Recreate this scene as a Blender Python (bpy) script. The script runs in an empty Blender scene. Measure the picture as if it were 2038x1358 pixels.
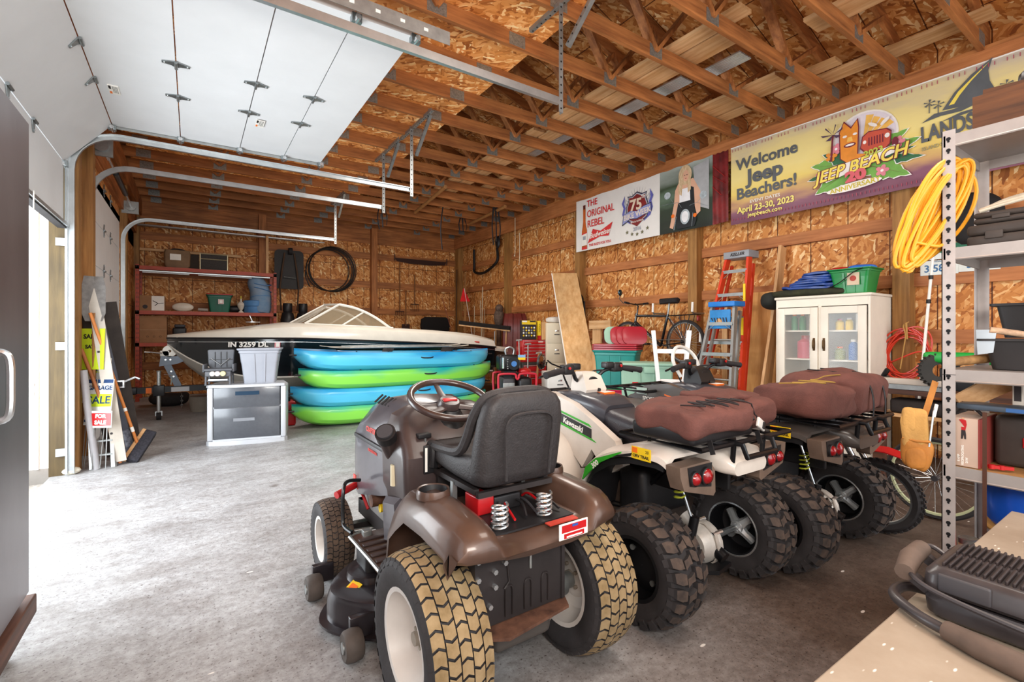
import bpy, math, random
from mathutils import Vector, Matrix, Euler
R = math.radians
random.seed(7)
scene = bpy.context.scene
C = scene.collection

# ---------------------------------------------------------------- camera
cam_d = bpy.data.cameras.new('camera'); cam = bpy.data.objects.new('camera', cam_d); C.objects.link(cam)
cam.location = (0, 0, 1.30)
cam.rotation_euler = (R(90), 0, R(-33.94))
cam_d.sensor_width = 36.0
cam_d.lens = 945.0 / 2038 * 36
cam_d.shift_y = -(679 - 664) / 2038
cam_d.clip_start = 0.02
scene.camera = cam
# ---------------------------------------------------------------- world, lights, exposure
scene.view_settings.view_transform = 'Standard'
scene.view_settings.look = 'None'
scene.view_settings.gamma = 1
scene.view_settings.exposure = 0.18
scene.view_settings.use_curve_mapping = False
wd = bpy.data.worlds.new('world'); scene.world = wd; wd.use_nodes = True
bg = wd.node_tree.nodes['Background']; bg.inputs[0].default_value = (.90, .95, 1.0, 1); bg.inputs[1].default_value = 2.0
def area(name, loc, rot, sx, sy, power, col=(1, 1, 1)):
    d = bpy.data.lights.new(name, 'AREA'); d.shape = 'RECTANGLE'; d.size = sx; d.size_y = sy
    d.energy = power; d.color = col
    o = bpy.data.objects.new(name, d); o.location = loc; o.rotation_euler = rot; C.objects.link(o); return o
area('ceiling_fill_front', (2.3, .2, 3.85), (0, 0, 0), 1.3, 1.3, 60, (1, .94, .86))  # added fill under the trusses, no fixture there
area('ceiling_fill_middle', (3.0, 4.0, 3.85), (0, 0, 0), 1.3, 1.3, 80, (1, .94, .86))  # added fill, unseen, over the middle of the room
area('ceiling_fill_rear', (3.0, 8.2, 3.85), (0, 0, 0), 1.3, 1.3, 80, (1, .94, .86))  # added fill, unseen, over the boat end
area('door_daylight', (-1.6, 4.4, 1.3), (0, R(-90), 0), 2.2, 2.8, 185, (.88, .95, 1))
area('camera_fill', (-.1, -.6, 1.9), (R(112), 0, R(-34)), .9, .7, 70, (1, .95, .88))  # added fill behind the camera to lift the ceiling and foreground
area('front_opening', (2.5, -1.6, 2.0), (R(97), 0, 0), 6, 3, 90, (1, .97, .92))

# ---------------------------------------------------------------- materials
def lin(c):
    if isinstance(c, str): c = [int(c[i:i+2], 16) for i in (0, 2, 4)]
    r = []
    for x in c[:3]:
        x = x / 255.0; r.append(x / 12.92 if x <= .04045 else ((x + .055) / 1.055) ** 2.4)
    return (*r, 1)
_mats = {}
def mat(name, col, rough=.5, metal=0, var=.12, sc=6, bump=0, bsc=60, coat=0, em=0, trans=0, ior=1.45, stretch=None, col2=None, spec=.5):
    if name in _mats: return _mats[name]
    m = bpy.data.materials.new(name); m.use_nodes = True; _mats[name] = m
    nt = m.node_tree; b = nt.nodes['Principled BSDF']; N = nt.nodes.new; L = nt.links.new
    c = lin(col)
    b.inputs['Roughness'].default_value = rough; b.inputs['Metallic'].default_value = metal
    b.inputs['Coat Weight'].default_value = coat; b.inputs['Coat Roughness'].default_value = .12
    b.inputs['IOR'].default_value = ior; b.inputs['Transmission Weight'].default_value = trans
    b.inputs['Specular IOR Level'].default_value = spec
    tc = N('ShaderNodeTexCoord'); mp = N('ShaderNodeMapping'); L(tc.outputs['Object'], mp.inputs[0])
    if stretch: mp.inputs['Scale'].default_value = stretch
    n = N('ShaderNodeTexNoise'); n.inputs['Scale'].default_value = sc; n.inputs['Detail'].default_value = 6; n.inputs['Roughness'].default_value = .6
    L(mp.outputs[0], n.inputs['Vector'])
    r = N('ShaderNodeValToRGB')
    d = lin(col2) if col2 else tuple(x * (1 - var) for x in c[:3])
    h = c if col2 else tuple(min(1, x * (1 + var)) for x in c[:3])
    r.color_ramp.elements[0].position = .3; r.color_ramp.elements[1].position = .7
    r.color_ramp.elements[0].color = (*d[:3], 1); r.color_ramp.elements[1].color = (*h[:3], 1)
    L(n.outputs[0], r.inputs[0]); L(r.outputs[0], b.inputs['Base Color'])
    if em:
        L(r.outputs[0], b.inputs['Emission Color']); b.inputs['Emission Strength'].default_value = em
    if bump:
        n2 = N('ShaderNodeTexNoise'); n2.inputs['Scale'].default_value = bsc; n2.inputs['Detail'].default_value = 4
        L(mp.outputs[0], n2.inputs['Vector'])
        bp = N('ShaderNodeBump'); bp.inputs['Strength'].default_value = bump; bp.inputs['Distance'].default_value = .004
        L(n2.outputs[0], bp.inputs['Height']); L(bp.outputs[0], b.inputs['Normal'])
    return m
def wood(name, col, col2, axis='x', rough=.62, sc=1.0):
    s = {'x': (1.2, 16, 16), 'y': (16, 1.2, 16), 'z': (16, 16, 1.2)}[axis]
    m = mat(name, col, rough, 0, sc=1.6 * sc, stretch=s, col2=col2, bump=.15, bsc=5)
    nt = m.node_tree; N = nt.nodes.new; L = nt.links.new; b = nt.nodes['Principled BSDF']
    src = b.inputs['Base Color'].links[0].from_socket
    tc = N('ShaderNodeTexCoord'); n = N('ShaderNodeTexNoise'); n.inputs['Scale'].default_value = 1.7; n.inputs['Detail'].default_value = 3
    oi = N('ShaderNodeObjectInfo'); ad = N('ShaderNodeVectorMath'); L(tc.outputs['Object'], ad.inputs[0]); L(oi.outputs['Random'], ad.inputs[1]); L(ad.outputs[0], n.inputs['Vector'])
    hs = N('ShaderNodeHueSaturation'); mr = N('ShaderNodeMapRange'); mr.inputs[1].default_value = .25; mr.inputs[2].default_value = .75; mr.inputs[3].default_value = .72; mr.inputs[4].default_value = 1.22
    L(n.outputs[0], mr.inputs[0]); L(mr.outputs[0], hs.inputs['Value']); L(src, hs.inputs['Color']); L(hs.outputs[0], b.inputs['Base Color'])
    return m
def osb(name, ax, lines=True, dark=1.0):
    """oriented strand board: two crossed voronoi flake layers; ax = the two in-plane axes"""
    m = bpy.data.materials.new(name); m.use_nodes = True; nt = m.node_tree; N = nt.nodes.new; L = nt.links.new
    b = nt.nodes['Principled BSDF']; b.inputs['Roughness'].default_value = .6; b.inputs['Specular IOR Level'].default_value = .3
    tc = N('ShaderNodeTexCoord'); sp = N('ShaderNodeSeparateXYZ'); L(tc.outputs['Object'], sp.inputs[0])
    cb = N('ShaderNodeCombineXYZ'); L(sp.outputs[ax[0]], cb.inputs[0]); L(sp.outputs[ax[1]], cb.inputs[1])
    nz = N('ShaderNodeTexNoise'); nz.inputs['Scale'].default_value = 9; L(cb.outputs[0], nz.inputs['Vector'])
    def layer(rot, scl, base):
        mp = N('ShaderNodeMapping'); mp.vector_type = 'TEXTURE'; mp.inputs['Rotation'].default_value = (0, 0, rot); mp.inputs['Scale'].default_value = (1 / scl, 1 / (scl * 3.6), 1)
        a = N('ShaderNodeVectorMath'); a.operation = 'MULTIPLY_ADD'; L(nz.outputs[1], a.inputs[0]); a.inputs[1].default_value = (.06, .06, 0); L(cb.outputs[0], a.inputs[2])
        L(a.outputs[0], mp.inputs[0]); v = N('ShaderNodeTexVoronoi'); v.voronoi_dimensions = '2D'; v.inputs['Scale'].default_value = base; L(mp.outputs[0], v.inputs['Vector'])
        s = N('ShaderNodeSeparateColor'); L(v.outputs['Color'], s.inputs[0]); return s
    a, c2, c3 = layer(.45, 1, 10), layer(1.75, 1, 9), layer(-.75, 1, 11)
    mx = N('ShaderNodeMix'); mx.data_type = 'FLOAT'; L(a.outputs[0], mx.inputs[2]); L(c2.outputs[0], mx.inputs[3])
    g = N('ShaderNodeMath'); g.operation = 'GREATER_THAN'; g.inputs[1].default_value = .5; L(c2.outputs[1], g.inputs[0]); L(g.outputs[0], mx.inputs[0])
    m2 = N('ShaderNodeMix'); m2.data_type = 'FLOAT'; L(mx.outputs[0], m2.inputs[2]); L(c3.outputs[0], m2.inputs[3])
    g2 = N('ShaderNodeMath'); g2.operation = 'GREATER_THAN'; g2.inputs[1].default_value = .66; L(c3.outputs[1], g2.inputs[0]); L(g2.outputs[0], m2.inputs[0])
    r = N('ShaderNodeValToRGB'); cr = r.color_ramp
    cr.elements[0].position = 0; cr.elements[0].color = tuple(x * dark for x in lin('8a4d22')[:3]) + (1,)
    cr.elements[1].position = 1; cr.elements[1].color = tuple(x * dark for x in lin('f0cf9c')[:3]) + (1,)
    for p, h in ((.14, 'a9652f'), (.45, 'c58142'), (.8, 'd4975a'), (.93, 'e3b47a')):
        e = cr.elements.new(p); e.color = tuple(x * dark for x in lin(h)[:3]) + (1,)
    L(m2.outputs[0], r.inputs[0]); out = r.outputs[0]
    if lines:
        br = N('ShaderNodeTexBrick'); br.offset = 0; br.inputs['Scale'].default_value = 1; br.inputs['Mortar Size'].default_value = .008; br.inputs['Mortar Smooth'].default_value = .6
        br.inputs['Brick Width'].default_value = .406; br.inputs['Row Height'].default_value = .61
        br.inputs['Color1'].default_value = br.inputs['Color2'].default_value = (1, 1, 1, 1); br.inputs['Mortar'].default_value = (.16, .09, .06, 1)
        L(cb.outputs[0], br.inputs['Vector']); mm = N('ShaderNodeMix'); mm.data_type = 'RGBA'; mm.blend_type = 'MULTIPLY'; mm.inputs[0].default_value = 1
        L(out, mm.inputs[6]); L(br.outputs[0], mm.inputs[7]); out = mm.outputs[2]
    L(out, b.inputs['Base Color'])
    bp = N('ShaderNodeBump'); bp.inputs['Strength'].default_value = .35; bp.inputs['Distance'].default_value = .004; L(m2.outputs[0], bp.inputs['Height']); L(bp.outputs[0], b.inputs['Normal'])
    return m

# ---------------------------------------------------------------- mesh builder
def frame_from(d, up=Vector((0, 0, 1))):
    d = Vector(d).normalized()
    if abs(d.dot(up)) > .98: up = Vector((0, 1, 0))
    x = up.cross(d).normalized(); y = d.cross(x); return x, y, d
def TR(loc=(0, 0, 0), rot=(0, 0, 0)):
    return Matrix.Translation(loc) @ Euler([R(a) for a in rot]).to_matrix().to_4x4()
def cr(pts, n=6, closed=False):
    P = [Vector(p) for p in pts]; out = []; N = len(P)
    rng = range(N if closed else N - 1)
    for i in rng:
        g = (lambda k: P[k % N]) if closed else (lambda k: P[max(0, min(N - 1, k))])
        a, b, c, d = g(i - 1), g(i), g(i + 1), g(i + 2)
        for j in range(n):
            t = j / n
            out.append(.5 * ((2 * b) + (c - a) * t + (2 * a - 5 * b + 4 * c - d) * t * t + (3 * b - a - 3 * c + d) * t ** 3))
    if not closed: out.append(P[-1])
    return out
class MB:
    def __init__(s): s.v = []; s.f = []; s.m = []; s.mats = []; s.M = None
    def add(s, vs, fs, m, M=None):
        if m not in s.mats: s.mats.append(m)
        k = s.mats.index(m); o = len(s.v)
        T = None
        if s.M is not None or M is not None: T = (s.M or Matrix()) @ (M or Matrix())
        for v in vs:
            v = Vector(v); s.v.append(T @ v if T is not None else v)
        for f in fs: s.f.append([i + o for i in f]); s.m.append(k)
        return s
    def box(s, x0, x1, y0, y1, z0, z1, m, b=0, M=None):
        if x0 > x1: x0, x1 = x1, x0
        if y0 > y1: y0, y1 = y1, y0
        if z0 > z1: z0, z1 = z1, z0
        if b <= 0:
            v = [(x, y, z) for z in (z0, z1) for x, y in ((x0, y0), (x1, y0), (x1, y1), (x0, y1))]
            return s.add(v, [(3, 2, 1, 0), (4, 5, 6, 7), (0, 1, 5, 4), (1, 2, 6, 5), (2, 3, 7, 6), (3, 0, 4, 7)], m, M)
        b = min(b, (x1 - x0) * .49, (y1 - y0) * .49, (z1 - z0) * .49)
        # rounded: stacked rounded rectangles
        def ring(ins, z):
            r = max(b - ins, 0) ; o = []
            for cx, cy, a0 in ((x1 - b, y1 - b, 0), (x0 + b, y1 - b, 90), (x0 + b, y0 + b, 180), (x1 - b, y0 + b, 270)):
                for k in range(4):
                    a = R(a0 + 30 * k); o.append((cx + (b - ins) * math.cos(a), cy + (b - ins) * math.sin(a), z))
            return o
        rings = []
        for a in (90, 60, 30, 0): rings.append(ring(b * (1 - math.cos(R(a))), z0 + b * (1 - math.sin(R(a)))))
        for a in (0, 30, 60, 90): rings.append(ring(b * (1 - math.cos(R(a))), z1 - b * (1 - math.sin(R(a)))))
        return s.loft(rings, m, M=M)
    def loft(s, rings, m, closed=True, caps=True, M=None):
        vs = [p for r in rings for p in r]; n = len(rings[0]); fs = []
        for i in range(len(rings) - 1):
            for j in range(n if closed else n - 1):
                k = (j + 1) % n; fs.append((i * n + j, i * n + k, (i + 1) * n + k, (i + 1) * n + j))
        if caps and closed: fs.append(tuple(range(n - 1, -1, -1))); fs.append(tuple((len(rings) - 1) * n + j for j in range(n)))
        return s.add(vs, fs, m, M)
    def tube(s, pts, r, m, n=8, closed=False, caps=True, M=None, flat=1.0):
        P = [Vector(p) for p in pts]; N = len(P); rr = r if isinstance(r, (list, tuple)) else [r] * N
        rings = []; x = None
        for i in range(N):
            if closed: d = P[(i + 1) % N] - P[i - 1]
            else: d = P[min(i + 1, N - 1)] - P[max(i - 1, 0)]
            if d.length < 1e-9: d = Vector((0, 0, 1))
            d.normalize()
            if x is None: x, y, _ = frame_from(d)
            else:
                x = (x - d * x.dot(d)); x = x.normalized() if x.length > 1e-6 else frame_from(d)[0]
                y = d.cross(x)
            rings.append([P[i] + (x * math.cos(2 * math.pi * k / n) + y * math.sin(2 * math.pi * k / n) * flat) * rr[i] for k in range(n)])
        if closed: rings.append(rings[0]); caps = False
        return s.loft(rings, m, caps=caps, M=M)
    def cyl(s, p0, p1, r, m, n=16, M=None, r1=None):
        return s.tube([p0, p1], [r, r if r1 is None else r1], m, n, M=M)
    def lathe(s, prof, m, n=24, axis='z', M=None, c=(0, 0, 0), caps=False, a0=0, a1=360):
        full = abs(a1 - a0) >= 360; k = n if full else n + 1; rings = []
        for r, h in prof:
            o = []
            for j in range(k):
                a = R(a0) + R(a1 - a0) * j / n; x, y = r * math.cos(a), r * math.sin(a)
                p = {'z': (x, y, h), 'x': (h, x, y), 'y': (x, h, y)}[axis]; o.append((p[0] + c[0], p[1] + c[1], p[2] + c[2]))
            rings.append(o)
        return s.loft(rings, m, closed=full, caps=caps, M=M)
    def prism(s, poly, a, b, m, ax='z', M=None):
        f = {'z': lambda p, h: (p[0], p[1], h), 'x': lambda p, h: (h, p[0], p[1]), 'y': lambda p, h: (p[0], h, p[1])}[ax]
        n = len(poly); vs = [f(p, a) for p in poly] + [f(p, b) for p in poly]
        fs = [tuple(range(n - 1, -1, -1)), tuple(range(n, 2 * n))] + [(i, (i + 1) % n, n + (i + 1) % n, n + i) for i in range(n)]
        return s.add(vs, fs, m, M)
    def sph(s, c, r, m, n=12, M=None):
        if not isinstance(r, (list, tuple)): r = (r, r, r)
        k = n // 2; rings = []
        for i in range(k + 1):
            t = math.pi * i / k; z = -math.cos(t); q = max(math.sin(t), 1e-3)
            rings.append([(c[0] + r[0] * q * math.cos(2 * math.pi * j / n), c[1] + r[1] * q * math.sin(2 * math.pi * j / n), c[2] + r[2] * z) for j in range(n)])
        return s.loft(rings, m, M=M)
    def beam(s, p0, p1, w, h, m, up=(0, 0, 1), M=None):
        p0, p1 = Vector(p0), Vector(p1); x, y, d = frame_from(p1 - p0, Vector(up))
        vs = [p + x * a * w / 2 + y * b * h / 2 for p in (p0, p1) for a, b in ((-1, -1), (1, -1), (1, 1), (-1, 1))]
        return s.add(vs, [(3, 2, 1, 0), (4, 5, 6, 7), (0, 1, 5, 4), (1, 2, 6, 5), (2, 3, 7, 6), (3, 0, 4, 7)], m, M)
    def text(s, body, size, m, M, ext=.0006, align='CENTER', bold=0, shear=0, sx=1):
        cu = bpy.data.curves.new('t', 'FONT'); cu.body = body; cu.size = size; cu.extrude = ext; cu.align_x = align; cu.align_y = 'CENTER'
        cu.resolution_u = 3; cu.offset = bold; cu.shear = shear
        o = bpy.data.objects.new('t', cu); me = o.to_mesh()
        s.add([(v.co.x * sx, v.co.y, v.co.z) for v in me.vertices], [list(p.vertices) for p in me.polygons], m, M)
        o.to_mesh_clear(); bpy.data.objects.remove(o); bpy.data.curves.remove(cu); return s
    def build(s, name, parent=None, label=None, ang=38, loc=None):
        me = bpy.data.meshes.new(name); me.from_pydata([tuple(v) for v in s.v], [], s.f)
        for m in s.mats: me.materials.append(m)
        me.polygons.foreach_set('material_index', s.m)
        me.validate(); me.update()
        import bmesh
        bm = bmesh.new(); bm.from_mesh(me); bmesh.ops.recalc_face_normals(bm, faces=bm.faces); bm.to_mesh(me); bm.free()
        me.shade_smooth(); me.set_sharp_from_angle(angle=R(ang))
        o = bpy.data.objects.new(name, me); C.objects.link(o)
        if parent is not None: o.parent = parent
        if loc: o.location = loc
        if label: o['label'] = label
        return o
def T(name, label, cat, loc=(0, 0, 0), rz=0, group=None):
    o = bpy.data.objects.new(name, None); o.empty_display_size = .1; C.objects.link(o)
    o.location = loc; o.rotation_euler = (0, 0, R(rz)); o['label'] = label; o['category'] = cat
    if group: o['group'] = group
    return o
def tag(o, label, cat, group=None):
    o['label'] = label; o['category'] = cat
    if group: o['group'] = group
    return o
def struct(name, loc=(0, 0, 0)):
    o = bpy.data.objects.new(name, None); C.objects.link(o); o.location = loc; o['kind'] = 'structure'; return o
def dup(o, parent=None, loc=None):
    c = o.copy(); C.objects.link(c)
    if parent is not None: c.parent = parent
    if loc is not None: c.location = loc
    for ch in list(o.children): dup(ch, c)
    return c
# text planes: letters facing -X (right wall), -Y (towards the camera side), up
def FX(x, y, z, tilt=0): return Matrix.Translation((x, y, z)) @ Euler((R(90), 0, R(-90))).to_matrix().to_4x4() @ Matrix.Rotation(R(tilt), 4, 'Z')
def FY(x, y, z, tilt=0, rz=0): return Matrix.Translation((x, y, z)) @ Euler((R(90), 0, R(rz))).to_matrix().to_4x4() @ Matrix.Rotation(R(tilt), 4, 'Z')

# common materials
galv = mat('galvanised_steel', 'b9bec0', .34, .85, var=.12, sc=9)
galvd = mat('dull_galvanised_steel', '9a9d9c', .45, .8, var=.2, sc=12)
zinc = mat('zinc_bright', 'd8dcde', .25, .9, var=.08)
white = mat('white_paint', 'ece9e2', .5, var=.05)
blackp = mat('black_plastic', '1c1b1d', .45, var=.25, sc=12)
blackr = mat('black_rubber', '232022', .75, var=.3, sc=20, bump=.3)
blackm = mat('black_metal', '17171a', .35, .3, var=.2)
darkg = mat('dark_grey_plastic', '3b3a3e', .5, var=.15)
redp = mat('red_enamel', 'b3161b', .35, var=.12, coat=.3)
yellow = mat('yellow_label', 'e6c21e', .5, var=.05)
orange = mat('orange_label', 'e9701a', .5, var=.05)
# ================================================================ the building
XL, XR, YB, ZC = -.97, 6.42, 12.25, 3.98
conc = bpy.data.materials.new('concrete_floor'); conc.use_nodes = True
def _conc():
    nt = conc.node_tree; N = nt.nodes.new; L = nt.links.new; b = nt.nodes['Principled BSDF']
    tc = N('ShaderNodeTexCoord')
    def noise(sc, det=8, ro=.65, st=None):
        n = N('ShaderNodeTexNoise'); n.inputs['Scale'].default_value = sc; n.inputs['Detail'].default_value = det; n.inputs['Roughness'].default_value = ro
        if st: mp = N('ShaderNodeMapping'); mp.inputs['Scale'].default_value = st; L(tc.outputs['Object'], mp.inputs[0]); L(mp.outputs[0], n.inputs['Vector'])
        else: L(tc.outputs['Object'], n.inputs['Vector'])
        return n
    def ramp(src, a, b_, ca, cb):
        r = N('ShaderNodeValToRGB'); r.color_ramp.elements[0].position = a; r.color_ramp.elements[1].position = b_
        r.color_ramp.elements[0].color = ca; r.color_ramp.elements[1].color = cb; L(src, r.inputs[0]); return r
    def mul(x, y, f=1):
        m = N('ShaderNodeMix'); m.data_type = 'RGBA'; m.blend_type = 'MULTIPLY'; m.inputs[0].default_value = f; L(x, m.inputs[6]); L(y, m.inputs[7]); return m.outputs[2]
    base = ramp(noise(1.1, 6).outputs[0], .3, .72, lin('9a9999'), lin('c3c5c7')).outputs[0]
    fine = ramp(noise(26, 10, .8).outputs[0], .38, .62, (.60, .57, .56, 1), (1, 1, 1, 1)).outputs[0]
    pits = ramp(noise(85, 3, .5).outputs[0], .30, .40, (.34, .29, .28, 1), (1, 1, 1, 1)).outputs[0]
    streak = ramp(noise(4, 8, .7, (.8, 1.5, 1)).outputs[0], .36, .56, (.74, .71, .69, 1), (1, 1, 1, 1)).outputs[0]
    v = N('ShaderNodeTexVoronoi'); v.inputs['Scale'].default_value = 1.3; L(tc.outputs['Object'], v.inputs['Vector'])
    spot = ramp(v.outputs['Distance'], .03, .07, (.45, .40, .37, 1), (1, 1, 1, 1)).outputs[0]
    # dirt ramp: shade around the parked machines painted into the colour as brown
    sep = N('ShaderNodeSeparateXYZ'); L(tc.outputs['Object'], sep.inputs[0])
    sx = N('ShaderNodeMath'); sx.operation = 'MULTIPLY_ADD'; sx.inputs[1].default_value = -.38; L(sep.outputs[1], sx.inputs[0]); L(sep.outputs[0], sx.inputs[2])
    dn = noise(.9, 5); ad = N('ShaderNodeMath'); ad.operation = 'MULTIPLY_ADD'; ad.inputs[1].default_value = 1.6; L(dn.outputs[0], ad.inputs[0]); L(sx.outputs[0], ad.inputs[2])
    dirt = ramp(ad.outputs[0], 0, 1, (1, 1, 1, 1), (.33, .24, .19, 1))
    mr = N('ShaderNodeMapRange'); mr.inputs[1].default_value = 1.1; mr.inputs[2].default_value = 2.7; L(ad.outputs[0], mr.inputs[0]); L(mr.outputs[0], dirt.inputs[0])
    wp = N('ShaderNodeTexVoronoi'); wp.inputs['Scale'].default_value = 2.7; mpw = N('ShaderNodeMapping'); mpw.inputs['Scale'].default_value = (1, 2.5, 1); mpw.inputs['Rotation'].default_value = (0, 0, .7); L(tc.outputs['Object'], mpw.inputs[0]); L(mpw.outputs[0], wp.inputs['Vector'])
    chip = ramp(wp.outputs['Distance'], .035, .05, (1, 1, 1, 1), (0, 0, 0, 1))
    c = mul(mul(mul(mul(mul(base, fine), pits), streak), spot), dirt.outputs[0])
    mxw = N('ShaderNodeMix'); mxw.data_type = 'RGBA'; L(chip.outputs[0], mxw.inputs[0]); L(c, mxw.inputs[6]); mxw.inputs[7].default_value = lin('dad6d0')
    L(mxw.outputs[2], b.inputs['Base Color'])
    r2 = ramp(noise(3).outputs[0], .3, .7, (.36, .36, .36, 1), (.62, .62, .62, 1)); L(r2.outputs[0], b.inputs['Roughness'])
    bp = N('ShaderNodeBump'); bp.inputs['Strength'].default_value = .18; bp.inputs['Distance'].default_value = .003; L(noise(60).outputs[0], bp.inputs['Height']); L(bp.outputs[0], b.inputs['Normal'])
_conc()
osb_x, osb_y, osb_z = osb('osb_side', (1, 2)), osb('osb_back', (0, 2)), osb('osb_deck', (1, 0), False, 1.5)
osb_r = osb('osb_roof', (1, 0), True)
fir = {a: wood('fir_' + a, 'bb7842', '804a24', a) for a in 'xyz'}
firl = {a: wood('girt_' + a, 'c07d4a', '98592e', a) for a in 'xyz'}
ply_post = wood('treated_post', 'a87a42', '7c5226', 'z')
pine = {a: wood('pine_' + a, 'dbb183', 'b98752', a) for a in 'xyz'}

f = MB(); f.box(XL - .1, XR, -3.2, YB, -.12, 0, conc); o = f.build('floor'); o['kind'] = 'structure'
gravel = mat('pale_gravel', 'cfcac2', .9, sc=38, col2='8e8880', bump=.8, bsc=60)
f = MB(); f.box(-14, XL - .1, -8, 22, -.25, -.1, gravel); o = f.build('ground'); o['kind'] = 'structure'
siding = mat('white_siding', 'e9e9e6', .45, var=.03)
w = struct('wall_exterior'); f = MB(); f.box(-3.2, -1.07, 6.10, 6.25, .04, 3.6, siding)
for i in range(11): f.box(-3.2 + i * .2, -3.18 + i * .2, 6.085, 6.10, .04, 3.6, siding)
f.build('siding', w)
f = MB(); cmu = mat('concrete_block', '8f8a84', .85)
for i in range(5): f.box(-3.2 + i * .43, -2.79 + i * .43, 6.10, 6.25, -.1, .04, cmu)
f.build('block_footing', w)

# ---- right wall
wr = struct('wall_right')
f = MB(); f.box(XR, XR + .04, -3.2, YB, 0, 4.3, osb_x); f.build('sheathing', wr)
for y in (-3.0, -.66, 1.88, 4.42, 7.0, 9.56, 12.1):
    f = MB(); f.box(XR - .17, XR, y - .075, y + .075, 0, 3.74, ply_post); f.build('post', wr)
ys = (-3.0, -.66, 1.88, 4.42, 7.0, 9.56, 12.1)
for a, b in zip(ys, ys[1:]):
    for z in (.55, 1.20, 1.80, 2.44, 3.08):
        f = MB(); f.box(XR - .045, XR, a + .075, b - .075, z, z + .14, firl['y']); f.build('girt', wr)
f = MB(); f.box(XR - .21, XR - .17, -3.2, YB, 3.70, ZC, firl['y']); f.build('header_board', wr)
f = MB(); f.box(XR - .21, XR, -3.2, YB, ZC, ZC + .04, fir['y']); f.build('top_plate', wr)
# ---- back wall
wb = struct('wall_back')
f = MB(); f.box(XL, XR, YB, YB + .04, 0, 4.3, osb_y); f.build('sheathing', wb)
xs = (-1.0, 1.32, 3.88, 6.33)
for x in xs[1:]:
    f = MB(); f.box(x - .075, x + .075, YB - .17, YB, 0, 4.0, ply_post if x > 6 else fir['z']); f.build('post', wb)
for a, b in zip(xs, xs[1:]):
    for z in (.55, 1.20, 1.80, 2.48, 3.22):
        f = MB(); f.box(a + .075, b - .075, YB - .045, YB, z, z + .16, fir['x']); f.build('girt', wb)
    f = MB(); f.box(a + .075, b - .075, YB - .05, YB, 3.62, ZC, fir['x']); f.build('header_board', wb)
# ---- left wall with two overhead door openings (door height 3.05)
wl = struct('wall_left')
D1, D2 = (2.98, 5.84), (6.92, 9.80)
f = MB()
for a, b in ((-3.2, .2), (D1[1] + .09, D2[0] - .06), (D2[1] + .06, YB)): f.box(XL - .1, XL, a, b, 0, 4.3, osb_x)
f.box(XL - .1, XL, .2, D2[1] + .06, 3.08, 4.3, osb_x); f.box(XL - .1, XL, D2[1], YB, 3.0, 4.3, osb_x); f.build('sheathing', wl)
for y in (D1[1] + .16, D2[0] - .14, D2[1] + .14, 12.1):
    f = MB(); f.box(XL, XL + .09, y - .075, y + .075, 0, ZC, ply_post); f.build('post', wl)
f = MB(); f.box(XL, XL + .05, 5.9, YB, 3.30, ZC - .3, firl['y']); f.box(XL, XL + .05, D1[0] - 2.7, 5.7, 3.30, ZC - .3, firl['y']); f.build('header_board', wl)
f = MB(); f.box(XL, XL + .12, -3.2, YB, ZC - .28, ZC + .02, fir['y']); f.build('top_plate', wl)
f = MB(); f.box(XL - .09, XL - .02, 6.0, 6.07, 0, 3.1, wood('jamb_wood', '5f4d2c', '45361d', 'z')); f.box(XL - .11, XL + .0, 5.90, 5.929, 0, 3.1, wood('jamb_wood', '5f4d2c', '45361d', 'z')); f.build('door_jamb', wl)

# ---- ceiling: trusses, roof sheathing, loft deck
ce = struct('ceiling')
plate = mat('nail_plate', '8f908c', .45, .7, sc=60, var=.35)
XM = (XL + XR) / 2; H0 = 4.24; SL = .36
def ztop(x): return H0 + SL * (min(x - XL, XR - x))
tf = MB(); tf.box(XL, XR, -.02, .02, ZC, ZC + .14, fir['x'])
tf.beam((XL - .05, 0, ztop(XL) - .09), (XM, 0, ztop(XM) - .07), .038, .14, fir['x']); tf.beam((XR + .05, 0, ztop(XR) - .09), (XM, 0, ztop(XM) - .07), .038, .14, fir['x'])
truss0 = tf.build('roof_truss', ce, loc=(0, -2.4, 0))
def web(a, b):
    f = MB(); f.beam((a[0], 0, a[1]), (b[0], 0, b[1]), .036, .09, fir['z'], up=(0, 1, 0)); return f.build('web', truss0)
T2 = lambda x: (x, ztop(x) - .12)
B2 = lambda x: (x, ZC + .07)
for sgn in (-1, 1):
    bi, bo = XM + sgn * 1.02, XM + sgn * 2.35; t = XM + sgn * 1.7; t2 = XM + sgn * 2.9
    web(B2(bi), T2(XM + sgn * .06)); web(B2(bi), T2(t)); web(B2(bo), T2(t)); web(B2(bo), T2(t2))
gp = MB(); gp.box(-.09, .09, -.022, .022, -.06, .055, plate)
pls = [(XM + s * q, ZC + .07) for s in (-1, 1) for q in (1.02, 2.35)] + [(XM - .2, ZC + .07), (XL + .35, ZC + .07), (XR - .3, ZC + .09)]
for k, (x, z) in enumerate(pls):
    o = gp.build('gusset_plate', truss0, loc=(x, 0, z)) if k == 0 else None
    if o is None: c = g0.copy(); C.objects.link(c); c.location = (x, 0, z)
    else: g0 = o
for i in range(1, 25):
    y = -2.4 + i * .6083
    dup(truss0, ce, (0, y, 0))
for sgn in (-1, 1):
    e = XL - .2 if sgn < 0 else XR + .2
    f = MB(); z0 = ztop(XL) - .2 * SL; zm = ztop(XM)
    f.add([(e, -3.2, z0), (XM, -3.2, zm), (XM, YB, zm), (e, YB, z0), (e, -3.2, z0 + .03), (XM, -3.2, zm + .03), (XM, YB, zm + .03), (e, YB, z0 + .03)],
          [(0, 1, 2, 3), (4, 5, 6, 7), (0, 1, 5, 4), (1, 2, 6, 5), (2, 3, 7, 6), (3, 0, 4, 7)], osb_r)
    f.build('roof_sheathing', ce)
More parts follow.
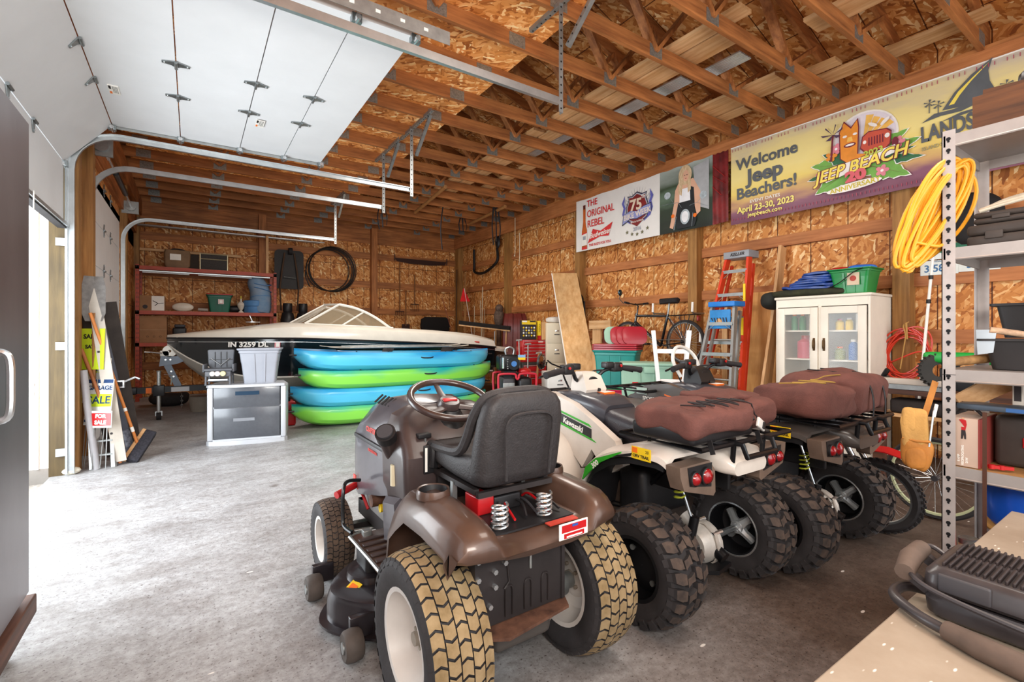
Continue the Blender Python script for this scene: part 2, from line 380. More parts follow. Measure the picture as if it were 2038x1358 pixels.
f = MB(); f.prism([(XL, 4.0), (XR, 4.0), (XR, ztop(XR)), (XM, ztop(XM)), (XL, ztop(XL))], YB, YB + .03, osb_y, 'y'); f.build('gable', ce)
for y0 in (-1.9, .55, 3.0, 5.45, 7.9):
    f = MB(); f.box(XL + .15, 2.82, y0, y0 + 2.43, ZC + .142, ZC + .155, osb_z); f.build('loft_deck', ce)

# ---- overhead doors
doorw = mat('door_white', 'dfe1e3', .5, var=.03, sc=3)
hingem = mat('hinge_steel', '8d9496', .35, .85, var=.25, sc=30)
gapm = mat('gap_red', '5a2018', .7)
def section(parent, p0, p1, ya, yb, hingerows=(), lab=None):
    """one door panel from line p0 (x,z) to p1 (x,z), inner face towards the room"""
    a, b = Vector((p0[0], 0, p0[1])), Vector((p1[0], 0, p1[1])); d = (b - a).normalized(); n = Vector((d.z, 0, -d.x))
    a2, b2 = a + d * .004, b - d * .004
    f = MB(); pts = [a2, b2, b2 - n * .045, a2 - n * .045]
    f.prism([(p.x, p.z) for p in pts], ya, yb, doorw, 'y'); s = f.build('door_section', parent)
    L = yb - ya
    for fr in ((.44, .65) if hingerows else ()):
        y = ya + .03 + fr * (L - .06)
        if fr in (0, 1): continue
        h = MB(); M = Matrix.Translation(b + n * .004) @ Matrix(((d.x, 0, n.x, 0), (0, 1, 0, 0), (d.z, 0, n.z, 0), (0, 0, 0, 1)))
        M.translation = b + Vector((0, y, 0)) + n * .002
        pl = [(-.085, -.012), (-.03, -.035), (0, -.045), (.03, -.035), (.085, -.012), (.085, .012), (.03, .02), (0, .045), (-.03, .02), (-.085, .012)]
        h.prism(pl, 0, .007, hingem, 'z', M=M); h.cyl((0, -.05, .012), (0, .05, .012), .011, hingem, 8, M=M)
        for q in (-.07, .07): h.cyl((q, 0, .006), (q, 0, .012), .007, zinc, 6, M=M)
        h.build('hinge', s)
    return s
def end_hinge(s, b, y):
    h = MB(); h.box(b[0] - .03, b[0] + .03, y - .025, y + .025, b[1] - .045, b[1] + .01, hingem); h.cyl((b[0], y - .06, b[1] - .03), (b[0], y + .06, b[1] - .03), .018, zinc, 10); h.build('roller_bracket', s)
def track(door, y, sgn, xend, name='track'):
    """vertical rail, quarter bend, horizontal rail; sgn: which side of the rail the door is on"""
    f = MB(); x0 = XL + .045; zr = 3.17; r = .36; pts = [(x0, y, .02), (x0, y, zr - r)]
    for k in range(1, 9): a = R(90 * k / 8); pts.append((x0 + r - r * math.cos(a), y, zr - r + r * math.sin(a)))
    pts.append((xend, y, zr)); P = [Vector(p) for p in pts]
    prof = [(-.004, -.028), (.026, -.028), (.026, -.02), (.004, -.02), (.004, .02), (.026, .02), (.026, .028), (-.004, .028)]
    rings = []
    for i, p in enumerate(P):
        d = (P[min(i + 1, len(P) - 1)] - P[max(0, i - 1)]).normalized(); n = Vector((-d.z, 0, d.x))
        rings.append([p + n * b + Vector((0, a * sgn, 0)) for a, b in prof])
    f.loft(rings, galv); return f.build(name, door)
def angle(f, p0, p1, w=.035, up=(0, 1, 0)):
    f.beam(p0, p1, w, .004, galvd, up); d = (Vector(p1) - Vector(p0)); x, y, _ = frame_from(d, Vector(up))
    f.beam(Vector(p0) + x * w / 2 + y * w / 2, Vector(p1) + x * w / 2 + y * w / 2, .004, w, galvd, up)
    n = int(d.length / .06)
    for i in range(n):
        c = Vector(p0) + d * (i + .5) / n; f.cyl(c - y * .004, c + y * .004, .008, blackm, 6)
d1 = struct('door_1')
sec = [(XL, 2.30), (XL, 2.86), (-.63, 3.27), (-.10, 3.275), (.42, 3.28), (.85, 3.285), (1.24, 3.29)]
for i in range(len(sec) - 1):
    s = section(d1, sec[i], sec[i + 1], D1[0] + .03, D1[1], i < 5)
    for y in (D1[0] + .03, D1[1] - .0): end_hinge(s, sec[i + 1], y)
    if i in (2, 4):
        f = MB(); x = sec[i][0] + .07; y = D1[1] - (.95 if i == 2 else .9)
        f.box(x, x + .07, y, y + .16, 3.262 if i == 2 else 3.267, 3.272, white); f.box(x + .005, x + .02, y + .005, y + .06, 3.260 if i == 2 else 3.265, 3.268, blackm); f.box(x + .005, x + .02, y + .11, y + .15, 3.260 if i == 2 else 3.265, 3.268, orange)
        for q in range(4): f.box(x + .03 + q * .009, x + .033 + q * .009, y + .01, y + .13, 3.261 if i == 2 else 3.266, 3.268, darkg)
        f.build('label_sticker', s)
f = MB(); f.box(XL - .05, XL + .035, D1[0] + .03, D1[1], 2.27, 2.30, galv); f.box(XL - .04, XL + .02, D1[0] + .03, D1[1], 2.255, 2.27, blackr); f.build('bottom_seal', d1)
track(d1, D1[0] - .03, 1, 2.44); track(d1, D1[1] + .03, -1, 2.36)
f = MB(); f.tube([(XL + .05, 4.62, 2.3), (XL + .045, 4.62, 1.5), (XL + .05, 4.62, .9)], .004, white); f.tube([(XL + .05, 4.62, .9), (XL + .05, 4.65, .78), (XL + .05, 4.62, .62), (XL + .05, 4.59, .8), (XL + .05, 4.63, .95)], .006, white); f.build('pull_rope', d1)
f = MB(); f.beam((.05, D1[0] - .07, 3.30), (1.45, D1[0] - .07, 3.30), .003, .09, galvd); f.beam((.05, D1[0] - .05, 3.345), (1.45, D1[0] - .05, 3.345), .04, .003, galvd)
for i in range(7): f.box(.3 + i * .16, .33 + i * .16, D1[0] - .075, D1[0] - .068, 3.29, 3.31, white)
f.build('top_rail', d1)
f = MB(); f.beam((-.6, D1[1] + .01, 3.27), (1.24, D1[1] + .01, 3.28), .003, .05, galvd); f.build('edge_rail', d1)
d2 = struct('door_2')
for i in range(6):
    z = i * .53; s = section(d2, (XL, z), (XL, z + .53), D2[0], D2[1], True)
track(d2, D2[0] - .02, 1, 2.34); track(d2, D2[1] + .03, -1, 2.36)
f = MB(); f.box(XL + .02, XL + .06, D2[0] - .16, D2[0] - .10, 0, 3.55, galvd)
for z in (.5, 1.3, 2.1, 2.9): f.box(XL + .01, XL + .07, D2[0] - .16, D2[0] - .03, z, z + .05, galv)
f.build('track_angle', d2)
f = MB(); f.box(XL + .02, XL + .26, D1[1] + .07, D1[1] + .10, 3.28, 3.5, galv); f.cyl((XL + .14, D1[1] - .1, 3.4), (XL + .14, D1[1] + .15, 3.4), .016, zinc, 10); f.build('shaft_bracket', d1)
for y in (D2[0] - .08, D2[1] + .08):
    f = MB(); f.box(XL + .02, XL + .24, y - .02, y + .02, 3.25, 3.45, galvd); f.cyl((XL + .14, y - .05, 3.36), (XL + .14, y + .05, 3.36), .07, galvd, 14); f.cyl((XL + .14, y, 3.36), (XL + .14, y + (.5 if y < 8 else -.5), 3.36), .014, zinc, 10); f.build('cable_drum', d2)
f = MB(); f.cyl((XL + .15, D2[0] + .2, 3.36), (XL + .15, D2[1] - .2, 3.36), .014, zinc, 10); f.cyl((XL + .15, 7.9, 3.36), (XL + .15, 9.0, 3.36), .035, blackm, 12); f.build('torsion_spring', d2)
# hangers of perforated angle under the trusses
def hanger(door, y, x, dx=(-.45, .3), dy=0):
    f = MB(); angle(f, (x, y - .03, 3.08), (x, y - .03, ZC - .02), .04, up=(0, 1, 0)); f.build('hanger_strut', door)
    f = MB(); angle(f, (x + .04, y - .05 + dy, 3.62), (x + .04, y - .5, ZC + .0), .035, up=(1, 0, 0)); f.build('hanger_brace', door)
    f = MB(); angle(f, (x + .03, y - .62, ZC - .01), (x + .03, y + .42, ZC - .01), .035, up=(0, 0, 1)); f.build('hanger_crossbar', door)
hanger(d1, D1[0], 2.46); hanger(d1, D1[1] + .03, 2.36); hanger(d2, D2[0] - .02, 2.34); hanger(d2, D2[1] + .03, 2.36)
f = MB(); f.box(XL - .0, XL + .05, D1[1] + .05, D1[1] + .11, 0, 3.0, galv, .004)
for z in (.35, .42, .5, .75, 1.2, 1.3, 2.0): f.box(XL + .02, XL + .03, D1[1] + .045, D1[1] + .051, z, z + .012, blackm)
for z in (.18, 1.15, 2.1): f.box(XL - .06, XL + .02, D1[1] + .035, D1[1] + .05, z, z + .07, galv)
f.sph((XL + .04, D1[1] + .08, .03), (.07, .06, .035), mat('foam_lump', 'ded9c8', .9, bump=.6)); f.build('track_angle', d1)

# loose boards and metal sheets lying across the trusses
def board(x0, x1, y0, y1, z=ZC + .15, g='boards'):
    f = MB(); f.box(x0, x1, y0, y1, z, z + .035, pine['y']); return f.build('pine_board')
nb = 0
BL = ['on the ridge side, closest to the camera', 'second from the ridge at the near end', 'on the ridge side, in the middle of the ceiling', 'second from the ridge, mid ceiling', 'right behind the farthest metal sheet', 'above the gap between the two banners', 'between the metal sheets and the banners', 'above the motorcycle photo', 'above the letters of the beach banner', 'third row out, above the bicycle', 'toward the back wall, middle row', 'nearest the right wall', 'at the far end on the ridge side', 'at the top edge, right of centre']
for (x0, x1, y0, y1) in ((3.92, 4.10, 2.3, 4.9), (4.14, 4.40, 2.5, 4.95), (3.93, 4.12, 5.3, 8.6), (4.16, 4.38, 5.1, 8.9), (4.66, 4.86, 6.3, 8.4), (5.52, 5.68, 4.3, 6.6), (5.28, 5.49, 2.7, 5.4), (5.5, 5.66, 2.2, 4.2), (5.75, 5.98, 1.1, 2.95), (5.28, 5.5, 5.8, 8.8), (4.6, 4.85, 8.6, 11.0), (5.72, 5.9, 3.3, 6.2), (3.93, 4.15, 9.1, 11.6), (4.6, 4.88, .4, 2.1)):
    nb += 1
    tag(board(x0, x1, y0, y1), 'loose pine board on the trusses ' + BL[nb - 1], 'board', 'boards on the trusses')
tin = mat('roof_tin', 'd6d9da', .3, .75, var=.08)
def tinsheet(x0, x1, y0, y1, lab):
    f = MB(); n = 8; w = (x1 - x0) / n; top = []
    for i in range(n): top += [(x0 + i * w, 0), (x0 + (i + .35) * w, 0), (x0 + (i + .5) * w, .018), (x0 + (i + .85) * w, .018)]
    top.append((x1, 0)); z = ZC + .192
    f.prism([(x, z + h) for x, h in top] + [(x, z + h - .002) for x, h in reversed(top)], y0, y1, tin, 'y'); return tag(f.build('roofing_sheet'), lab, 'metal sheet')
tinsheet(4.62, 4.84, 2.72, 3.3, 'short ribbed metal roofing sheet laid on the trusses, nearest the banners')
tinsheet(4.52, 4.74, 3.35, 4.5, 'ribbed metal roofing sheet laid on the trusses, middle of the three')
tinsheet(4.4, 4.62, 4.6, 6.2, 'long ribbed metal roofing sheet laid on the trusses, farthest of the three')
# ================================================================ tyres
dusty = mat('tread_dusty', 'a08a68', .9, sc=14, col2='75603f')
tyrem = mat('tyre_rubber', '2e2b2c', .72, sc=9, var=.3, bump=.25, bsc=80)
tyreg = mat('tyre_sidewall_grey', '6b6665', .8, sc=7, var=.2)
mudm = mat('tread_muddy', '5a4a40', .85, sc=16, col2='2a2524', bump=.5, bsc=60)
def tyre(parent, loc, Rr, w, rim, style='turf', name='tyre', seed=1, sc=1.0, rot=0, topm=None, sidem=None):
    rnd = random.Random(seed); f = MB(); hw = w / 2
    def rad(s):
        q = abs(2 * s / w); return Rr - Rr * .075 * q ** 2.6
    topm = topm or dusty; sidem = sidem or tyrem
    prof = [(rim, -hw * .62), (rim + .012, -hw * .86), (rim + (Rr - rim) * .45, -hw * 1.0), (Rr * .90, -hw * .97)]
    N = 9; prof += [(rad(hw * (.9 * (2 * i / (N - 1) - 1))), hw * .9 * (2 * i / (N - 1) - 1)) for i in range(N)]
    prof += [(a, -b) for a, b in reversed(prof[:4])]
    f.lathe(prof, sidem, 56, 'x')
    def P(s, th, h): r = rad(s) + h; return (s, -r * math.sin(th), r * math.cos(th))
    def block(poly, h, m):
        k = len(poly); cs = sum(p[0] for p in poly) / k; ct = sum(p[1] for p in poly) / k
        b = [P(s, t, -.002) for s, t in poly]; tp = [P(cs + (s - cs) * .95, ct + (t - ct) * .95, h) for s, t in poly]
        f.add(b + tp, [(i, (i + 1) % k, k + (i + 1) % k, k + i) for i in range(k)], sidem); f.add(tp, [tuple(range(k))], m)
    if style == 'turf':
        rows = 5; n = int(2 * math.pi * Rr / (.046 * sc)); dt = 2 * math.pi / n; rw = w * .93 / rows
        for r in range(rows):
            s0 = -w * .465 + r * rw; s1 = s0 + rw * .95; sm = (s0 + s1) / 2; off = (r % 2) * .5
            for i in range(n):
                t0 = (i + off) * dt; t1 = t0 + dt * .86; d = dt * .20 * (1 if r % 2 else -1)
                if r in (0, rows - 1) and False: continue
                block([(s0, t0), (sm, t0 + d), (s1, t0), (s1, t1), (sm, t1 + d), (s0, t1)], .009 * sc, topm)
        for sgn in (-1, 1):
            for i in range(n):
                t0 = i * dt; a, b = sgn * hw * .93, sgn * hw * 1.0
                f.add([(sgn * hw * .90, -rad(hw * .9) * math.sin(t0) * 1.01, rad(hw * .9) * math.cos(t0) * 1.01), (sgn * hw * .90, -rad(hw * .9) * math.sin(t0 + dt * .6) * 1.01, rad(hw * .9) * math.cos(t0 + dt * .6) * 1.01),
                       (sgn * hw * 1.0, -Rr * .88 * math.sin(t0 + dt * .6), Rr * .88 * math.cos(t0 + dt * .6)), (sgn * hw * 1.0, -Rr * .88 * math.sin(t0), Rr * .88 * math.cos(t0))], [(0, 1, 2, 3)], sidem)
    else:
        n = 25; dt = 2 * math.pi / n
        for r, (a, b) in enumerate(((-.5, -.24), (-.21, .01), (.03, .22), (.25, .5))):
            for i in range(n):
                j = rnd.uniform(-.06, .06); t0 = (i + (r % 2) * .5 + j) * dt; sl = .25 * dt * (1 if r < 2 else -1) * (-1 if r in (1, 2) else 1)
                s0, s1 = a * w * .98, b * w * .98; e = .62 + rnd.uniform(-.06, .06)
                sm = (s0 + s1) / 2
                block([(s0, t0), (sm, t0 + sl * .2), (s1, t0 + sl), (s1, t0 + sl + dt * e), (sm, t0 + sl * .9 + dt * e), (s0, t0 + dt * e)], .020 + rnd.uniform(-.003, .003), topm)
        for sgn in (-1, 1):
            for i in range(n):
                t0 = (i + (.5 if sgn > 0 else 0)) * dt; f.M = None
                vs = []
                for (rr, xx) in ((Rr * 1.0, hw * .93), (Rr * .86, hw * 1.06)):
                    for t in (t0, t0 + dt * .55): vs.append((sgn * xx, -rr * math.sin(t), rr * math.cos(t)))
                for (rr, xx) in ((Rr * .95, hw * .80), (Rr * .82, hw * .95)):
                    for t in (t0, t0 + dt * .55): vs.append((sgn * xx, -rr * math.sin(t), rr * math.cos(t)))
                f.add(vs, [(0, 1, 3, 2), (0, 2, 6, 4), (1, 5, 7, 3), (0, 4, 5, 1), (2, 3, 7, 6)], sidem)
    o = f.build(name, parent, ang=30, loc=loc); return o
def rim_turf(parent, rim, w, side, m, hubm):
    """dished steel disc; side=+1: dish opens to +x"""
    f = MB(); s = side; hw = w / 2
    pr = [(rim + .012, s * hw * .86), (rim - .004, s * hw * .84), (rim - .012, s * hw * .55), (rim * .86, s * hw * .35), (rim * .80, s * hw * .05), (rim * .55, s * hw * .0), (rim * .40, s * hw * .14), (rim * .2, s * hw * .14), (.001, s * hw * .14)]
    f.lathe(pr, m, 36, 'x'); f.lathe([(rim + .012, -s * hw * .86), (rim - .01, -s * hw * .84), (rim - .012, s * hw * .2)], m, 36, 'x')
    o = f.build('rim', parent)
    h = MB(); h.lathe([(.001, s * hw * .5), (.022, s * hw * .5), (.026, s * hw * .12), (.05, s * hw * .1)], hubm, 16, 'x')
    for k in range(5): a = R(72 * k); h.cyl((s * hw * .14, .05 * math.cos(a), .05 * math.sin(a)), (s * hw * .26, .05 * math.cos(a), .05 * math.sin(a)), .008, hubm, 6)
    h.build('hub', parent); return o

# ================================================================ riding lawn tractor
gun = mat('gunmetal_plastic', '57545a', .3, .35, var=.18, sc=4, coat=.5)
brn = mat('dusty_brown_plastic', '4f3a30', .38, .2, var=.3, sc=5, coat=.35)
dash = mat('dash_plastic', '3d3130', .42, var=.3, sc=7, coat=.2)
seatm = mat('seat_vinyl', '2d2a2b', .55, var=.2, sc=40, bump=.45, bsc=120)
rimw = mat('rim_cream', 'c9c3bd', .4, var=.1, sc=5)
frm = mat('frame_black', '2b2626', .5, .2, var=.3, sc=8)
tr = T('riding_mower', 'dark grey riding lawn tractor with a black high-back seat, front and centre on the concrete', 'lawn tractor', (1.0, 1.50, 0), .5)
for nm, loc, Rr, w, rim, sd in (('rear_wheel', (-.335, 0, .28), .275, .215, .160, -1), ('rear_wheel', (.335, 0.02, .28), .275, .215, .160, -1), ('front_wheel', (-.36, 1.19, .2), .195, .15, .105, -1), ('front_wheel', (.36, 1.19, .2), .195, .15, .105, 1)):
    fr = nm == 'front_wheel'
    wh = tyre(tr, loc, Rr, w, rim, 'turf', nm, sc=.62 if fr else 1.0, topm=mat('tread_front', '6d5a4a', .85, col2='3c322d', sc=14) if fr else dusty, sidem=tyreg if False else tyrem)
    rim_turf(wh, rim, w, sd, rimw, mat('hub_dusty', '8b8175', .7, var=.2))
# fenders / seat deck: lofted cross-sections along x, arches over the tyres
f = MB()
def fend(x, top, front, rear, low_r):
    # ring in (y,z): outer skin and inner skin
    out = [(front, .40), (front - .02, .50), (front - .09, top - .06), (front - .18, top), (.02, top + .005), (-.16, top - .01), (rear + .03, top - .03), (rear, top - .06), (rear - .005, low_r)]
    inn = [(y * .96 + .0, z - .012) for y, z in reversed(out)]
    return [(x, y, z) for y, z in out + inn]
secs = [(-.395, .615, .36, -.22, .60), (-.385, .665, .38, -.255, .585), (-.35, .705, .385, -.27, .58), (-.27, .715, .385, -.28, .575), (-.235, .70, .38, -.285, .575), (-.205, .635, .34, -.285, .57), (-.1, .625, .3, -.285, .57), (.1, .625, .3, -.285, .57), (.205, .635, .34, -.285, .57), (.235, .70, .38, -.28, .575), (.27, .715, .385, -.275, .58), (.35, .705, .385, -.26, .585), (.385, .665, .38, -.24, .59), (.395, .615, .36, -.2, .60)]
rs = []
for x, top, fr, rr, lr in secs:
    x *= .90; rr += .03; lr += .03
    if abs(x) > .19: ring = fend(x, top, fr, rr, lr)
    else:
        out = [(fr, top - .22), (fr - .01, top - .15), (fr - .02, top - .06), (fr - .05, top), (.02, top), (-.16, top), (rr + .03, top - .012), (rr, top - .04), (rr - .005, lr)]
        ring = [(x, y, z) for y, z in out + [(y * .96, z - .012) for y, z in reversed(out)]]
    rs.append(ring)
f.loft(rs, brn, caps=True); fd = f.build('fender_deck', tr, ang=50)
for s in (-1, 1):
    f = MB(); f.lathe([(.050, .722), (.052, .734), (.058, .736), (.062, .722), (.062, .705)], brn, 22, 'z', c=(s * .27, .10, 0)); f.lathe([(.050, .733), (.046, .712), (.001, .711)], blackp, 22, 'z', c=(s * .27, .10, 0)); f.build('cup_holder', fd)
f = MB(); f.box(.02, .15, -.267, -.262, .600, .655, white, .003); f.box(.03, .14, -.269, -.266, .625, .650, redp); f.box(.075, .10, -.2705, -.268, .640, .648, mat('logo_blue', '2a4fa0', .5)); f.box(.04, .13, -.269, -.266, .604, .620, redp); f.box(.05, .12, -.270, -.268, .607, .612, white)
f.text('YOUR MOWER DEALER', .010, white, FY(.085, -.2995, .633), ext=.0003) if False else None
f.build('dealer_sticker', fd)
# opening under the seat: battery, wires, coil springs
f = MB(); f.box(-.17, .17, -.17, .12, .628, .634, blackp); f.box(-.14, -.07, .0, .1, .634, .70, redp, .006); f.box(-.07, .05, .0, .1, .634, .69, blackp, .006)
for k in range(7): f.tube(cr([(-.16 + k * .05, -.12, .645), (-.1 + k * .04, -.05 + .03 * (k % 3), .66 + .01 * (k % 2)), (-.05 + k * .03, .06, .65)], 5), .005, [blackp, darkg, redp][k % 3], 6)
f.build('wiring_well', tr)
f = MB(); f.box(.03, .16, -.205, -.175, .628, .632, mat('warning_red', 'b43a2a', .6)); f.build('warning_label', fd)
def coil(name, parent, c, r, h, turns, wr, m):
    f = MB(); n = turns * 12; f.tube([(c[0] + r * math.cos(i / 12 * 2 * math.pi), c[1] + r * math.sin(i / 12 * 2 * math.pi), c[2] + h * i / n) for i in range(n + 1)], wr, m, 6); return f.build(name, parent)
SEAT=(.025, .06, .122)
coil('seat_spring', tr, (-.13, -.13, .632), .027, .085, 5, .0045, zinc); coil('seat_spring', tr, (.07, -.12, .632), .027, .085, 5, .0045, zinc)
# seat
f = MB(); S = seatm
rings = []
for (y, z, w, th) in ((.40, .745, .15, .03), (.385, .775, .19, .05), (.30, .782, .205, .055), (.15, .772, .21, .055), (.02, .775, .212, .06), (-.04, .80, .213, .065), (-.085, .86, .213, .06), (-.115, .93, .210, .05), (-.135, 1.0, .20, .042), (-.145, 1.05, .18, .035), (-.148, 1.083, .135, .02)):
    pass
# lower cushion (open shell) and back shell
def rrect(w, h, r, n=5):
    o = []
    for cx, cy, a0 in ((w - r, h - r, 0), (-w + r, h - r, 90), (-w + r, -h + r, 180), (w - r, -h + r, 270)):
        for k in range(n): a = R(a0 + 90 * k / (n - 1)); o.append((cx + r * math.cos(a), cy + r * math.sin(a)))
    return o
rg = []
for (y, zc, w, h, r) in ((.405, .768, .165, .022, .02), (.39, .768, .195, .042, .035), (.33, .765, .205, .052, .04), (.1, .755, .21, .055, .04), (-.02, .765, .212, .065, .04), (-.06, .77, .205, .07, .04)):
    rg.append([(x, y, zc + z) for x, z in rrect(w, h, r)])
f.loft(rg, S)
st = f.build('seat_cushion', tr, ang=60, loc=SEAT); st.scale = (.88, .9, .88)
f = MB(); rg = []
for (z, yc, w, h, r) in ((.70, -.045, .175, .045, .04), (.715, -.055, .205, .06, .05), (.76, -.065, .212, .062, .055), (.86, -.082, .213, .058, .05), (.98, -.108, .207, .05, .045), (1.04, -.12, .192, .045, .04), (1.075, -.127, .165, .035, .03), (1.092, -.13, .12, .02, .018)):
    rg.append([(x, yc + y, z) for x, y in rrect(w, h, r)])
f.loft(rg, S); bk = f.build('backrest', tr, ang=60, loc=SEAT); bk.scale = (.88, .9, .88)
f = MB(); pth = cr([(-.11, -.158, .74), (-.115, -.163, .83), (-.12, -.175, .95), (-.10, -.182, .995), (-.05, -.184, 1.01), (.05, -.184, 1.01), (.10, -.182, .995), (.12, -.175, .95), (.115, -.163, .83), (.11, -.158, .74)], 5); f.tube(pth, .007, S, 6); f.build('backrest_seam', bk)
for s in (-1, 1):
    f = MB(); f.tube(cr([(s * .198, .36, .80), (s * .205, .2, .81), (s * .205, .06, .83), (s * .2, -.0, .90), (s * .195, -.05, 1.0), (s * .16, -.085, 1.07), (s * .08, -.10, 1.09), (0, -.102, 1.093)], 5), [.022] * 36, S, 8); f.build('bolster', bk)
f = MB(); f.beam((-.16, -.02, .70), (-.16, .32, .70), .02, .02, frm); f.beam((.16, -.02, .70), (.16, .32, .70), .02, .02, frm); f.box(-.17, .17, -.05, -.03, .685, .705, frm); f.box(-.175, -.155, .14, .16, .62, .70, galvd); f.box(.155, .175, .14, .16, .62, .70, galvd); f.box(-.16, .16, .3, .32, .62, .71, frm); f.build('seat_bracket', tr, loc=(.02, .03, .02))
# rear frame plate, transaxle
f = MB(); f.box(-.23, .13, -.155, -.148, .33, .60, frm); f.box(-.245, -.225, -.16, .1, .33, .58, frm); f.box(.12, .135, -.16, .1, .33, .58, frm)
for x in (-.11, -.03, .045): f.tube(cr([(x - .014, -.158, .345), (x - .014, -.158, .43), (x, -.158, .445), (x + .014, -.158, .43), (x + .014, -.158, .345)], 4), .004, frm, 6)
f.tube([(-.20, -.158, .59), (-.12, -.158, .55), (-.11, -.158, .46), (-.13, -.158, .44)], .004, frm, 6); f.tube([(.01, -.158, .59), (-.02, -.158, .54), (-.02, -.158, .48)], .005, galvd, 6)
for x, z in ((-.235, .56), (-.235, .50), (-.235, .46), (-.235, .42), (-.17, .51), (-.13, .53), (-.19, .40), (-.17, .46)): f.cyl((x, -.17, z), (x, -.155, z), .009, zinc, 6)
f.build('rear_plate', tr)
rust = mat('rusty_brown', '6e4a38', .8, col2='3c2419', sc=18)
f = MB(); f.prism([(-.22, -.20), (-.16, -.235), (.12, -.20), (.16, -.12), (.13, -.02), (-.22, -.02)], .315, .325, rust); f.build('hitch_plate', tr)
f = MB(); f.cyl((-.30, 0, .28), (.30, 0, .28), .032, galvd, 14); f.box(-.13, .13, -.1, .12, .17, .40, mat('transaxle', '5d5753', .6, .4), .03); f.cyl((.2, 0, .28), (.255, 0, .28), .05, galvd, 12); f.tube([(.17, -.03, .24), (.2, -.02, .2), (.1, -.08, .2)], .012, mat('hub_dusty', '8b8175', .7)); f.build('transaxle', tr)
f = MB(); f.box(-.2, -.17, .1, 1.25, .28, .36, frm); f.box(.17, .2, .1, 1.25, .28, .36, frm); f.box(-.2, .2, 1.2, 1.25, .28, .36, frm)
f.box(-.17, .17, 0, .35, .37, .55, frm); f.build('chassis', tr)
f = MB(); f.beam((-.33, 1.19, .22), (.33, 1.19, .22), .05, .055, frm); f.cyl((-.33, 1.19, .15), (-.33, 1.19, .3), .018, frm); f.cyl((.33, 1.19, .15), (.33, 1.19, .3), .018, frm); f.cyl((-.33, 1.12, .23), (.2, 1.0, .25), .01, galvd); f.build('front_axle', tr)
# hood
f = MB(); rg = []
for (y, wb, wt, zb, zs, zt) in ((.60, .235, .17, .56, .83, .965), (.75, .25, .18, .52, .86, .985), (.95, .25, .175, .47, .85, .965), (1.10, .245, .165, .43, .82, .93), (1.22, .225, .15, .42, .77, .87), (1.29, .19, .12, .45, .68, .78), (1.305, .16, .1, .5, .6, .70)):
    h = [(-wb, zb), (-wb - .004, (zb + zs) / 2), (-wb, zs - .02), (-wb + .012, zs), (-wt, zt - .03), (-wt + .04, zt - .004), (0, zt + .008)]
    ring = h + [(-x, z) for x, z in reversed(h[:-1])]; rg.append([(x, y, z) for x, z in ring])
f.loft(rg, gun, caps=True); hd = f.build('hood', tr, ang=30)
for k in range(5):
    f = MB(); f.beam((-.20 + .012, .80 + k * .05, .935), (-.150 + .006, .80 + k * .05, .972), .006, .016, blackp, up=(0, 1, 0)); f.build('hood_vent', hd)
f = MB(); dred = mat('decal_red', 'd0453c', .5)
f.text('CRAFTSMAN', .036, dred, Matrix.Translation((-.2545, .83, .815)) @ Euler((R(90), 0, R(-90))).to_matrix().to_4x4(), .0008, bold=.0006); f.build('decal', hd); f = MB()
f.text('PROFESSIONAL', .020, dred, Matrix.Translation((-.2565, .83, .715)) @ Euler((R(90), 0, R(-90))).to_matrix().to_4x4(), .0008)
f.build('decal', hd)
f = MB(); f.box(-.252, -.247, 1.13, 1.17, .49, .525, dred); f.build('decal', hd)
f = MB(); f.box(-.262, -.25, .63, 1.12, .745, .765, blackp, .004); f.build('trim_line', hd)
# dash tower
f = MB(); rg = []
for (z, y0, y1, w) in ((.34, .38, .62, .24), (.58, .36, .66, .255), (.62, .36, .67, .27), (.78, .36, .67, .275), (.86, .42, .66, .265), (.93, .50, .66, .235), (.965, .56, .64, .17)):
    rg.append([(x, (y0 + y1) / 2 + y, z) for x, y in rrect(w, (y1 - y0) / 2, .04)])
f.loft(rg, dash); dt = f.build('dashboard', tr, ang=35)
f = MB(); f.add([(-.262, .40, .40), (-.262, .60, .36), (-.262, .62, .56), (-.262, .44, .60), (-.285, .43, .42), (-.285, .58, .38), (-.285, .60, .54), (-.285, .46, .57)], [(0, 1, 5, 4), (1, 2, 6, 5), (2, 3, 7, 6), (3, 0, 4, 7), (4, 5, 6, 7)], gun); f.build('side_panel', dt)
f = MB(); f.cyl((-.25, .57, .76), (-.30, .50, .85), .032, dash, 20, r1=.040); f.cyl((-.30, .50, .85), (-.318, .475, .88), .044, blackp, 20); f.cyl((-.318, .475, .88), (-.322, .47, .887), .034, darkg, 20); f.build('fuel_cap', dt)
f = MB(); f.cyl((-.268, .50, .64), (-.268, .50, .73), .017, mat('bone_plastic', 'cfc3a4', .5), 12); f.build('fuel_sight', dt)
f = MB(); f.box(-.20, -.14, .395, .43, .85, .87, blackp, .004); f.box(-.17, -.163, .40, .42, .80, .85, galv); f.box(-.195, -.13, .352, .362, .71, .83, blackp, .004); f.box(-.19, -.18, .350, .356, .72, .82, white); f.tube([(-.16, .345, .74), (-.16, .335, .80), (-.155, .345, .84)], .014, blackp, 8); f.build('throttle', dt)
f = MB(); f.cyl((.12, .36, .79), (.12, .325, .79), .020, orange, 14); f.cyl((.12, .38, .79), (.12, .34, .79), .01, blackp); f.build('choke_knob', dt)
f = MB(); f.box(.10, .19, .392, .40, .84, .90, yellow); f.prism([(.13, .855), (.17, .855), (.15, .89)], .39, .394, orange, 'y'); f.box(.11, .13, .39, .394, .845, .855, redp); f.build('warning_label', dt)
f = MB(); f.cyl((.20, .36, .80), (.20, .33, .80), .028, blackp, 14); f.build('ignition_switch', dt)
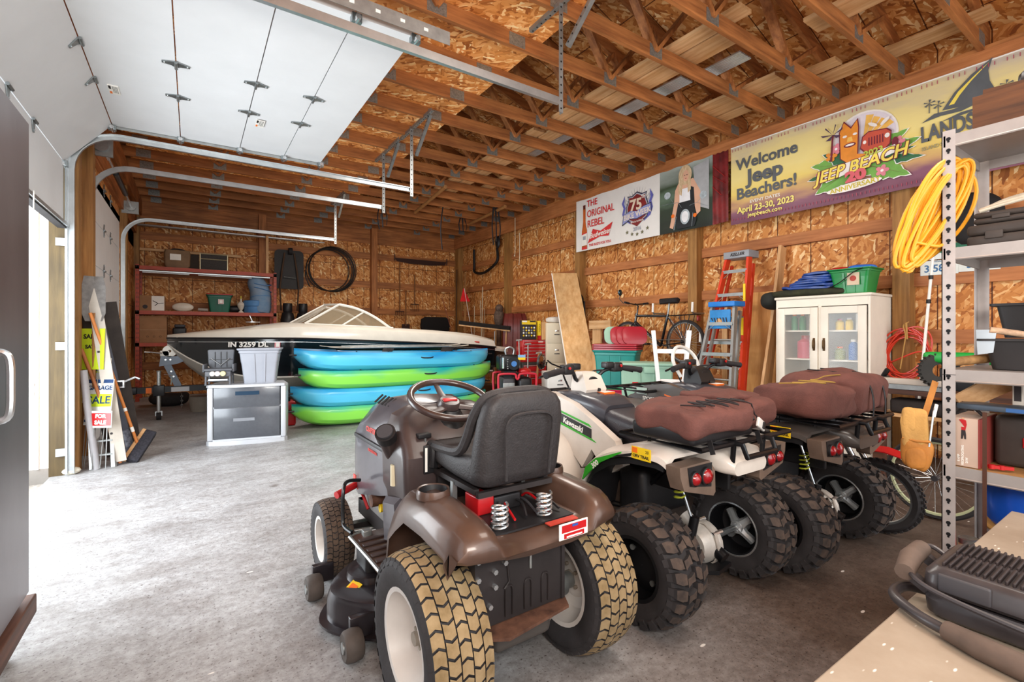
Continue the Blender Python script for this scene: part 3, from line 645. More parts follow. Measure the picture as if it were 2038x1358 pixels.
f = MB(); f.box(-.02, .09, .35, .362, .64, .685, blackp, .006); f.box(0, .07, .345, .352, .655, .67, galvd, .002); f.build('indicator', dt)
f = MB(); f.tube([(.0, .52, .84), (.0, .50, .90), (0, .49, .95)], [.10, .075, .045], blackp, 16); f.build('steering_boot', dt)
f = MB(); M = TR((0, .50, .985), (22, 0, 0)); n = 36
f.tube([(.185 * math.cos(2 * math.pi * i / n), .175 * math.sin(2 * math.pi * i / n), .01) for i in range(n)], .0165, mat('wheel_brown', '3a2a26', .35, var=.2, coat=.4), 10, closed=True, M=M)
sw = f.build('steering_wheel', tr)
f = MB()
for a in (90, 215, 325):
    a = R(a); f.tube([(.03 * math.cos(a), .03 * math.sin(a), -.02), (.1 * math.cos(a), .1 * math.sin(a), -.012), (.18 * math.cos(a), .17 * math.sin(a), .006)], [.022, .018, .014], dash, 8, M=M, flat=.5)
f.lathe([(.001, .008), (.045, .004), (.055, -.02), (.05, -.04)], dash, 20, M=M); f.box(-.035, .035, -.012, .012, .0, .012, redp, .004, M=M); f.cyl((0, 0, -.09), (0, 0, -.02), .02, blackp, 12, M=M); f.build('steering_spokes', sw)
# foot boards
for s in (-1, 1):
    f = MB(); f.box(s * .37, s * .2, .30, .82, .315, .335, brn, .008)
    for k in range(7): f.box(s * .355, s * .22, .35 + k * .06, .375 + k * .06, .335, .343, dash, .003)
    f.tube([(s * .37, .30, .34), (s * .375, .5, .345), (s * .375, .80, .335), (s * .3, .84, .33)], .008, galvd, 6); f.build('foot_board', tr)
f = MB(); f.tube(cr([(-.37, .78, .36), (-.385, .86, .37), (-.385, .88, .42), (-.38, .89, .53), (-.35, .93, .56), (-.28, .95, .55)], 5), .009, blackm, 8); f.build('lift_rod', tr)
f = MB(); f.box(-.2, .2, .64, 1.15, .34, .50, mat('engine_grey', '8b8784', .45, .5, var=.2), .02); f.box(-.24, -.16, .9, 1.05, .46, .58, mat('engine_grey', '8b8784'), .02); f.cyl((-.23, .80, .44), (-.1, .80, .44), .02, yellow, 10); f.cyl((-.26, .84, .47), (-.12, .84, .47), .03, rust, 10); f.build('engine', tr)
f = MB(); f.cyl((-.36, 1.10, .445), (-.24, 1.16, .465), .019, redp, 12); f.tube([(-.24, 1.12, .46), (-.22, 1.10, .42), (-.21, 1.04, .36)], .008, redp, 6); f.build('red_lever', tr)
# mower deck
deckm = mat('deck_black', '2f2a2e', .3, .4, var=.25, sc=6, coat=.4)
f = MB()
f.loft([[(x, y, z) for x, y in P] for P, z in [([( -.52 * q + .0, .62) if False else (
    (.52 * q) * math.cos(t) * (1 if abs(math.cos(t)) > 0 else 1), .66 + (.30 * q) * math.sin(t) * (1 + .12 * math.cos(3 * t))) for t in [2 * math.pi * k / 48 for k in range(48)]], z) for q, z in ((1.04, .045), (1.04, .055), (.98, .06), (.975, .14), (.95, .175), (.88, .195), (.7, .20), (.3, .20), (.01, .20))]], deckm)
dk = f.build('mower_deck', tr, ang=35)
for x in (-.30, .30):
    f = MB(); f.lathe([(.12, .19), (.115, .225), (.09, .24), (.05, .245), (.05, .30), (.001, .305)], deckm, 24, c=(x, .68, 0)); f.box(x - .06, x + .08, .60, .76, .20, .33, blackp, .02); f.box(x - .02, x + .02, .76, .80, .24, .36, galvd, .004); f.build('spindle_cover', dk)
f = MB(); f.box(-.035, .035, -.027, .027, 0, .002, yellow, M=TR((-.42, .60, .193), (12, -25, 20))); f.box(-.02, .02, -.018, .018, .002, .003, orange, M=TR((-.42, .60, .193), (12, -25, 20))); f.build('caution_label', dk)
for x, y in ((-.47, .42), (-.50, .96), (.47, .42), (.50, .96)):
    f = MB(); f.lathe([(.02, -.035), (.05, -.036), (.058, -.028), (.062, 0), (.058, .028), (.05, .036), (.02, .035)], mat('gauge_wheel', '4b433e', .7, var=.3, sc=12), 24, 'x', c=(x, y, .064)); f.cyl((x - .04, y, .064), (x + .04, y, .064), .022, galvd, 10); f.box(x + (.0 if x < 0 else -.1), x + (.1 if x < 0 else 0), y + .03, y + .06, .06, .15, deckm, .004); f.build('gauge_wheel', dk)
# ================================================================ quad bikes
bodyg = mat('quad_dark_grey', '3a3b42', .38, .1, var=.2, sc=6, coat=.3)
quadw = mat('quad_cream', 'd3cac0', .38, var=.12, sc=4, coat=.3)
lensr = mat('tail_lens', '8a0c14', .2, coat=.8, var=.3, sc=40)
green = mat('decal_green', '35a52b', .4)
cast = mat('cast_aluminium', 'c4beb6', .45, .35, var=.2, sc=14)
chrome = mat('chrome_hub', 'd3d9dc', .28, .7, var=.1)
taup = mat('taupe_plastic', '6c5a4e', .5, var=.25, sc=8)
def sheet(f, path, xi, xo, m, th=.010, curl=.035):
    s = 1 if xo > xi else -1; rg = []
    for y, z in path: rg.append([(xi, y, z), (xo - s * .05, y, z + .006), (xo, y, z - curl * .6), (xo + s * .004, y, z - curl - .012), (xo - s * .008, y, z - curl - .01), (xo - s * .055, y, z - th), (xi, y, z - th)])
    f.loft(rg, m)
def quad(name, label, loc, rz, white_, dec, kaw, rim_col=blackm):
    q = T(name, label, 'quad bike', loc, rz, None); W = white_
    for nm, l, Rr, w, rim in (('rear_wheel', (-.385, 0, .255), .238, .215, .13), ('rear_wheel', (.385, 0, .255), .238, .215, .13), ('front_wheel', (-.39, 1.17, .255), .24, .17, .13), ('front_wheel', (.39, 1.17, .255), .24, .17, .13)):
        wh = tyre(q, l, Rr, w, rim, 'mud', nm, seed=3, topm=mudm, sidem=tyrem); sd = -1 if l[0] < 0 else 1
        f = MB(); hw = w / 2
        f.lathe([(rim + .012, -hw * .86), (rim - .004, -hw * .84), (rim - .01, -hw * .3), (rim - .012, hw * .3), (rim - .004, hw * .84), (rim + .012, hw * .86)], rim_col, 36, 'x')
        f.lathe([(rim - .01, sd * hw * .1), (rim * .7, sd * hw * .25), (rim * .35, sd * hw * .3), (.001, sd * hw * .3)], rim_col, 30, 'x'); f.lathe([(rim + .003, -sd * hw * .855), (rim + .012, -sd * hw * .87), (rim + .004, -sd * hw * .88)], zinc, 36, 'x')
        rm = f.build('rim', wh)
        if nm == 'rear_wheel':
            f = MB()   # four-armed hub casting seen from the inside
            for k in range(4):
                a = R(45 + 90 * k); f.tube([(-sd * .03, 0, 0), (-sd * .02, .045 * math.cos(a), .045 * math.sin(a)), (-sd * .0, .092 * math.cos(a), .092 * math.sin(a))], [.034, .022, .024], chrome, 8); f.cyl((-sd * .02, .085 * math.cos(a), .085 * math.sin(a)), (sd * .035, .08 * math.cos(a), .085 * math.sin(a)), .013, galvd, 8)
            f.cyl((-sd * .05, 0, 0), (sd * .03, 0, 0), .034, chrome, 16); f.build('hub', wh)
    f = MB(); f.cyl((-.34, 0, .255), (.34, 0, .255), .017, zinc, 12); f.build('rear_axle', q)
    # final-drive casting
    f = MB(); f.lathe([(.02, -.085), (.075, -.08), (.095, -.05), (.098, 0), (.105, .01), (.105, .03), (.085, .045), (.06, .07), (.03, .10)], cast, 20, 'x', c=(.02, .0, .255)); f.lathe([(.105, -.02), (.112, -.02), (.112, .0), (.105, .0)], cast, 10, 'x', c=(.02, 0, .255))
    for k in range(6): a = R(60 * k + 20); f.cyl((.0, .1 * math.cos(a), .255 + .1 * math.sin(a)), (.075, .1 * math.cos(a), .255 + .1 * math.sin(a)), .011, zinc, 8)
    f.cyl((-.03, .0, .34), (-.03, .06, .38), .035, cast, 12); f.cyl((-.12, 0, .255), (-.07, 0, .255), .06, blackm, 14); f.prism([(-.10, -.02), (.06, -.05), (.09, -.12), (-.04, -.14), (-.12, -.08)], .16, .18, blackm); f.cyl((.02, -.09, .24), (.02, -.13, .22), .03, blackm, 12); f.build('final_drive', q)
    f = MB(); f.cyl((-.10, -.05, .36), (-.16, .02, .66), .007, zinc, 8); f.cyl((-.115, -.04, .33), (-.10, -.05, .42), .022, blackm, 12); f.build('shock_absorber', q)
    coil('shock_spring', q, (-.15, .0, .50), .024, .10, 4, .004, mat('spring_yellow', 'c6cc3a', .5))
    # frame, engine, plastics under the body
    f = MB()
    for s in (-1, 1):
        f.tube([(s * .13, -.2, .70), (s * .13, .1, .62), (s * .14, .35, .36), (s * .14, .85, .30), (s * .13, 1.2, .40), (s * .12, 1.3, .66)], .016, blackm, 8); f.tube([(s * .13, .1, .62), (s * .13, .6, .66), (s * .12, 1.2, .64)], .014, blackm, 8)
    f.build('frame', q)
    f = MB(); f.box(-.14, .14, .38, .86, .26, .58, mat('engine_dark', '4e4038', .55, .3, var=.5, sc=12), .04); f.cyl((-.17, .55, .36), (.17, .55, .36), .10, mat('engine_case', '8a6f55', .5, .4, var=.4, sc=14), 18); f.cyl((-.19, .72, .5), (.1, .72, .5), .06, mat('engine_case', '8a6f55'), 14); f.box(-.2, .2, .18, .36, .34, .6, blackp, .04); f.build('engine', q)
    for s in (-1, 1):
        f = MB(); f.box(s * .16, s * .40, .42, .86, .27, .30, blackp, .01); f.build('foot_well', q)
        # rear fender: shell, black liner, tail-lamp pod
        path = [(y, z) for y, z in ((.44, .40), (.42, .50), (.385, .60), (.33, .67), (.22, .735), (.08, .775), (-.06, .785), (-.11, .778), (-.135, .765))]
        f = MB(); sheet(f, [(v.x, v.y) for v in cr([(a, b, 0) for a, b in path], 3)], s * .12, s * .42, W); rf = f.build('rear_fender', q, ang=50)
        f = MB(); sheet(f, [(y * .97, z - .02) for y, z in path[:8]], s * .10, s * .40, blackp, curl=.05); f.box(s * .10, s * .125, -.10, .40, .52, .74, blackp, .01); f.build('wheel_liner', q)
        PM = Matrix.Translation((s * .025, 0, .0)); f = MB(); f.prism([(s * .20, .745), (s * .405, .742), (s * .40, .70), (s * .375, .64), (s * .17, .585), (s * .155, .60), (s * .16, .70)], -.14, -.21, taup, 'y', M=PM); f.prism([(s * .185, .735), (s * .355, .735), (s * .34, .655), (s * .19, .63)], -.21, -.213, blackp, 'y', M=PM); pod = f.build('tail_light_pod', q)
        for cx, rr in ((.235, .034), (.315, .028)):
            f = MB(); f.lathe([(rr * 1.15, 0), (rr * 1.15, .012), (rr, .014)], blackp, 20, 'y', M=Matrix.Translation((s * (cx + .025), -.213, .685)) @ Matrix.Scale(-1, 4, (0, 1, 0))); f.lathe([(rr, .01), (rr * .8, .022), (rr * .4, .028), (.001, .03)], lensr, 20, 'y', M=Matrix.Translation((s * (cx + .025), -.213, .685)) @ Matrix.Scale(-1, 4, (0, 1, 0))); f.build('tail_lamp', pod)
        path = ((.60, .34), (.66, .50), (.72, .62), (.82, .70), (.98, .765), (1.16, .79), (1.32, .775), (1.44, .72), (1.52, .62))
        f = MB(); sheet(f, [(v.x, v.y) for v in cr([(a, b, 0) for a, b in path], 3)], s * .16, s * .46, W); f.build('front_fender', q, ang=50)
        f = MB(); sheet(f, [(y, z - .02) for y, z in path], s * .14, s * .44, blackp, curl=.05); f.build('wheel_liner', q)
        # side fairing with decals
        fp = [(.30, .60), (.36, .72), (.52, .80), (.70, .88), (.92, .93), (1.12, .90), (1.28, .80), (1.1, .76), (.86, .70), (.72, .60), (.62, .52), (.54, .64), (.42, .52)]
        f = MB(); rg = []
        f.prism(fp, s * .165, s * .215, W, 'x'); fg = f.build('side_fairing', q, ang=30)
        f = MB(); x0, x1 = s * .214, s * .219
        f.prism([(.54, .70), (.96, .785), (1.0, .825), (.94, .835), (.54, .755)], x0, x1, blackp, 'x')
        f.prism([(.50, .685), (.96, .77), (.96, .785), (.54, .703)], x0, x1 + s * .001, dec, 'x'); f.prism([(.54, .765), (.94, .84), (.94, .85), (.56, .78)], x0, x1, dec, 'x')
        fl = FX(x1 + s * .001, .695, .755, -12) if s < 0 else Matrix.Translation((x1, .78, .778)) @ Euler((R(90), 0, R(90))).to_matrix().to_4x4()
        if kaw: f.text('Kawasaki', .048, white, fl, .0008, bold=.0012)
        f.build('side_decal', fg)
        f = MB(); xo = s * .4235; f.prism([(.385, .545), (.36, .615), (.29, .675), (.12, .742), (.12, .735), (.26, .66), (.33, .60)], xo - s * .006, xo + s * .006, dec, 'x'); f.prism([(.37, .60), (.28, .68), (.05, .752), (.06, .735), (.2, .70), (.32, .63)], xo - s * .005, xo + s * .0055, blackp, 'x')
        if kaw and s < 0: f.text('300', .036, white, FX(xo - .0065, .29, .645, 38), .0005, bold=.001)
        f.build('fender_decal', rf)
    f = MB(); M = TR((-.345, .0, .792), (-4, -10, 90 + 90)); M = Matrix.Translation((-.422, -.0, .757)) @ Euler((R(90), 0, R(-90))).to_matrix().to_4x4()
    f.box(-.055, .055, -.028, .028, 0, .003, yellow, M=M); f.box(-.05, -.02, .0, .024, .003, .004, orange, M=M); f.text('ORV TRAIL', .019, blackp, M @ Matrix.Translation((0, -.013, .0036)), .0004, bold=.0006); f.text('20', .02, blackp, M @ Matrix.Translation((.035, .012, .0036)), .0004)
    f.build('trail_sticker', q)
    # central body: tail plate, seat, tank, nose
    f = MB(); f.loft([[(x, y, z + b) for x, b in rrect(w, h, .03)] for y, w, h, z in ((-.27, .13, .03, .70), (-.22, .16, .045, .72), (0, .16, .05, .74), (.2, .15, .06, .74))], W); f.build('tail_plate', q)
    f = MB(); f.loft([[(x, y, z + b) for x, b in rrect(w, h, .05)] for y, w, h, z in ((-.14, .10, .05, .775), (-.10, .14, .058, .78), (.10, .155, .065, .775), (.32, .15, .065, .77), (.48, .14, .07, .785), (.58, .12, .07, .80), (.60, .10, .05, .80))], mat('quad_seat', '2e2c32', .42, var=.15, sc=12, bump=.3, bsc=150)); f.build('seat', q, ang=50)
    f = MB(); f.loft([[(x, y, z + b) for x, b in rrect(w, h, .05)] for y, w, h, z in ((.52, .13, .06, .82), (.60, .16, .085, .83), (.78, .165, .10, .84), (.95, .15, .09, .84), (1.15, .16, .07, .80), (1.35, .17, .06, .74), (1.45, .14, .04, .70))], bodyg); tk = f.build('tank_cover', q, ang=50)
    f = MB(); f.box(.01, .10, .66, .74, .918, .9345, orange, M=None); f.box(.012, .098, .662, .722, .920, .9355, white); f.build('warning_label', tk)
    f = MB(); f.cyl((0, .9, .85), (0, .80, 1.02), .03, blackm, 12); f.cyl((0, .84, .94), (0, .84, .97), .06, blackp, 14); f.build('steering_stem', q)
    hb = MB(); hb.tube(cr([(-.40, .72, 1.055), (-.26, .75, 1.075), (-.14, .79, 1.06), (-.07, .82, 1.0), (.07, .82, 1.0), (.14, .79, 1.06), (.26, .75, 1.075), (.40, .72, 1.055)], 5), .0125, blackm, 8); hb = hb.build('handlebar', q)
    for s in (-1, 1):
        f = MB(); f.tube([(s * .25, .75, 1.076), (s * .30, .743, 1.07), (s * .38, .725, 1.06), (s * .405, .72, 1.055)], [.017, .020, .019, .022], blackr, 10); f.build('grip', hb)
        f = MB(); f.box(s * .17, s * .25, .73, .79, 1.05, 1.11, blackp, .012); f.box(s * .11, s * .18, .74, .80, 1.075, 1.115, blackp, .01); f.tube([(s * .2, .80, 1.07), (s * .30, .80, 1.06), (s * .40, .785, 1.04)], .007, blackm, 6); f.tube(cr([(s * .15, .8, 1.06), (s * .12, .9, 1.04), (s * .06, .92, .95), (s * .05, .88, .88)], 4), .006, blackp, 6); f.cyl((s * .22, .725, 1.09), (s * .22, .718, 1.09), .009, redp, 8); f.build('controls', hb)
    f = MB(); f.loft([[(x, y, z) for x, y in ((-.09, .74), (.09, .74), (.08, .86), (-.08, .86))] for z in (.90,)] + [[(-.085, .72, .95), (.085, .72, .95), (.075, .88, .95), (-.075, .88, .95)], [(-.075, .76, 1.03), (.075, .76, 1.03), (.06, .88, 1.03), (-.06, .88, 1.03)], [(-.05, .80, 1.055), (.05, .80, 1.055), (.04, .87, 1.055), (-.04, .87, 1.055)]], quadw if kaw else blackp)
    f.loft([[(c[0] + .04 * math.cos(t), c[1], c[2] + .02 * math.sin(t)) for t in [2 * math.pi * k / 16 for k in range(16)]] for c in ((0, .765, 1.01), (0, .75, 1.005))], blackp); f.cyl((.02, .75, .95), (.02, .715, .945), .012, blackp, 12); f.build('meter_pod', hb)
    # racks
    f = MB(); z = .815
    f.tube([(-.36, -.26, z), (-.36, .18, z), (.36, .18, z), (.36, -.26, z)], .012, blackm, 8, closed=True)
    for x in (-.22, -.08, .08, .22): f.tube([(x, -.26, z), (x, .18, z)], .008, blackm, 6)
    f.tube([(-.12, -.26, z), (-.12, -.30, z), (-.12, -.32, z - .05), (.12, -.32, z - .05), (.12, -.30, z), (.12, -.26, z)], .012, blackm, 8)
    f.tube([(-.12, -.26, z - .0), (-.12, -.25, z - .12), (.12, -.25, z - .12), (.12, -.26, z)], .012, blackm, 8)
    for x in (-.25, .25):
        for y in (-.1, .1): f.tube([(x, y, z), (x, y, z - .05)], .01, blackm, 6)
    f.build('rear_rack', q)
    f = MB(); z = .865
    f.tube([(-.34, 1.02, z), (-.34, 1.42, z), (.34, 1.42, z), (.34, 1.02, z)], .012, blackm, 8, closed=True)
    for x in (-.2, -.07, .07, .2): f.tube([(x, 1.02, z), (x, 1.42, z)], .008, blackm, 6)
    for x in (-.2, .2):
        for y in (1.1, 1.35): f.tube([(x, y, z), (x * .8, y, z - .12)], .01, blackm, 6)
    f.build('front_rack', q)
    return q
quad('quad_bike', 'cream quad bike with green decals and muddy tyres, parked beside the lawn tractor', (2.10, 1.45, 0), 0, quadw, green, True)
f = MB(); f.tube([(-.25, .75, 1.09), (-.33, .76, 1.12), (-.36, .76, 1.14)], .005, blackm, 6)
q1 = bpy.data.objects['quad_bike']; f.lathe([(.001, .012), (.035, .01), (.048, 0), (.04, -.012), (.001, -.02)], blackp, 20, 'y', M=TR((-.40, .77, 1.135), (0, 0, 25))); f.lathe([(.044, 0), (.03, -.005), (.001, -.006)], mat('mirror_glass', '8a7566', .08, 1), 20, 'y', M=TR((-.40, .756, 1.135), (0, 0, 25))); f.build('mirror', q1)
q2 = quad('quad_bike', 'dark grey quad bike with an orange stripe, parked beyond the cream one', (3.12, 1.35, 0), 0, mat('quad2_grey', '4a4542', .4, var=.2, coat=.3), mat('decal_orange', 'dd6a2a', .45), False)
f = MB(); f.text('SPORTFORCE', .04, white, FX(-.222, 1.02, .80, 0), .0006); f.box(-.224, -.218, 1.1, 1.2, .83, .88, mat('quad_tint', '9fb3a8', .3)); f.build('brand_lettering', q2)
# windscreen hoop of tubing on the second quad
f = MB(); f.tube(cr([(-.13, .86, .98), (-.17, .9, 1.10), (-.10, .93, 1.19), (.02, .94, 1.19), (.12, .92, 1.12), (.15, .88, .98)], 6), .013, mat('clear_hose', 'd9d8d2', .25, var=.1, coat=.5), 8); f.build('hoop', q2)

# ---- cargo bags
brown = mat('bag_brown', '613a33', .85, var=.25, sc=9, bump=.5, bsc=140)
cord = mat('bungee_cord', '1b1214', .6)
tancord = mat('tan_cord', '9a7a35', .6)
from mathutils import noise as _nz
def blob(f, c, r, m, e=.45, amp=.012, seed=0, n=28, fr=5, rz=0):
    cs, sn = math.cos(R(rz)), math.sin(R(rz)); rings = []
    pw = lambda v: math.copysign(abs(v) ** e, v)
    for i in range(n // 2 + 1):
        t = -math.pi / 2 + math.pi * i / (n // 2); o = []
        for j in range(n):
            p = 2 * math.pi * j / n; x, y, z = pw(math.cos(t)) * pw(math.cos(p)) * r[0], pw(math.cos(t)) * pw(math.sin(p)) * r[1], pw(math.sin(t)) * r[2]
            if i in (0, n // 2): x *= .02; y *= .02
            d = _nz.noise_vector(Vector((x * fr + seed, y * fr, z * fr))) * amp; x += d.x; y += d.y; z += d.z
            o.append((c[0] + x * cs - y * sn, c[1] + x * sn + y * cs, c[2] + z))
        rings.append(o)
    f.loft(rings, m)
def bag(label, loc, parts, cords, rz=0, cm=cord):
    b = T('cargo_bag', label, 'bag', loc, rz)
    for k, (nm, c, r, s) in enumerate(parts):
        f = MB(); blob(f, c, r, brown, .42, .034, s, 44, 8); f.build(nm, b, ang=80)
    def top(x, y):
        z = 0
        for nm, c, r, s_ in parts:
            k = 1 - abs((x - c[0]) / r[0]) ** 4.5 - abs((y - c[1]) / r[1]) ** 4.5
            if k > 0: z = max(z, c[2] + r[2] * k ** .22 + .016)
        return z
    for pts, m in cords:
        pts = [(p.x, p.y, max(p.z, top(p.x, p.y))) for p in cr(pts, 6)]
        f = MB(); f.tube(pts, .0035, m, 6); f.build('bungee', b)
    return b
zz = .83
b1 = bag('long brown cargo bag laced with black bungee cord, strapped on the cream quad bike', (2.10, 1.41, zz), [('front_pouch', (-.17, -.05, .092), (.245, .20, .058), 1), ('rear_pouch', (.20, .02, .075), (.20, .20, .072), 5), ('flap', (.19, .05, .150), (.19, .14, .016), 7)],
     [([(-.36, -.12, .10), (-.30, -.2, .125), (-.28, -.10, .15), (-.25, -.21, .10), (-.22, -.1, .15), (-.18, -.23, .10), (-.15, -.1, .155), (-.10, -.23, .10), (-.06, -.1, .155), (0, -.2, .13), (.05, -.1, .15)], cord), ([(-.05, -.15, .15), (.03, -.23, .10), (.10, -.20, .06)], cord)], 0)
f = MB(); f.box(-.40, .06, -.21, .12, .0, .075, blackp, .02); f.build('pocket', b1)
f = MB(); f.box(-.02, .07, -.005, .008, -.022, .022, mat('buckle_white', 'cfcbc6', .4), .004, M=TR((.06, -.235, .06), (0, 25, 10))); f.box(.03, .05, -.012, -.004, -.015, .015, blackp, M=TR((.06, -.235, .06), (0, 25, 10))); f.tube([(.0, -.24, .08), (.02, -.2, .13)], .008, blackp, 6); f.build('buckle', b1)
for x in (-.34, .02):
    f = MB(); f.beam((x, -.245, .03), (x, -.262, -.025), .022, .004, blackp, up=(1, 0, 0)); f.build('strap', b1)
b2 = bag('tall brown cargo bag with a loop of tan cord, strapped on the dark quad bike', (3.14, 1.33, zz), [('front_pouch', (-.22, .0, .095), (.22, .22, .088), 9), ('main_pouch', (.12, .0, .115), (.24, .23, .108), 13), ('top_flap', (.14, .02, .215), (.17, .11, .025), 17)],
     [([(-.40, .05, .13), (-.34, -.1, .165), (-.36, .0, .185), (-.26, -.13, .16), (-.24, .02, .19), (-.17, -.14, .165), (-.14, 0, .195), (-.05, -.12, .18)], tancord)], 0)
for x in (.05, .22):
    f = MB(); f.tube(cr([(x, .1, .245), (x, -.1, .235), (x, -.215, .19), (x, -.245, .1), (x, -.245, .0)], 4), .008, blackp, 6, flat=.5); f.build('strap', b2)

# ---- small red dirt bike behind the quads (front wheel towards the shelving)
db = T('dirt_bike', 'small red dirt bike in shadow behind the dark quad bike', 'dirt bike', (3.74, 1.24, 0), 0)
def wire_wheel(parent, loc, Rr, tw, rimr, name='wheel', tyre_m=None, rim_m=None, knob=True, M=None, spokes=28):
    f = MB(); tm = tyre_m or tyrem; prof = [(rimr, -tw * .4), (rimr + (Rr - rimr) * .6, -tw * .5), (Rr * .985, -tw * .3), (Rr, 0), (Rr * .985, tw * .3), (rimr + (Rr - rimr) * .6, tw * .5), (rimr, tw * .4)]
    f.lathe(prof, tm, 48, 'x', M=M)
    if knob:
        for k in range(40):
            a = 2 * math.pi * k / 40
            for s in (-.28, 0, .28):
                f.box(s * tw - tw * .1, s * tw + tw * .1, -.008, .008, Rr - .004, Rr + .009, tm, M=(M or Matrix()) @ Matrix.Rotation(a + (s != 0) * .07, 4, 'X'))
    wh = f.build(name, parent, loc=loc)
    f = MB(); f.lathe([(rimr + .004, -tw * .34), (rimr - .012, -tw * .28), (rimr - .016, 0), (rimr - .012, tw * .28), (rimr + .004, tw * .34)], rim_m or galv, 40, 'x', M=M); f.build('rim', wh)
    f = MB()
    for k in range(spokes):
        a = 2 * math.pi * k / spokes; b = a + (.35 if k % 2 else -.35); x = tw * .45 * (1 if k % 4 < 2 else -1)
        f.cyl((x, .02 * math.cos(b), .02 * math.sin(b)), (0, (rimr - .01) * math.cos(a), (rimr - .01) * math.sin(a)), .0013, zinc, 5, M=M)
    f.cyl((-tw * .6, 0, 0), (tw * .6, 0, 0), .02, darkg, 12, M=M); f.build('spokes', wh); return wh
wire_wheel(db, (0, 0, .24), .23, .065, .18, 'front_wheel', spokes=32); wire_wheel(db, (0, 1.12, .26), .25, .085, .18, 'rear_wheel')
for s in (-1, 1):
    f = MB(); f.cyl((s * .075, -.0, .25), (s * .075, .20, .62), .019, zinc, 12); f.cyl((s * .075, .16, .56), (s * .075, .28, .80), .026, blackm, 12); f.build('fork_leg', db)
f = MB(); f.loft([[(x, y, z - abs(x) * .4) for x in (-w, -w * .5, 0, w * .5, w)] + [(x, y, z - abs(x) * .4 - .006) for x in (w, w * .5, 0, -w * .5, -w)] for y, z, w in ((-.22, .50, .04), (-.15, .54, .06), (-.05, .565, .065), (.15, .56, .06), (.28, .50, .05))], redp); f.build('front_fender', db)
f = MB(); f.box(-.06, .06, .36, .72, .24, .48, blackm, .03); f.tube([(0, .26, .78), (0, .5, .5), (0, .6, .25), (0, .8, .35), (0, 1.12, .26)], .02, redp, 8); f.tube([(0, .26, .78), (0, .7, .68), (0, 1.1, .72)], .018, redp, 8); f.build('frame', db)
f = MB(); f.loft([[(x, y, z + b) for x, b in rrect(w, h, .02)] for y, w, h, z in ((.34, .05, .03, .76), (.55, .08, .06, .76), (.75, .07, .04, .76), (1.15, .06, .03, .80), (1.4, .05, .015, .84))], redp); f.build('bodywork', db)
f = MB(); f.tube(cr([(-.32, .26, 1.0), (-.18, .30, 1.01), (-.08, .28, .90), (.08, .28, .90), (.18, .30, 1.01), (.32, .26, 1.0)], 4), .011, blackm, 8); f.tube([(.2, .29, 1.005), (.34, .25, 1.0)], .018, blackr, 8); f.tube([(-.2, .29, 1.005), (-.34, .25, 1.0)], .018, blackr, 8); f.build('handlebar', db)
f = MB(); f.cyl((0, .5, 0), (-.14, .5, .3), .008, blackm); f.build('side_stand', db)
bw = T('loose_bike_wheel', 'loose bicycle wheel with a pale tyre rim standing in the dark behind the tan bag', 'wheel', (4.30, 1.10, .29), 0)  # a whole loose bicycle wheel: tyre, rim and spokes
wire_wheel(bw, (0, 0, 0), .285, .04, .255, 'tyre', rim_m=mat('pale_rim', 'b9bf98', .5), knob=False)
# ================================================================ steel freezer cabinet by the open door
steel = mat('stainless_dark', '9b9598', .36, .85, var=.25, sc=1.2, stretch=(1, 1, .5), col2='6b6266')
fr = T('freezer', 'tall dark stainless steel freezer cabinet on a wooden dolly, cut off by the left edge', 'freezer', (-.92, 2.0, 0))
f = MB(); f.box(-.35, .33, -.72, .71, .22, 2.19, mat('freezer_side', '4b4648', .35, .6, var=.2), .012); bd = f.build('body', fr)
f = MB(); f.box(.335, .365, -.70, .72, .24, 2.16, steel, .006); dr = f.build('door', fr)
f = MB(); f.tube(cr([(.365, .30, 1.24), (.40, .30, 1.22), (.405, .30, 1.12), (.40, .30, 1.02), (.365, .30, 1.0)], 5), .012, zinc, 8); f.build('handle', dr)
f = MB(); f.box(.34, .355, .725, .735, .24, 2.17, mat('freezer_edge', '8f7c74', .4, .6)); f.build('door_edge', dr)
dolly = wood('dolly_wood', '6a4434', '2f1d16', 'y')
f = MB(); f.box(-.36, .38, -.76, .76, .135, .215, dolly, .006); f.build('dolly', fr)
for x, y in ((.30, .66), (-.28, .66), (.30, -.66), (-.28, -.66)):
    f = MB(); f.cyl((x - .015, y, .045), (x + .015, y, .045), .045, blackr, 18); f.box(x - .03, x + .03, y - .03, y + .03, .09, .135, blackm, .004); f.build('caster', fr)
# ================================================================ bench in the foreground and the sandwich press on it
bench_m = mat('bench_top_worn', 'a79a8a', .42, var=.12, sc=4, col2='8a7a68')
def _scratch(m):
    nt = m.node_tree; N = nt.nodes.new; L = nt.links.new; b = nt.nodes['Principled BSDF']; src = b.inputs['Base Color'].links[0].from_socket
    tc = N('ShaderNodeTexCoord'); mp = N('ShaderNodeMapping'); mp.inputs['Scale'].default_value = (14, 44, 1); mp.inputs['Rotation'].default_value = (0, 0, .4); L(tc.outputs['Object'], mp.inputs[0])
    v = N('ShaderNodeTexVoronoi'); v.inputs['Scale'].default_value = 1; L(mp.outputs[0], v.inputs[0])
    r = N('ShaderNodeValToRGB'); r.color_ramp.elements[0].position = .06; r.color_ramp.elements[1].position = .12; r.color_ramp.elements[0].color = (1, 1, 1, 1); r.color_ramp.elements[1].color = (0, 0, 0, 1); L(v.outputs[0], r.inputs[0])
    mx = N('ShaderNodeMix'); mx.data_type = 'RGBA'; L(r.outputs[0], mx.inputs[0]); L(src, mx.inputs[6]); mx.inputs[7].default_value = lin('dcd6cc'); L(mx.outputs[2], b.inputs['Base Color'])
_scratch(bench_m)
wk = T('workbench', 'worn tan workbench top filling the bottom right corner, under the sandwich press', 'workbench', (1.35, -.10, 0))
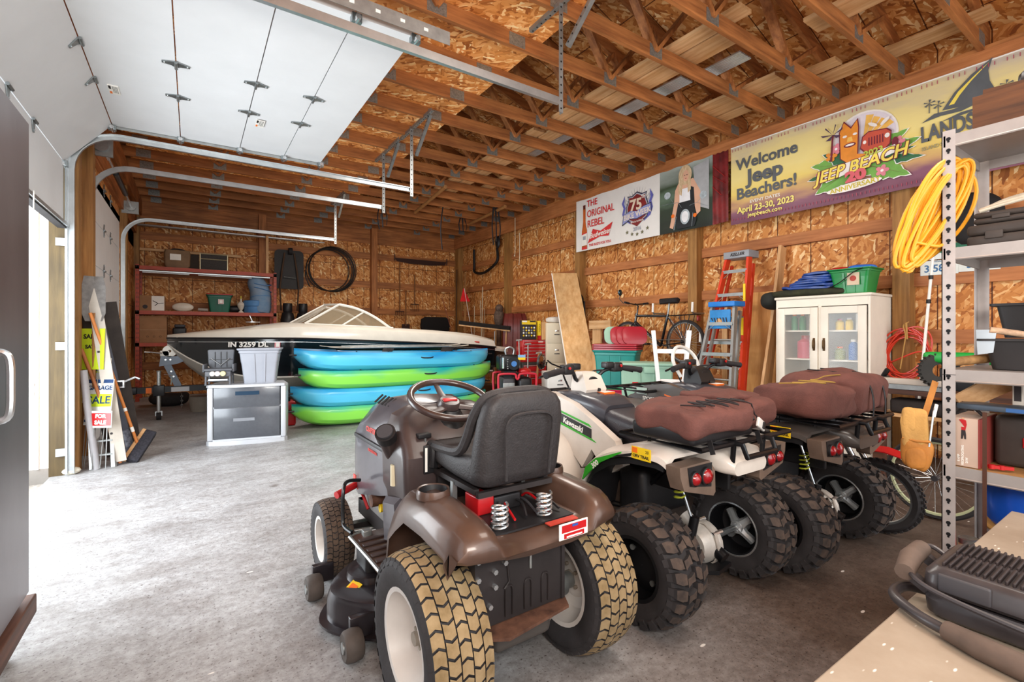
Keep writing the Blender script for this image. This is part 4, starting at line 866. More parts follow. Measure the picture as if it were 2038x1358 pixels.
f = MB(); f.box(-.95, .95, -.45, .49, .66, .70, bench_m, .004); f.build('top', wk)
for x in (-.88, .88):
    for y in (-.4, .3): f = MB(); f.box(x - .045, x + .045, y - .045, y + .045, 0, .66, dolly, .004); f.build('leg', wk)
gm = mat('press_black', '3a3638', .42, .1, var=.3, sc=10, coat=.15)
gdust = mat('press_dusty_grip', '5a4b42', .7, var=.3, sc=12)
gp_ = T('sandwich_press', 'black electric sandwich press with a ribbed lid, lying on the foreground workbench', 'sandwich press', (1.40, .195, .70), -90)
def rr3(w, d, r, cx=0, cy=0): return [(cx + x, cy + y) for x, y in rrect(w, d, r)]
f = MB(); f.loft([[(x, y, z) for x, y in rr3(w, d, .03)] for w, d, z in ((.145, .10, .004), (.155, .11, .012), (.158, .112, .04), (.15, .105, .052))], gm); f.build('base', gp_)
f = MB(); f.loft([[(x, y, z) for x, y in rr3(w, d, .03)] for w, d, z in ((.15, .105, .058), (.16, .112, .066), (.158, .11, .092), (.145, .10, .108), (.14, .096, .110))], gm); ld = f.build('lid', gp_)
for row in (-1, 1):
    f = MB()
    for i in range(26): x = -.130 + i * .0104; f.box(x, x + .0046, .006 if row > 0 else -.088, .088 if row > 0 else -.006, .108, .118, mat('press_rib', '2a2020', .6, var=.3), .002)
    f.build('rib_panel', ld)
f = MB(); f.box(-.13, -.05, -.118, -.108, .066, .102, darkg, .004); f.build('vent_panel', ld)
f = MB(); f.tube(cr([(-.15, .06, .075), (-.19, .07, .09), (-.205, .02, .085), (-.20, -.05, .08), (-.155, -.12, .07), (-.05, -.145, .062), (.06, -.15, .058), (.16, -.12, .06)], 6), .0055, gm, 8); f.build('cord', gp_)
f = MB(); f.beam((-.155, -.075, .045), (-.20, -.08, .075), .018, .02, gm); f.beam((-.155, .035, .05), (-.20, .035, .08), .018, .02, gm); f.tube([(-.19, -.10, .075), (-.20, -.03, .083), (-.20, .045, .087)], [.018, .021, .019], gdust, 12); f.build('lid_handle', gp_)
f = MB(); f.tube(cr([(-.15, -.02, .02), (-.20, -.05, .025), (-.205, -.11, .022), (-.15, -.16, .02), (-.09, -.185, .02)], 6), .011, gm, 10); f.tube([(-.10, -.182, .022), (-.05, -.2, .023), (.02, -.215, .023), (.09, -.222, .022)], [.018, .022, .022, .018], gdust, 12); f.tube([(.09, -.222, .022), (.17, -.2, .02), (.15, -.05, .02)], .011, gm, 8); f.build('base_handle', gp_)
# ================================================================ steel shelving on the right
sh = T('steel_shelving', 'tall grey slotted-steel shelving unit loaded with tools, at the right edge', 'shelving', (2.5, .62, 0))
upm = mat('upright_steel', 'b2aba8', .45, .35, var=.12, sc=10); shm = mat('shelf_steel', 'a49d99', .42, .4, var=.12, sc=6); chip = mat('chipboard', 'a57d49', .8, var=.2, sc=30)
def upright(x, y, sx, sy):
    f = MB(); f.box(x, x + sx * .003, y, y + sy * .042, 0, 2.11, upm); f.box(x, x + sx * .042, y, y + sy * .003, 0, 2.11, upm)
    k = 0
    for i in range(46):
        z = .05 + i * .045
        if abs(z % .38 - .02) < .03: continue
        for fx in (0, 1):
            c = (x - sx * .0006, y + sy * .021, z) if fx == 0 else (x + sx * .021, y - sy * .0006, z)
            ax = (sx * .0007, 0, 0) if fx == 0 else (0, sy * .0007, 0)
            C_ = Vector(c); A = Vector(ax); f.cyl(C_ - A, C_ + A, .0075, blackm, 10); f.cyl(C_ - A - Vector((0, 0, .010)), C_ + A - Vector((0, 0, .010)), .004, blackm, 8)
    f.build('upright', sh)
upright(0, 0, 1, -1); upright(.50, 0, -1, -1); upright(0, -1.25, 1, 1); upright(.50, -1.25, -1, 1)
for z in (.30, .775, 1.157, 1.64, 2.09):
    f = MB(); f.box(.0, .006, -1.21, -.042, z - .045, z, shm); f.box(.494, .50, -1.21, -.042, z - .045, z, shm); f.box(.0, .5, -.012, -.006, z - .045, z, shm); f.box(0, .5, -1.244, -1.238, z - .045, z, shm)
    f.tube([(.003, -1.21, z - .045), (.003, -.042, z - .045)], .005, shm, 6); f.box(.0065, .4935, -1.237, -.0125, z - .0065, z - .0005, shm if z > 1 else chip)
    f.build('shelf', sh)
f = MB(); f.box(-.001, .043, -.043, .001, 1.135, 1.137, blackm); f.build('splice', sh)
SX, SY = 2.5, .62
brw = wood('tray_walnut', '6f4323', '3c2212', 'y')
f = MB(); f.box(.012, .348, -.688, -.012, .001, .012, brw); f.box(0, .012, -.7, 0, 0, .13, brw); f.box(.348, .36, -.7, 0, 0, .13, brw); f.box(.0121, .3479, -.012, -.0003, .0005, .1295, brw); f.box(.0121, .3479, -.6997, -.688, .0005, .1295, brw)
tag(f.build('wooden_box', loc=(2.53, .535, 2.092)), 'open dark wooden box on the top shelf of the steel shelving', 'box')
f = MB(); f.box(0, .08, -.20, 0, 0, .03, brw, M=TR((0, 0, 0), (4, 0, 0)))
tag(f.build('wood_wedge', loc=(2.57, .515, 2.225)), 'dark wood plank sticking out of the wooden box on the top shelf', 'wood')
f = MB(); f.lathe([(.001, 0), (.045, 0), (.05, .02), (.05, .08), (.04, .09), (.04, .03), (.001, .02)], blackp, 20, 'y'); f.lathe([(.03, .03), (.03, .085), (.02, .09)], blackr, 16, 'y')
tag(f.build('black_spool', loc=(2.62, .33, 2.245)), 'black round spool on top of the wooden box', 'spool')
def toolcase(loc, w, d, h, lab):
    t = T('tool_case', lab, 'tool case', loc); f = MB(); f.box(0, d, -w, 0, 0, h * .5, mat('case_black', '3b3430', .6, var=.25), .012); f.build('base', t)
    f = MB(); f.box(0, d, -w, 0, h * .52, h, mat('case_black', '3b3430'), .012); l = f.build('lid', t)
    for y in (-.08, -w * .6): f = MB(); f.box(-.008, 0, y - .025, y + .025, h * .3, h * .65, mat('case_black', '3b3430'), .003); f.build('latch', t)
    return t
toolcase((2.56, .56, 1.642), .6, .33, .085, 'dark plastic tool case, lower of the two on the second shelf from top')
toolcase((2.58, .545, 1.732), .55, .3, .045, 'thin dark plastic tool case lying on the larger case, under the pale rope')
f = MB()
for k in range(4): f.tube(cr([(.0, 0, 0), (.02, -.08, .02 + .006 * k), (.0, -.2, .03 + .004 * k), (.05 + .01 * k, -.38, .03), (.1, -.45, .0)], 6), .007, mat('rope_white', 'cfc6b4', .8, var=.2, sc=30), 7, M=Matrix.Translation((.012 * k, 0, .006 * (k % 2))))
tag(f.build('rope_bundle', loc=(2.62, .535, 1.79)), 'flattened bundle of pale rope on the thin tool case', 'rope')
f = MB(); f.box(0, .15, -.2, 0, 0, .10, mat('cardboard', 'b08a5c', .85, var=.08), .004); f.box(.06, .09, -.2, 0, .1, .1012, chip)
tag(f.build('small_carton', loc=(2.75, .40, 1.84)), 'small tan carton at the back of the second shelf from top', 'carton')
f = MB(); f.box(0, .15, -.2, 0, 0, .10, mat('case_black', '3b3430')); tag(f.build('black_case', loc=(2.75, .40, 1.735)), 'black case under the small tan carton on the steel shelving', 'case') if False else None
def bin_(loc, w, d, h, lab, m=None, name='parts_bin'):
    m = m or mat('bin_black', '2c2a2b', .5, var=.25)
    t = T(name, lab, 'bin', loc); f = MB()
    ro = [[(x, y, z) for x, y in rrect(a, b, .02)] for a, b, z in ((d / 2 - .03, w / 2 - .03, 0), (d / 2 - .01, w / 2 - .01, h * .93), (d / 2 + .008, w / 2 + .008, h * .93), (d / 2 + .008, w / 2 + .008, h), (d / 2 - .012, w / 2 - .012, h), (d / 2 - .035, w / 2 - .035, .01))]
    f.loft(ro, m); f.build('shell', t); return t
bin_((2.74, .30, 1.159), .46, .3, .12, 'black plastic bin with tools on top, on the third shelf of the steel shelving')
bin_((2.86, .30, 1.282), .44, .26, .14, 'upper black plastic bin at the back of the third shelf')
def handle_tool(lab, p0, p1, r, name, cat, m, tip=None):
    t = T(name, lab, cat, p0); d = Vector(p1) - Vector(p0); f = MB(); f.tube([(0, 0, 0), tuple(d * .5), tuple(d)], [r, r * 1.05, r * .85], m, 12); f.build('handle', t)
    if tip: f = MB(); tip(f, d); f.build('head', t)
    return t
hw_ = wood('old_handle', 'b98f5c', '6e4b2c', 'y')
handle_tool('turned wooden mallet handle lying across the front of the third shelf', (2.54, .60, 1.185), (2.80, .46, 1.21), .018, 'mallet', 'tool', hw_, lambda f, d: f.cyl(d - Vector((.0, .0, .0)), d + Vector((.05, -.03, .01)), .03, hw_, 14))
handle_tool('hand tool with a worn wooden handle resting on the black bins', (2.60, .50, 1.315), (2.66, .36, 1.285), .012, 'trowel', 'tool', mat('paint_splashed', 'c4a386', .7, var=.4, sc=30), lambda f, d: f.prism([(-.03, 0), (.03, 0), (.025, -.10), (-.02, -.09)], 0, .003, zinc, 'x', M=TR((-.0, .01, .0))))
# recip saw carton
cb = T('saw_carton', 'beige tool carton with a red figure and white lettering, standing on the fourth shelf', 'carton', (2.515, .60, .777))
f = MB(); f.box(0, .26, -.088, 0, 0, .19, mat('carton_beige', 'bfa898', .7, var=.05), .002); f.box(-.0005, .26, -.0885, -.084, 0, .19, mat('carton_red', '8d3a35', .6)); f.build('box', cb)
f = MB(); M = FX(-.001, -.045, .085); mk = mat('ink_dark', '2a2224', .6)
for k, s_ in enumerate(('8 AMP', 'RECIPROCATING', 'SAW')): f.text(s_, .010, white, FX(-.001, -.028 - .012 * k, [.032, .045, .026][k], 90), .0003, bold=.0004)
f.build('lettering', cb)
f = MB(); f.prism([(-.046, .155), (-.032, .178), (-.030, .184), (-.040, .186), (-.05, .182), (-.052, .165), (-.048, .143), (-.036, .143), (-.036, .156)], -.0012, -.0002, redp, 'x'); f.prism([(-.036, .143), (-.048, .143), (-.050, .125), (-.050, .108), (-.045, .108), (-.043, .126), (-.040, .108), (-.035, .108)], -.0012, -.0002, mk, 'x'); f.cyl((-.0014, -.041, .189), (-.0002, -.041, .189), .004, mat('skin_ink', 'c79a7a', .7), 10); f.box(-.0012, -.0002, -.018, -.010, .02, .055, mk); f.build('picture', cb)
f = MB(); f.tube(cr([(.06, -.01, .2), (.05, -.03, .225), (.06, -.06, .225), (.08, -.08, .2)], 5), .006, blackr, 8); f.build('carry_strap', cb)
f = MB(); f.box(-.02, .10, -.40, 0, 0, .022, mat('level_grey', '4a5663', .4, .3, var=.2), .005); f.box(-.021, -.018, -.3, -.14, .004, .018, mat('level_blue', '2f5f9c', .5)); tag(f.build('spirit_level', loc=(2.56, .585, 1.0)), 'blue-grey spirit level lying on top of the items on the fourth shelf', 'level')
tc2 = T('drill_case', 'black plastic drill case behind the beige saw carton', 'tool case', (2.66, .50, .777)); f = MB(); f.box(0, .2, -.35, 0, 0, .2, mat('case_black', '3b3430'), .02); f.build('shell', tc2); f = MB(); f.box(-.008, 0, -.2, -.08, .08, .12, redp, .004); f.build('badge', tc2)
for k, (y, x) in enumerate(((.495, 2.54), (.47, 2.55))):
    t = T('spring_clamp', ('red spring clamp at the shelf edge beside the saw carton', 'red spring clamp nearest the camera on the fourth shelf')[k], 'clamp', (x, y, .79)); f = MB(); f.prism([(0, 0), (.015, .012), (.03, .008), (.045, .014), (.045, -.002), (.03, -.006), (.015, -.01)], -.006, .006, redp, 'z', M=TR((0, 0, 0), (0, 0, -80))); f.cyl((.0, -.012, -.008), (0, -.012, .008), .01, redp, 12); f.build('jaw', t)
pb = [(2.80, .42, '#dcd7d0', 'white cardboard folder with red and black print'), (2.76, .44, '#9a2f28', 'thin red book'), (2.72, .45, '#c9c2b8', 'pale grey book')]
for k, (x, y, c_, l_) in enumerate(pb):
    f = MB(); f.box(0, .18, -.03, 0, 0, .25, mat('spine%d' % k, c_[1:], .6, var=.06), .002); f.box(-.001, 0, -.025, -.005, .05, .12, mk); tag(f.build('book', loc=(x - .05, y - .0, .985)), l_ + ' standing on the fourth shelf behind the level', 'book')
f = MB(); f.box(0, .012, -.10, 0, 0, .34, wood('stake', '8d5a2c', '5c3618', 'z')); tag(f.build('wood_offcut', loc=(2.60, .575, .78)), 'thin wooden offcut leaning behind the saw carton', 'wood') if False else None
for k, (a, b) in enumerate((((2.60, .60, 1.03), (2.72, .48, 1.14)), ((2.62, .585, 1.02), (2.75, .45, 1.13)), ((2.64, .57, 1.01), (2.78, .42, 1.12)))):
    f = MB(); f.beam((0, 0, 0), tuple(Vector(b) - Vector(a)), .012, .03, pine['y']); tag(f.build('wood_strip', loc=a), 'short pine strip poking out above the spirit level, %s of three' % ('nearest the post', 'middle', 'farthest from the post')[k], 'wood')
f = MB(); f.box(-.002, 0, -.012, 0, -.42, .2, mat('strap_brown', '4c2e20', .8)); tag(f.build('hanging_strap', loc=(2.497, .50, .80)), 'brown webbing strap hanging down over the shelf edge beside the saw carton', 'strap')
jug = T('water_jug', 'blue plastic drinks cooler under the fourth shelf of the steel shelving', 'cooler', (2.80, .38, .52))
f = MB(); f.lathe([(.001, 0), (.15, 0), (.165, .02), (.17, .1), (.175, .2), (.17, .215), (.001, .215)], mat('jug_blue', '1657c8', .35, var=.1, coat=.3), 32); f.build('body', jug); f = MB(); f.box(-.178, -.168, -.03, .02, .16, .21, white, .003); f.build('label', jug)
f = MB(); f.lathe([(.001, 0), (.17, 0), (.175, .01), (.17, .02), (.001, .02)], mat('jug_base', 'b98a4a', .6), 28); tag(f.build('round_lid', loc=(2.80, .38, .498)), 'tan round lid under the blue drinks cooler', 'lid')
for k, (x, y, c1, l_) in enumerate(((2.60, .56, 'd8c79a', 'paint tin with a cream label on the bottom shelf, beside the post'), (2.62, .50, 'cfc4a2', 'tall can with a cream and green label on the bottom shelf'), (2.60, .43, 'c9a227', 'small can with a yellow and blue label on the bottom shelf'))):
    t = T('paint_can', l_, 'can', (x, y, .302)); h = (.17, .18, .13)[k]; f = MB(); f.lathe([(.001, 0), (.032, 0), (.033, .006), (.032, .012), (.032, h - .01), (.034, h), (.028, h + .004), (.001, h)], galvd, 20); f.build('body', t)
    f = MB(); f.lathe([(.0325, .02), (.0325, h - .02)], mat('can_label%d' % k, c1, .5), 20); f.build('label', t)
f = MB(); f.lathe([(.001, 0), (.06, 0), (.062, .04), (.055, .05), (.001, .05)], yellow, 24); tag(f.build('yellow_tub', loc=(2.62, .36, .435)), 'round yellow tub below the blue drinks cooler', 'tub')
f = MB(); f.box(-.1, .1, -.12, .12, 0, .13, mat('cardboard', 'b08a5c')); tag(f.build('cardboard_box', loc=(2.68, .28, .303)), 'cardboard box on the bottom shelf holding up the yellow tub', 'box')
f = MB(); f.box(-.12, .12, -.1, .1, 0, .19, blackp, .02); tag(f.build('black_crate', loc=(2.86, .42, .303)), 'black crate on the bottom shelf under the blue cooler', 'crate')
f = MB(); f.tube([(0, 0, 0), (0.02, .02, .42)], .016, redp, 10); tag(f.build('red_pipe', loc=(2.56, .60, .302)), 'red pipe standing on the bottom shelf right behind the post', 'pipe')
# yellow extension cord coiled over the upright
yc = mat('cord_yellow', 'dd9a22', .45, var=.1, coat=.2)
ec = T('extension_cord', 'thick coil of yellow extension cord hung over the top of the front shelving post', 'extension cord', (2.505, .655, 1.80))
f = MB(); n = 40; rnd = random.Random(4)
for k in range(17):
    a, b = .045 + .028 * math.sin(k * 1.3) + rnd.uniform(-.01, .01) + (.05 if k in (2, 9) else 0), .225 + rnd.uniform(-.03, .02); tl = -22 + rnd.uniform(-7, 7); ox = rnd.uniform(-.035, .02); dep = rnd.uniform(-.012, .03)
    pts = []
    for i in range(n):
        t = 2 * math.pi * i / n; x = a * math.cos(t) * (1 + .25 * math.sin(t)); z = b * math.sin(t)
        xx = x * math.cos(R(tl)) - z * math.sin(R(tl)); z2 = x * math.sin(R(tl)) + z * math.cos(R(tl))
        pts.append((xx * .82 + ox, -xx * .55 + dep - .02 * (1 + math.sin(t)), z2 - .02 + rnd.uniform(-.002, .002)))
    f.tube(pts, .0072, yc, 7, closed=True)
f.build('coil', ec)
f = MB(); f.tube(cr([(-.07, .03, -.13), (-.02, -.03, -.15), (.03, -.03, -.12), (.05, .02, -.10)], 4), .0062, yc, 7); f.build('tie', ec)
# tan tool pouch hanging beyond the shelving
tanm = mat('canvas_tan', 'b98d4e', .85, var=.18, sc=10, bump=.4, bsc=120); leath = mat('leather_tan', 'a86d2c', .7, var=.25, sc=9, bump=.4)
tp = T('tool_pouch', 'tan canvas and leather tool pouch hanging from the shelving post', 'tool pouch', (2.46, .69, .745), -73)
f = MB(); blob(f, (0, 0, .065), (.068, .030, .068), leath, .6, .016, 3, 24, 14); blob(f, (.0, -.02, .05), (.045, .02, .045), leath, .6, .010, 6, 20, 14); f.build('leather_pocket', tp)
f = MB(); blob(f, (-.005, 0, .165), (.060, .024, .085), tanm, .5, .020, 9, 26, 14); blob(f, (-.03, -.015, .20), (.030, .018, .050), tanm, .5, .012, 12, 18, 14); f.tube([(-.06, -.02, .125), (0, -.03, .118), (.06, -.02, .12)], .006, leath, 6); f.build('canvas_pocket', tp)
f = MB(); f.beam((.03, .0, .20), (.085, .035, .36), .028, .004, leath, up=(0, 1, 0)); f.build('strap', tp)
f = MB(); f.tube([(.055, -.02, .10), (.075, -.01, .24), (.09, .0, .27)], .005, galv, 8); f.tube([(.075, -.01, .22), (.088, .0, .27)], .008, white, 8); f.build('screwdriver', tp); tp.scale = (.72, .9, 1)

# ================================================================ kayaks
def kayak_mat(name, top, mid, low):
    m = bpy.data.materials.new(name); m.use_nodes = True; nt = m.node_tree; N = nt.nodes.new; L = nt.links.new; b = nt.nodes['Principled BSDF']
    b.inputs['Roughness'].default_value = .3; b.inputs['Coat Weight'].default_value = .35; b.inputs['Coat Roughness'].default_value = .2
    tc = N('ShaderNodeTexCoord'); sp = N('ShaderNodeSeparateXYZ'); L(tc.outputs['Object'], sp.inputs[0])
    mp = N('ShaderNodeMapping'); mp.inputs['Scale'].default_value = (.55, 1, 3.0); L(tc.outputs['Object'], mp.inputs[0])
    n = N('ShaderNodeTexNoise'); n.inputs['Scale'].default_value = 1.6; n.inputs['Detail'].default_value = 2; L(mp.outputs[0], n.inputs['Vector'])
    a = N('ShaderNodeMath'); a.operation = 'MULTIPLY_ADD'; a.inputs[1].default_value = .34; L(n.outputs[0], a.inputs[0]); L(sp.outputs[2], a.inputs[2])
    r = N('ShaderNodeValToRGB'); c = r.color_ramp; c.elements[0].position = .20; c.elements[0].color = lin(low); c.elements[1].position = .44; c.elements[1].color = lin(top)
    e = c.elements.new(.25); e.color = lin(mid); e = c.elements.new(.37); e.color = lin(mid)
    L(a.outputs[0], r.inputs[0]); L(r.outputs[0], b.inputs['Base Color']); return m
kblue = kayak_mat('kayak_blue', '0f8fd0', '4fc0e6', '1577c4'); kgreen = kayak_mat('kayak_green', '14a7a0', '86dc4e', '4fc832')
def kayak(loc, m, lab, L_=3.1, tilt=0, flip=False, extra=True):
    k = T('kayak', lab, 'kayak', loc, 0, None); k.rotation_euler = (0, R(tilt), R(1.0)); f = MB(); rg = []; n = 34
    for i in range(n + 1):
        t = i / n; x = t * L_; u = abs(2 * t - 1); w = .36 * max(0, (1 - u ** 3.2)) ** .62 + .015; zk = .0 + .21 * u ** 9; zt = .29 + .03 * u ** 3; zs = zt - .05
        zch = zk + (zs - zk) * .42
        sec = [(0, zk), (w * .45, zk + .012), (w * .80, zk + (zch - zk) * .5), (w * .95, zch), (w, zs - .03), (w * .98, zs), (w * .86, zt - .01), (w * .6, zt), (w * .45, zt - (.06 if u < .62 else 0)), (0, zt - (.07 if u < .62 else -.015))]
        rg.append([(x, y, z) for y, z in sec] + [(x, -y, z) for y, z in reversed(sec[1:-1])])
    f.loft(rg, m); f.build('hull', k, ang=28)
    for x, s in ((-.02, -1), (L_ + .02, 1)):
        f = MB(); f.cyl((x, -.055, .24), (x, .055, .24), .014, blackp, 10); f.cyl((x - .045, -.05, .24), (x + .045, -.05, .24), .011, blackp, 8); f.tube(cr([(x, 0, .24), (x - s * .06, -.03, .30), (x - s * .09, 0, .325), (x - s * .10, .04, .30)], 4), .004, blackp, 6); f.build('end_handle', k)
    f = MB(); f.tube(cr([(L_ * .54, -.355, .22), (L_ * .56, -.375, .20), (L_ * .60, -.375, .20), (L_ * .62, -.355, .22)], 4), .010, blackp, 8); f.build('side_handle', k)
    f = MB(); f.box(.22, .42, -.21, -.205, .215, .222, white) if False else None
    for q in (.25, .4, .7, .85): f.cyl((L_ * q, -.24, .28), (L_ * q, -.24, .30), .012, blackp, 8)
    f.build('deck_fitting', k) if extra else None
    return k
kayak((1.12, 7.05, 0), kgreen, 'green kayak at the bottom of the stack, resting on the floor')
kayak((1.10, 7.03, .245), kblue, 'blue kayak second from the bottom of the stack')
kayak((1.20, 7.02, .49), kgreen, 'green and teal kayak second from the top of the stack')
k4 = kayak((1.14, 7.02, .765), kblue, 'blue kayak on top of the stack, with seats and paddles on it', tilt=1.0)
for x in (.95, 1.95):
    f = MB(); f.box(x, x + .34, -.19, .19, .24, .28, blackp, .02); f.loft([[(x + .34 + a, y, .28 + h) for a, h in ((0, 0), (.03, 0), (.07, .07), (.04, .075))] for y in (-.18, .18)], blackp); f.build('seat', k4)
def paddle(loc, lab, L_=2.1, rz=0):
    p = T('paddle', lab, 'paddle', loc, rz); f = MB(); f.cyl((.3, 0, .012), (L_ - .3, 0, .012), .014, galvd, 10); f.build('shaft', p)
    for s, x in ((1, 0), (-1, L_)):
        f = MB(); f.loft([[(x + s * a, -w, h), (x + s * a, 0, h + .008), (x + s * a, w, h), (x + s * a, 0, h - .004)] for a, w, h in ((.0, .02, .03), (.03, .07, .022), (.15, .09, .012), (.28, .06, .01), (.36, .015, .012))], mat('blade_grey', 'b8b2a6', .4, var=.1)); f.build('blade', p)
paddle((1.55, 6.86, 1.085), 'kayak paddle lying across the top blue kayak, near edge', 2.2, 0)
paddle((1.50, 7.12, 1.095), 'second kayak paddle lying on the top blue kayak, far edge', 2.3, 3)
# ================================================================ boat on its trailer
gel = mat('gelcoat_cream', 'e2dccf', .28, var=.05, coat=.5); hullb = mat('hull_black', '0e1418', .12, var=.3, coat=.8); hullw = mat('hull_white', 'd8d5cc', .35, var=.06)
bt = T('motor_boat', 'cream and black runabout motor boat with a framed windscreen, behind the kayaks', 'boat', (-.32, 9.0, 0))
def bsec(x):
    t = x / 5.35; b = 1.02 * min(1, (max(t, 0) / .30)) ** .55 if t < .30 else 1.02 - .10 * max(0, (t - .75) / .25) ** 2
    b = max(b, .03); zr = 1.235 - .02 * t - .24 * max(0, t - .32) ** 1.1 - .05 * max(0, t - .9) * 5
    zk = .30 + .80 * max(0, 1 - t / .26) ** 2.4; zk = min(zk, zr - .06); return b, zr, zk
f = MB(); g = MB(); d = MB(); r1, r2, r3 = [], [], []
for i in range(41):
    x = 5.35 * i / 40; b, zr, zk = bsec(x); zc = zk + (zr - zk) * .36; bc = b * .90
    r1.append([(x, -b, zr), (x, -b * .99, zr - .10), (x, -bc, zc), (x, -bc + .01, zc), (x, 0, zc + .02), (x, bc - .01, zc), (x, bc, zc), (x, b * .99, zr - .10), (x, b, zr)])
    r2.append([(x, -bc, zc), (x, -bc * 1.0 - .015, zc - .02), (x, -bc * .72, zk + (zc - zk) * .62), (x, -bc * .4, zk + (zc - zk) * .32), (x, 0, zk), (x, bc * .4, zk + (zc - zk) * .32), (x, bc * .72, zk + (zc - zk) * .62), (x, bc, zc)])
    t = x / 5.35; cr_ = .04 + .20 * min(1, t / .3) - .08 * max(0, (t - .8) / .2) ** 2
    r3.append([(x, -b - .02, zr - .015), (x, -b - .02, zr + .015), (x, -b * .95, zr + cr_ * .72), (x, -b * .84, zr + cr_ * .95), (x, 0, zr + cr_ * 1.1), (x, b * .84, zr + cr_ * .95), (x, b * .95, zr + cr_ * .72), (x, b + .02, zr + .015), (x, b + .02, zr - .015)])
f.loft(r1, hullb); f.build('hull', bt, ang=35); g.loft(r2, hullw); g.build('hull_bottom', bt, ang=35); d.loft(r3, gel); dk_ = d.build('deck', bt, ang=35)
f = MB(); f.tube([(x, -bsec(x)[0] - .025, bsec(x)[1] - .005) for x in [5.35 * i / 30 for i in range(31)]], .016, blackp, 6); f.tube([(x, -bsec(x)[0] * 1.0 - .008, bsec(x)[1] - .06) for x in [5.35 * i / 30 for i in range(31)]], .005, zinc, 5); f.build('rub_rail', bt)
winf = mat('windscreen_frame', 'e8e5dd', .3, var=.05); glass = mat('smoked_glass', '4a3a28', .05, var=.1, spec=.6, coat=.5)
gl = bpy.data.materials.new('windscreen_glass'); gl.use_nodes = True; _b = gl.node_tree.nodes['Principled BSDF']; _b.inputs['Base Color'].default_value = (.34, .27, .18, 1); _b.inputs['Roughness'].default_value = .03; _b.inputs['Alpha'].default_value = .55
ws = T('w', 'w', 'w'); bpy.data.objects.remove(ws)
def zb(x): b, zr, zk = bsec(x); return zr + .24
for s in (-1, 1):
    y0, y1 = s * .60, s * .52
    P = lambda x, z, q=0: (x, y0 + (y1 - y0) * (z - 1.35) / .5, z)
    lo1, lo2, tp1 = (1.86, zb(1.86) + .0), (3.36, zb(3.36) + .01), (2.42, 1.80)
    arc = cr([(2.42, 1.80, 0), (2.72, 1.735, 0), (3.05, 1.58, 0), (3.42, 1.31, 0)], 5)
    f = MB(); f.tube([P(*lo1), P(*tp1)], .020, winf, 6); f.tube([P(v.x, v.y) for v in arc], .024, winf, 8); f.tube([P(*lo1), P(*lo2)], .013, winf, 6); f.tube([P(2.37, 1.385), P(2.84, 1.68)], .016, winf, 6); f.build('windscreen_frame', bt)
    f = MB(); pl = [P(*lo1)] + [P(*tp1)] + [P(v.x, v.y) for v in arc[1:-1]] + [P(3.40, zb(3.4))]
    f.add(pl + [(a, b_ + s * .006, c_) for a, b_, c_ in pl], [tuple(range(len(pl))), tuple(range(2 * len(pl) - 1, len(pl) - 1, -1))], gl); f.build('side_glass', bt)
f = MB(); f.add([(1.86, -.60, 1.40), (1.62, 0, 1.42), (1.86, .60, 1.40), (2.42, .52, 1.80), (2.30, 0, 1.82), (2.42, -.52, 1.80)], [(0, 1, 4, 5), (1, 2, 3, 4)], gl); f.build('front_glass', bt)
f = MB(); f.tube([(2.42, -.52, 1.80), (2.30, 0, 1.82), (2.42, .52, 1.80)], .02, winf, 6); f.tube([(1.62, 0, 1.42), (2.30, 0, 1.82)], .016, winf, 6); f.build('windscreen_header', bt)
f = MB()
f.text('IN 3259 DL', .105, white, Matrix.Translation((1.02, -.815, 1.13)) @ Euler((R(84), 0, R(-22))).to_matrix().to_4x4(), .001, bold=.004, sx=1.1)
f.build('registration', bt)
f = MB(); SM = TR((1.40, -.965, 1.125), (-6, 0, -20)); f.box(-.04, .04, -.004, 0, -.04, .04, redp, M=SM); f.box(-.02, .03, -.007, -.003, -.03, .03, white, M=SM); f.build('registration_sticker', bt)
f = MB(); f.text('174', .10, blackm, Matrix.Translation((3.30, -1.012, 1.195)) @ Euler((R(72), 0, 0)).to_matrix().to_4x4(), .001, bold=.003); f.build('model_number', bt)
f = MB(); f.cyl((1.1, -.62, zb(1.1)), (1.1, -.62, zb(1.1) + .012), .10, galv, 20); f.tube([(1.1, -.62, zb(1.1)), (1.06, -.62, zb(1.1) + .10), (1.1, -.58, zb(1.1) + .02)], .008, zinc, 6); f.build('bow_cleat', dk_)
f = MB(); f.cyl((.25, -.1, 1.27), (.25, .05, 1.29), .012, zinc, 8); f.tube([(.1, -.15, 1.25), (.35, -.12, 1.30), (.6, -.15, 1.31)], .010, white, 6); f.build('bow_rail', dk_)
f = MB(); f.sph((4.78, -.90, 1.14), (.07, .05, .06), gel, 14); f.cyl((4.78, -.96, 1.14), (4.95, -.98, 1.13), .014, redp, 8); f.build('fuel_filler', dk_)
f = MB(); f.loft([[(x, -b, z), (x, -b * .9, z + .05), (x, b * .9, z + .05), (x, b, z), (x, b, z - .05), (x, -b, z - .05)] for x, b, z in ((5.2, .92, 1.02), (5.5, .90, .99), (5.72, .82, .97), (5.80, .7, .965))], gel); f.build('swim_platform', bt)
f = MB(); f.loft([[(x, -b, z), (x, b, z), (x, b, z - .35), (x, -b, z - .35)] for x, b, z in ((5.2, .86, .98), (5.6, .82, .96), (5.7, .75, .95))], hullb); f.build('transom', bt)
tl = T('boat_trailer', 'black boat trailer with a hand winch and a jack wheel, under the boat bow', 'trailer', (-.32, 9.0, 0))
tb = mat('trailer_black', '202226', .4, .2, var=.25)
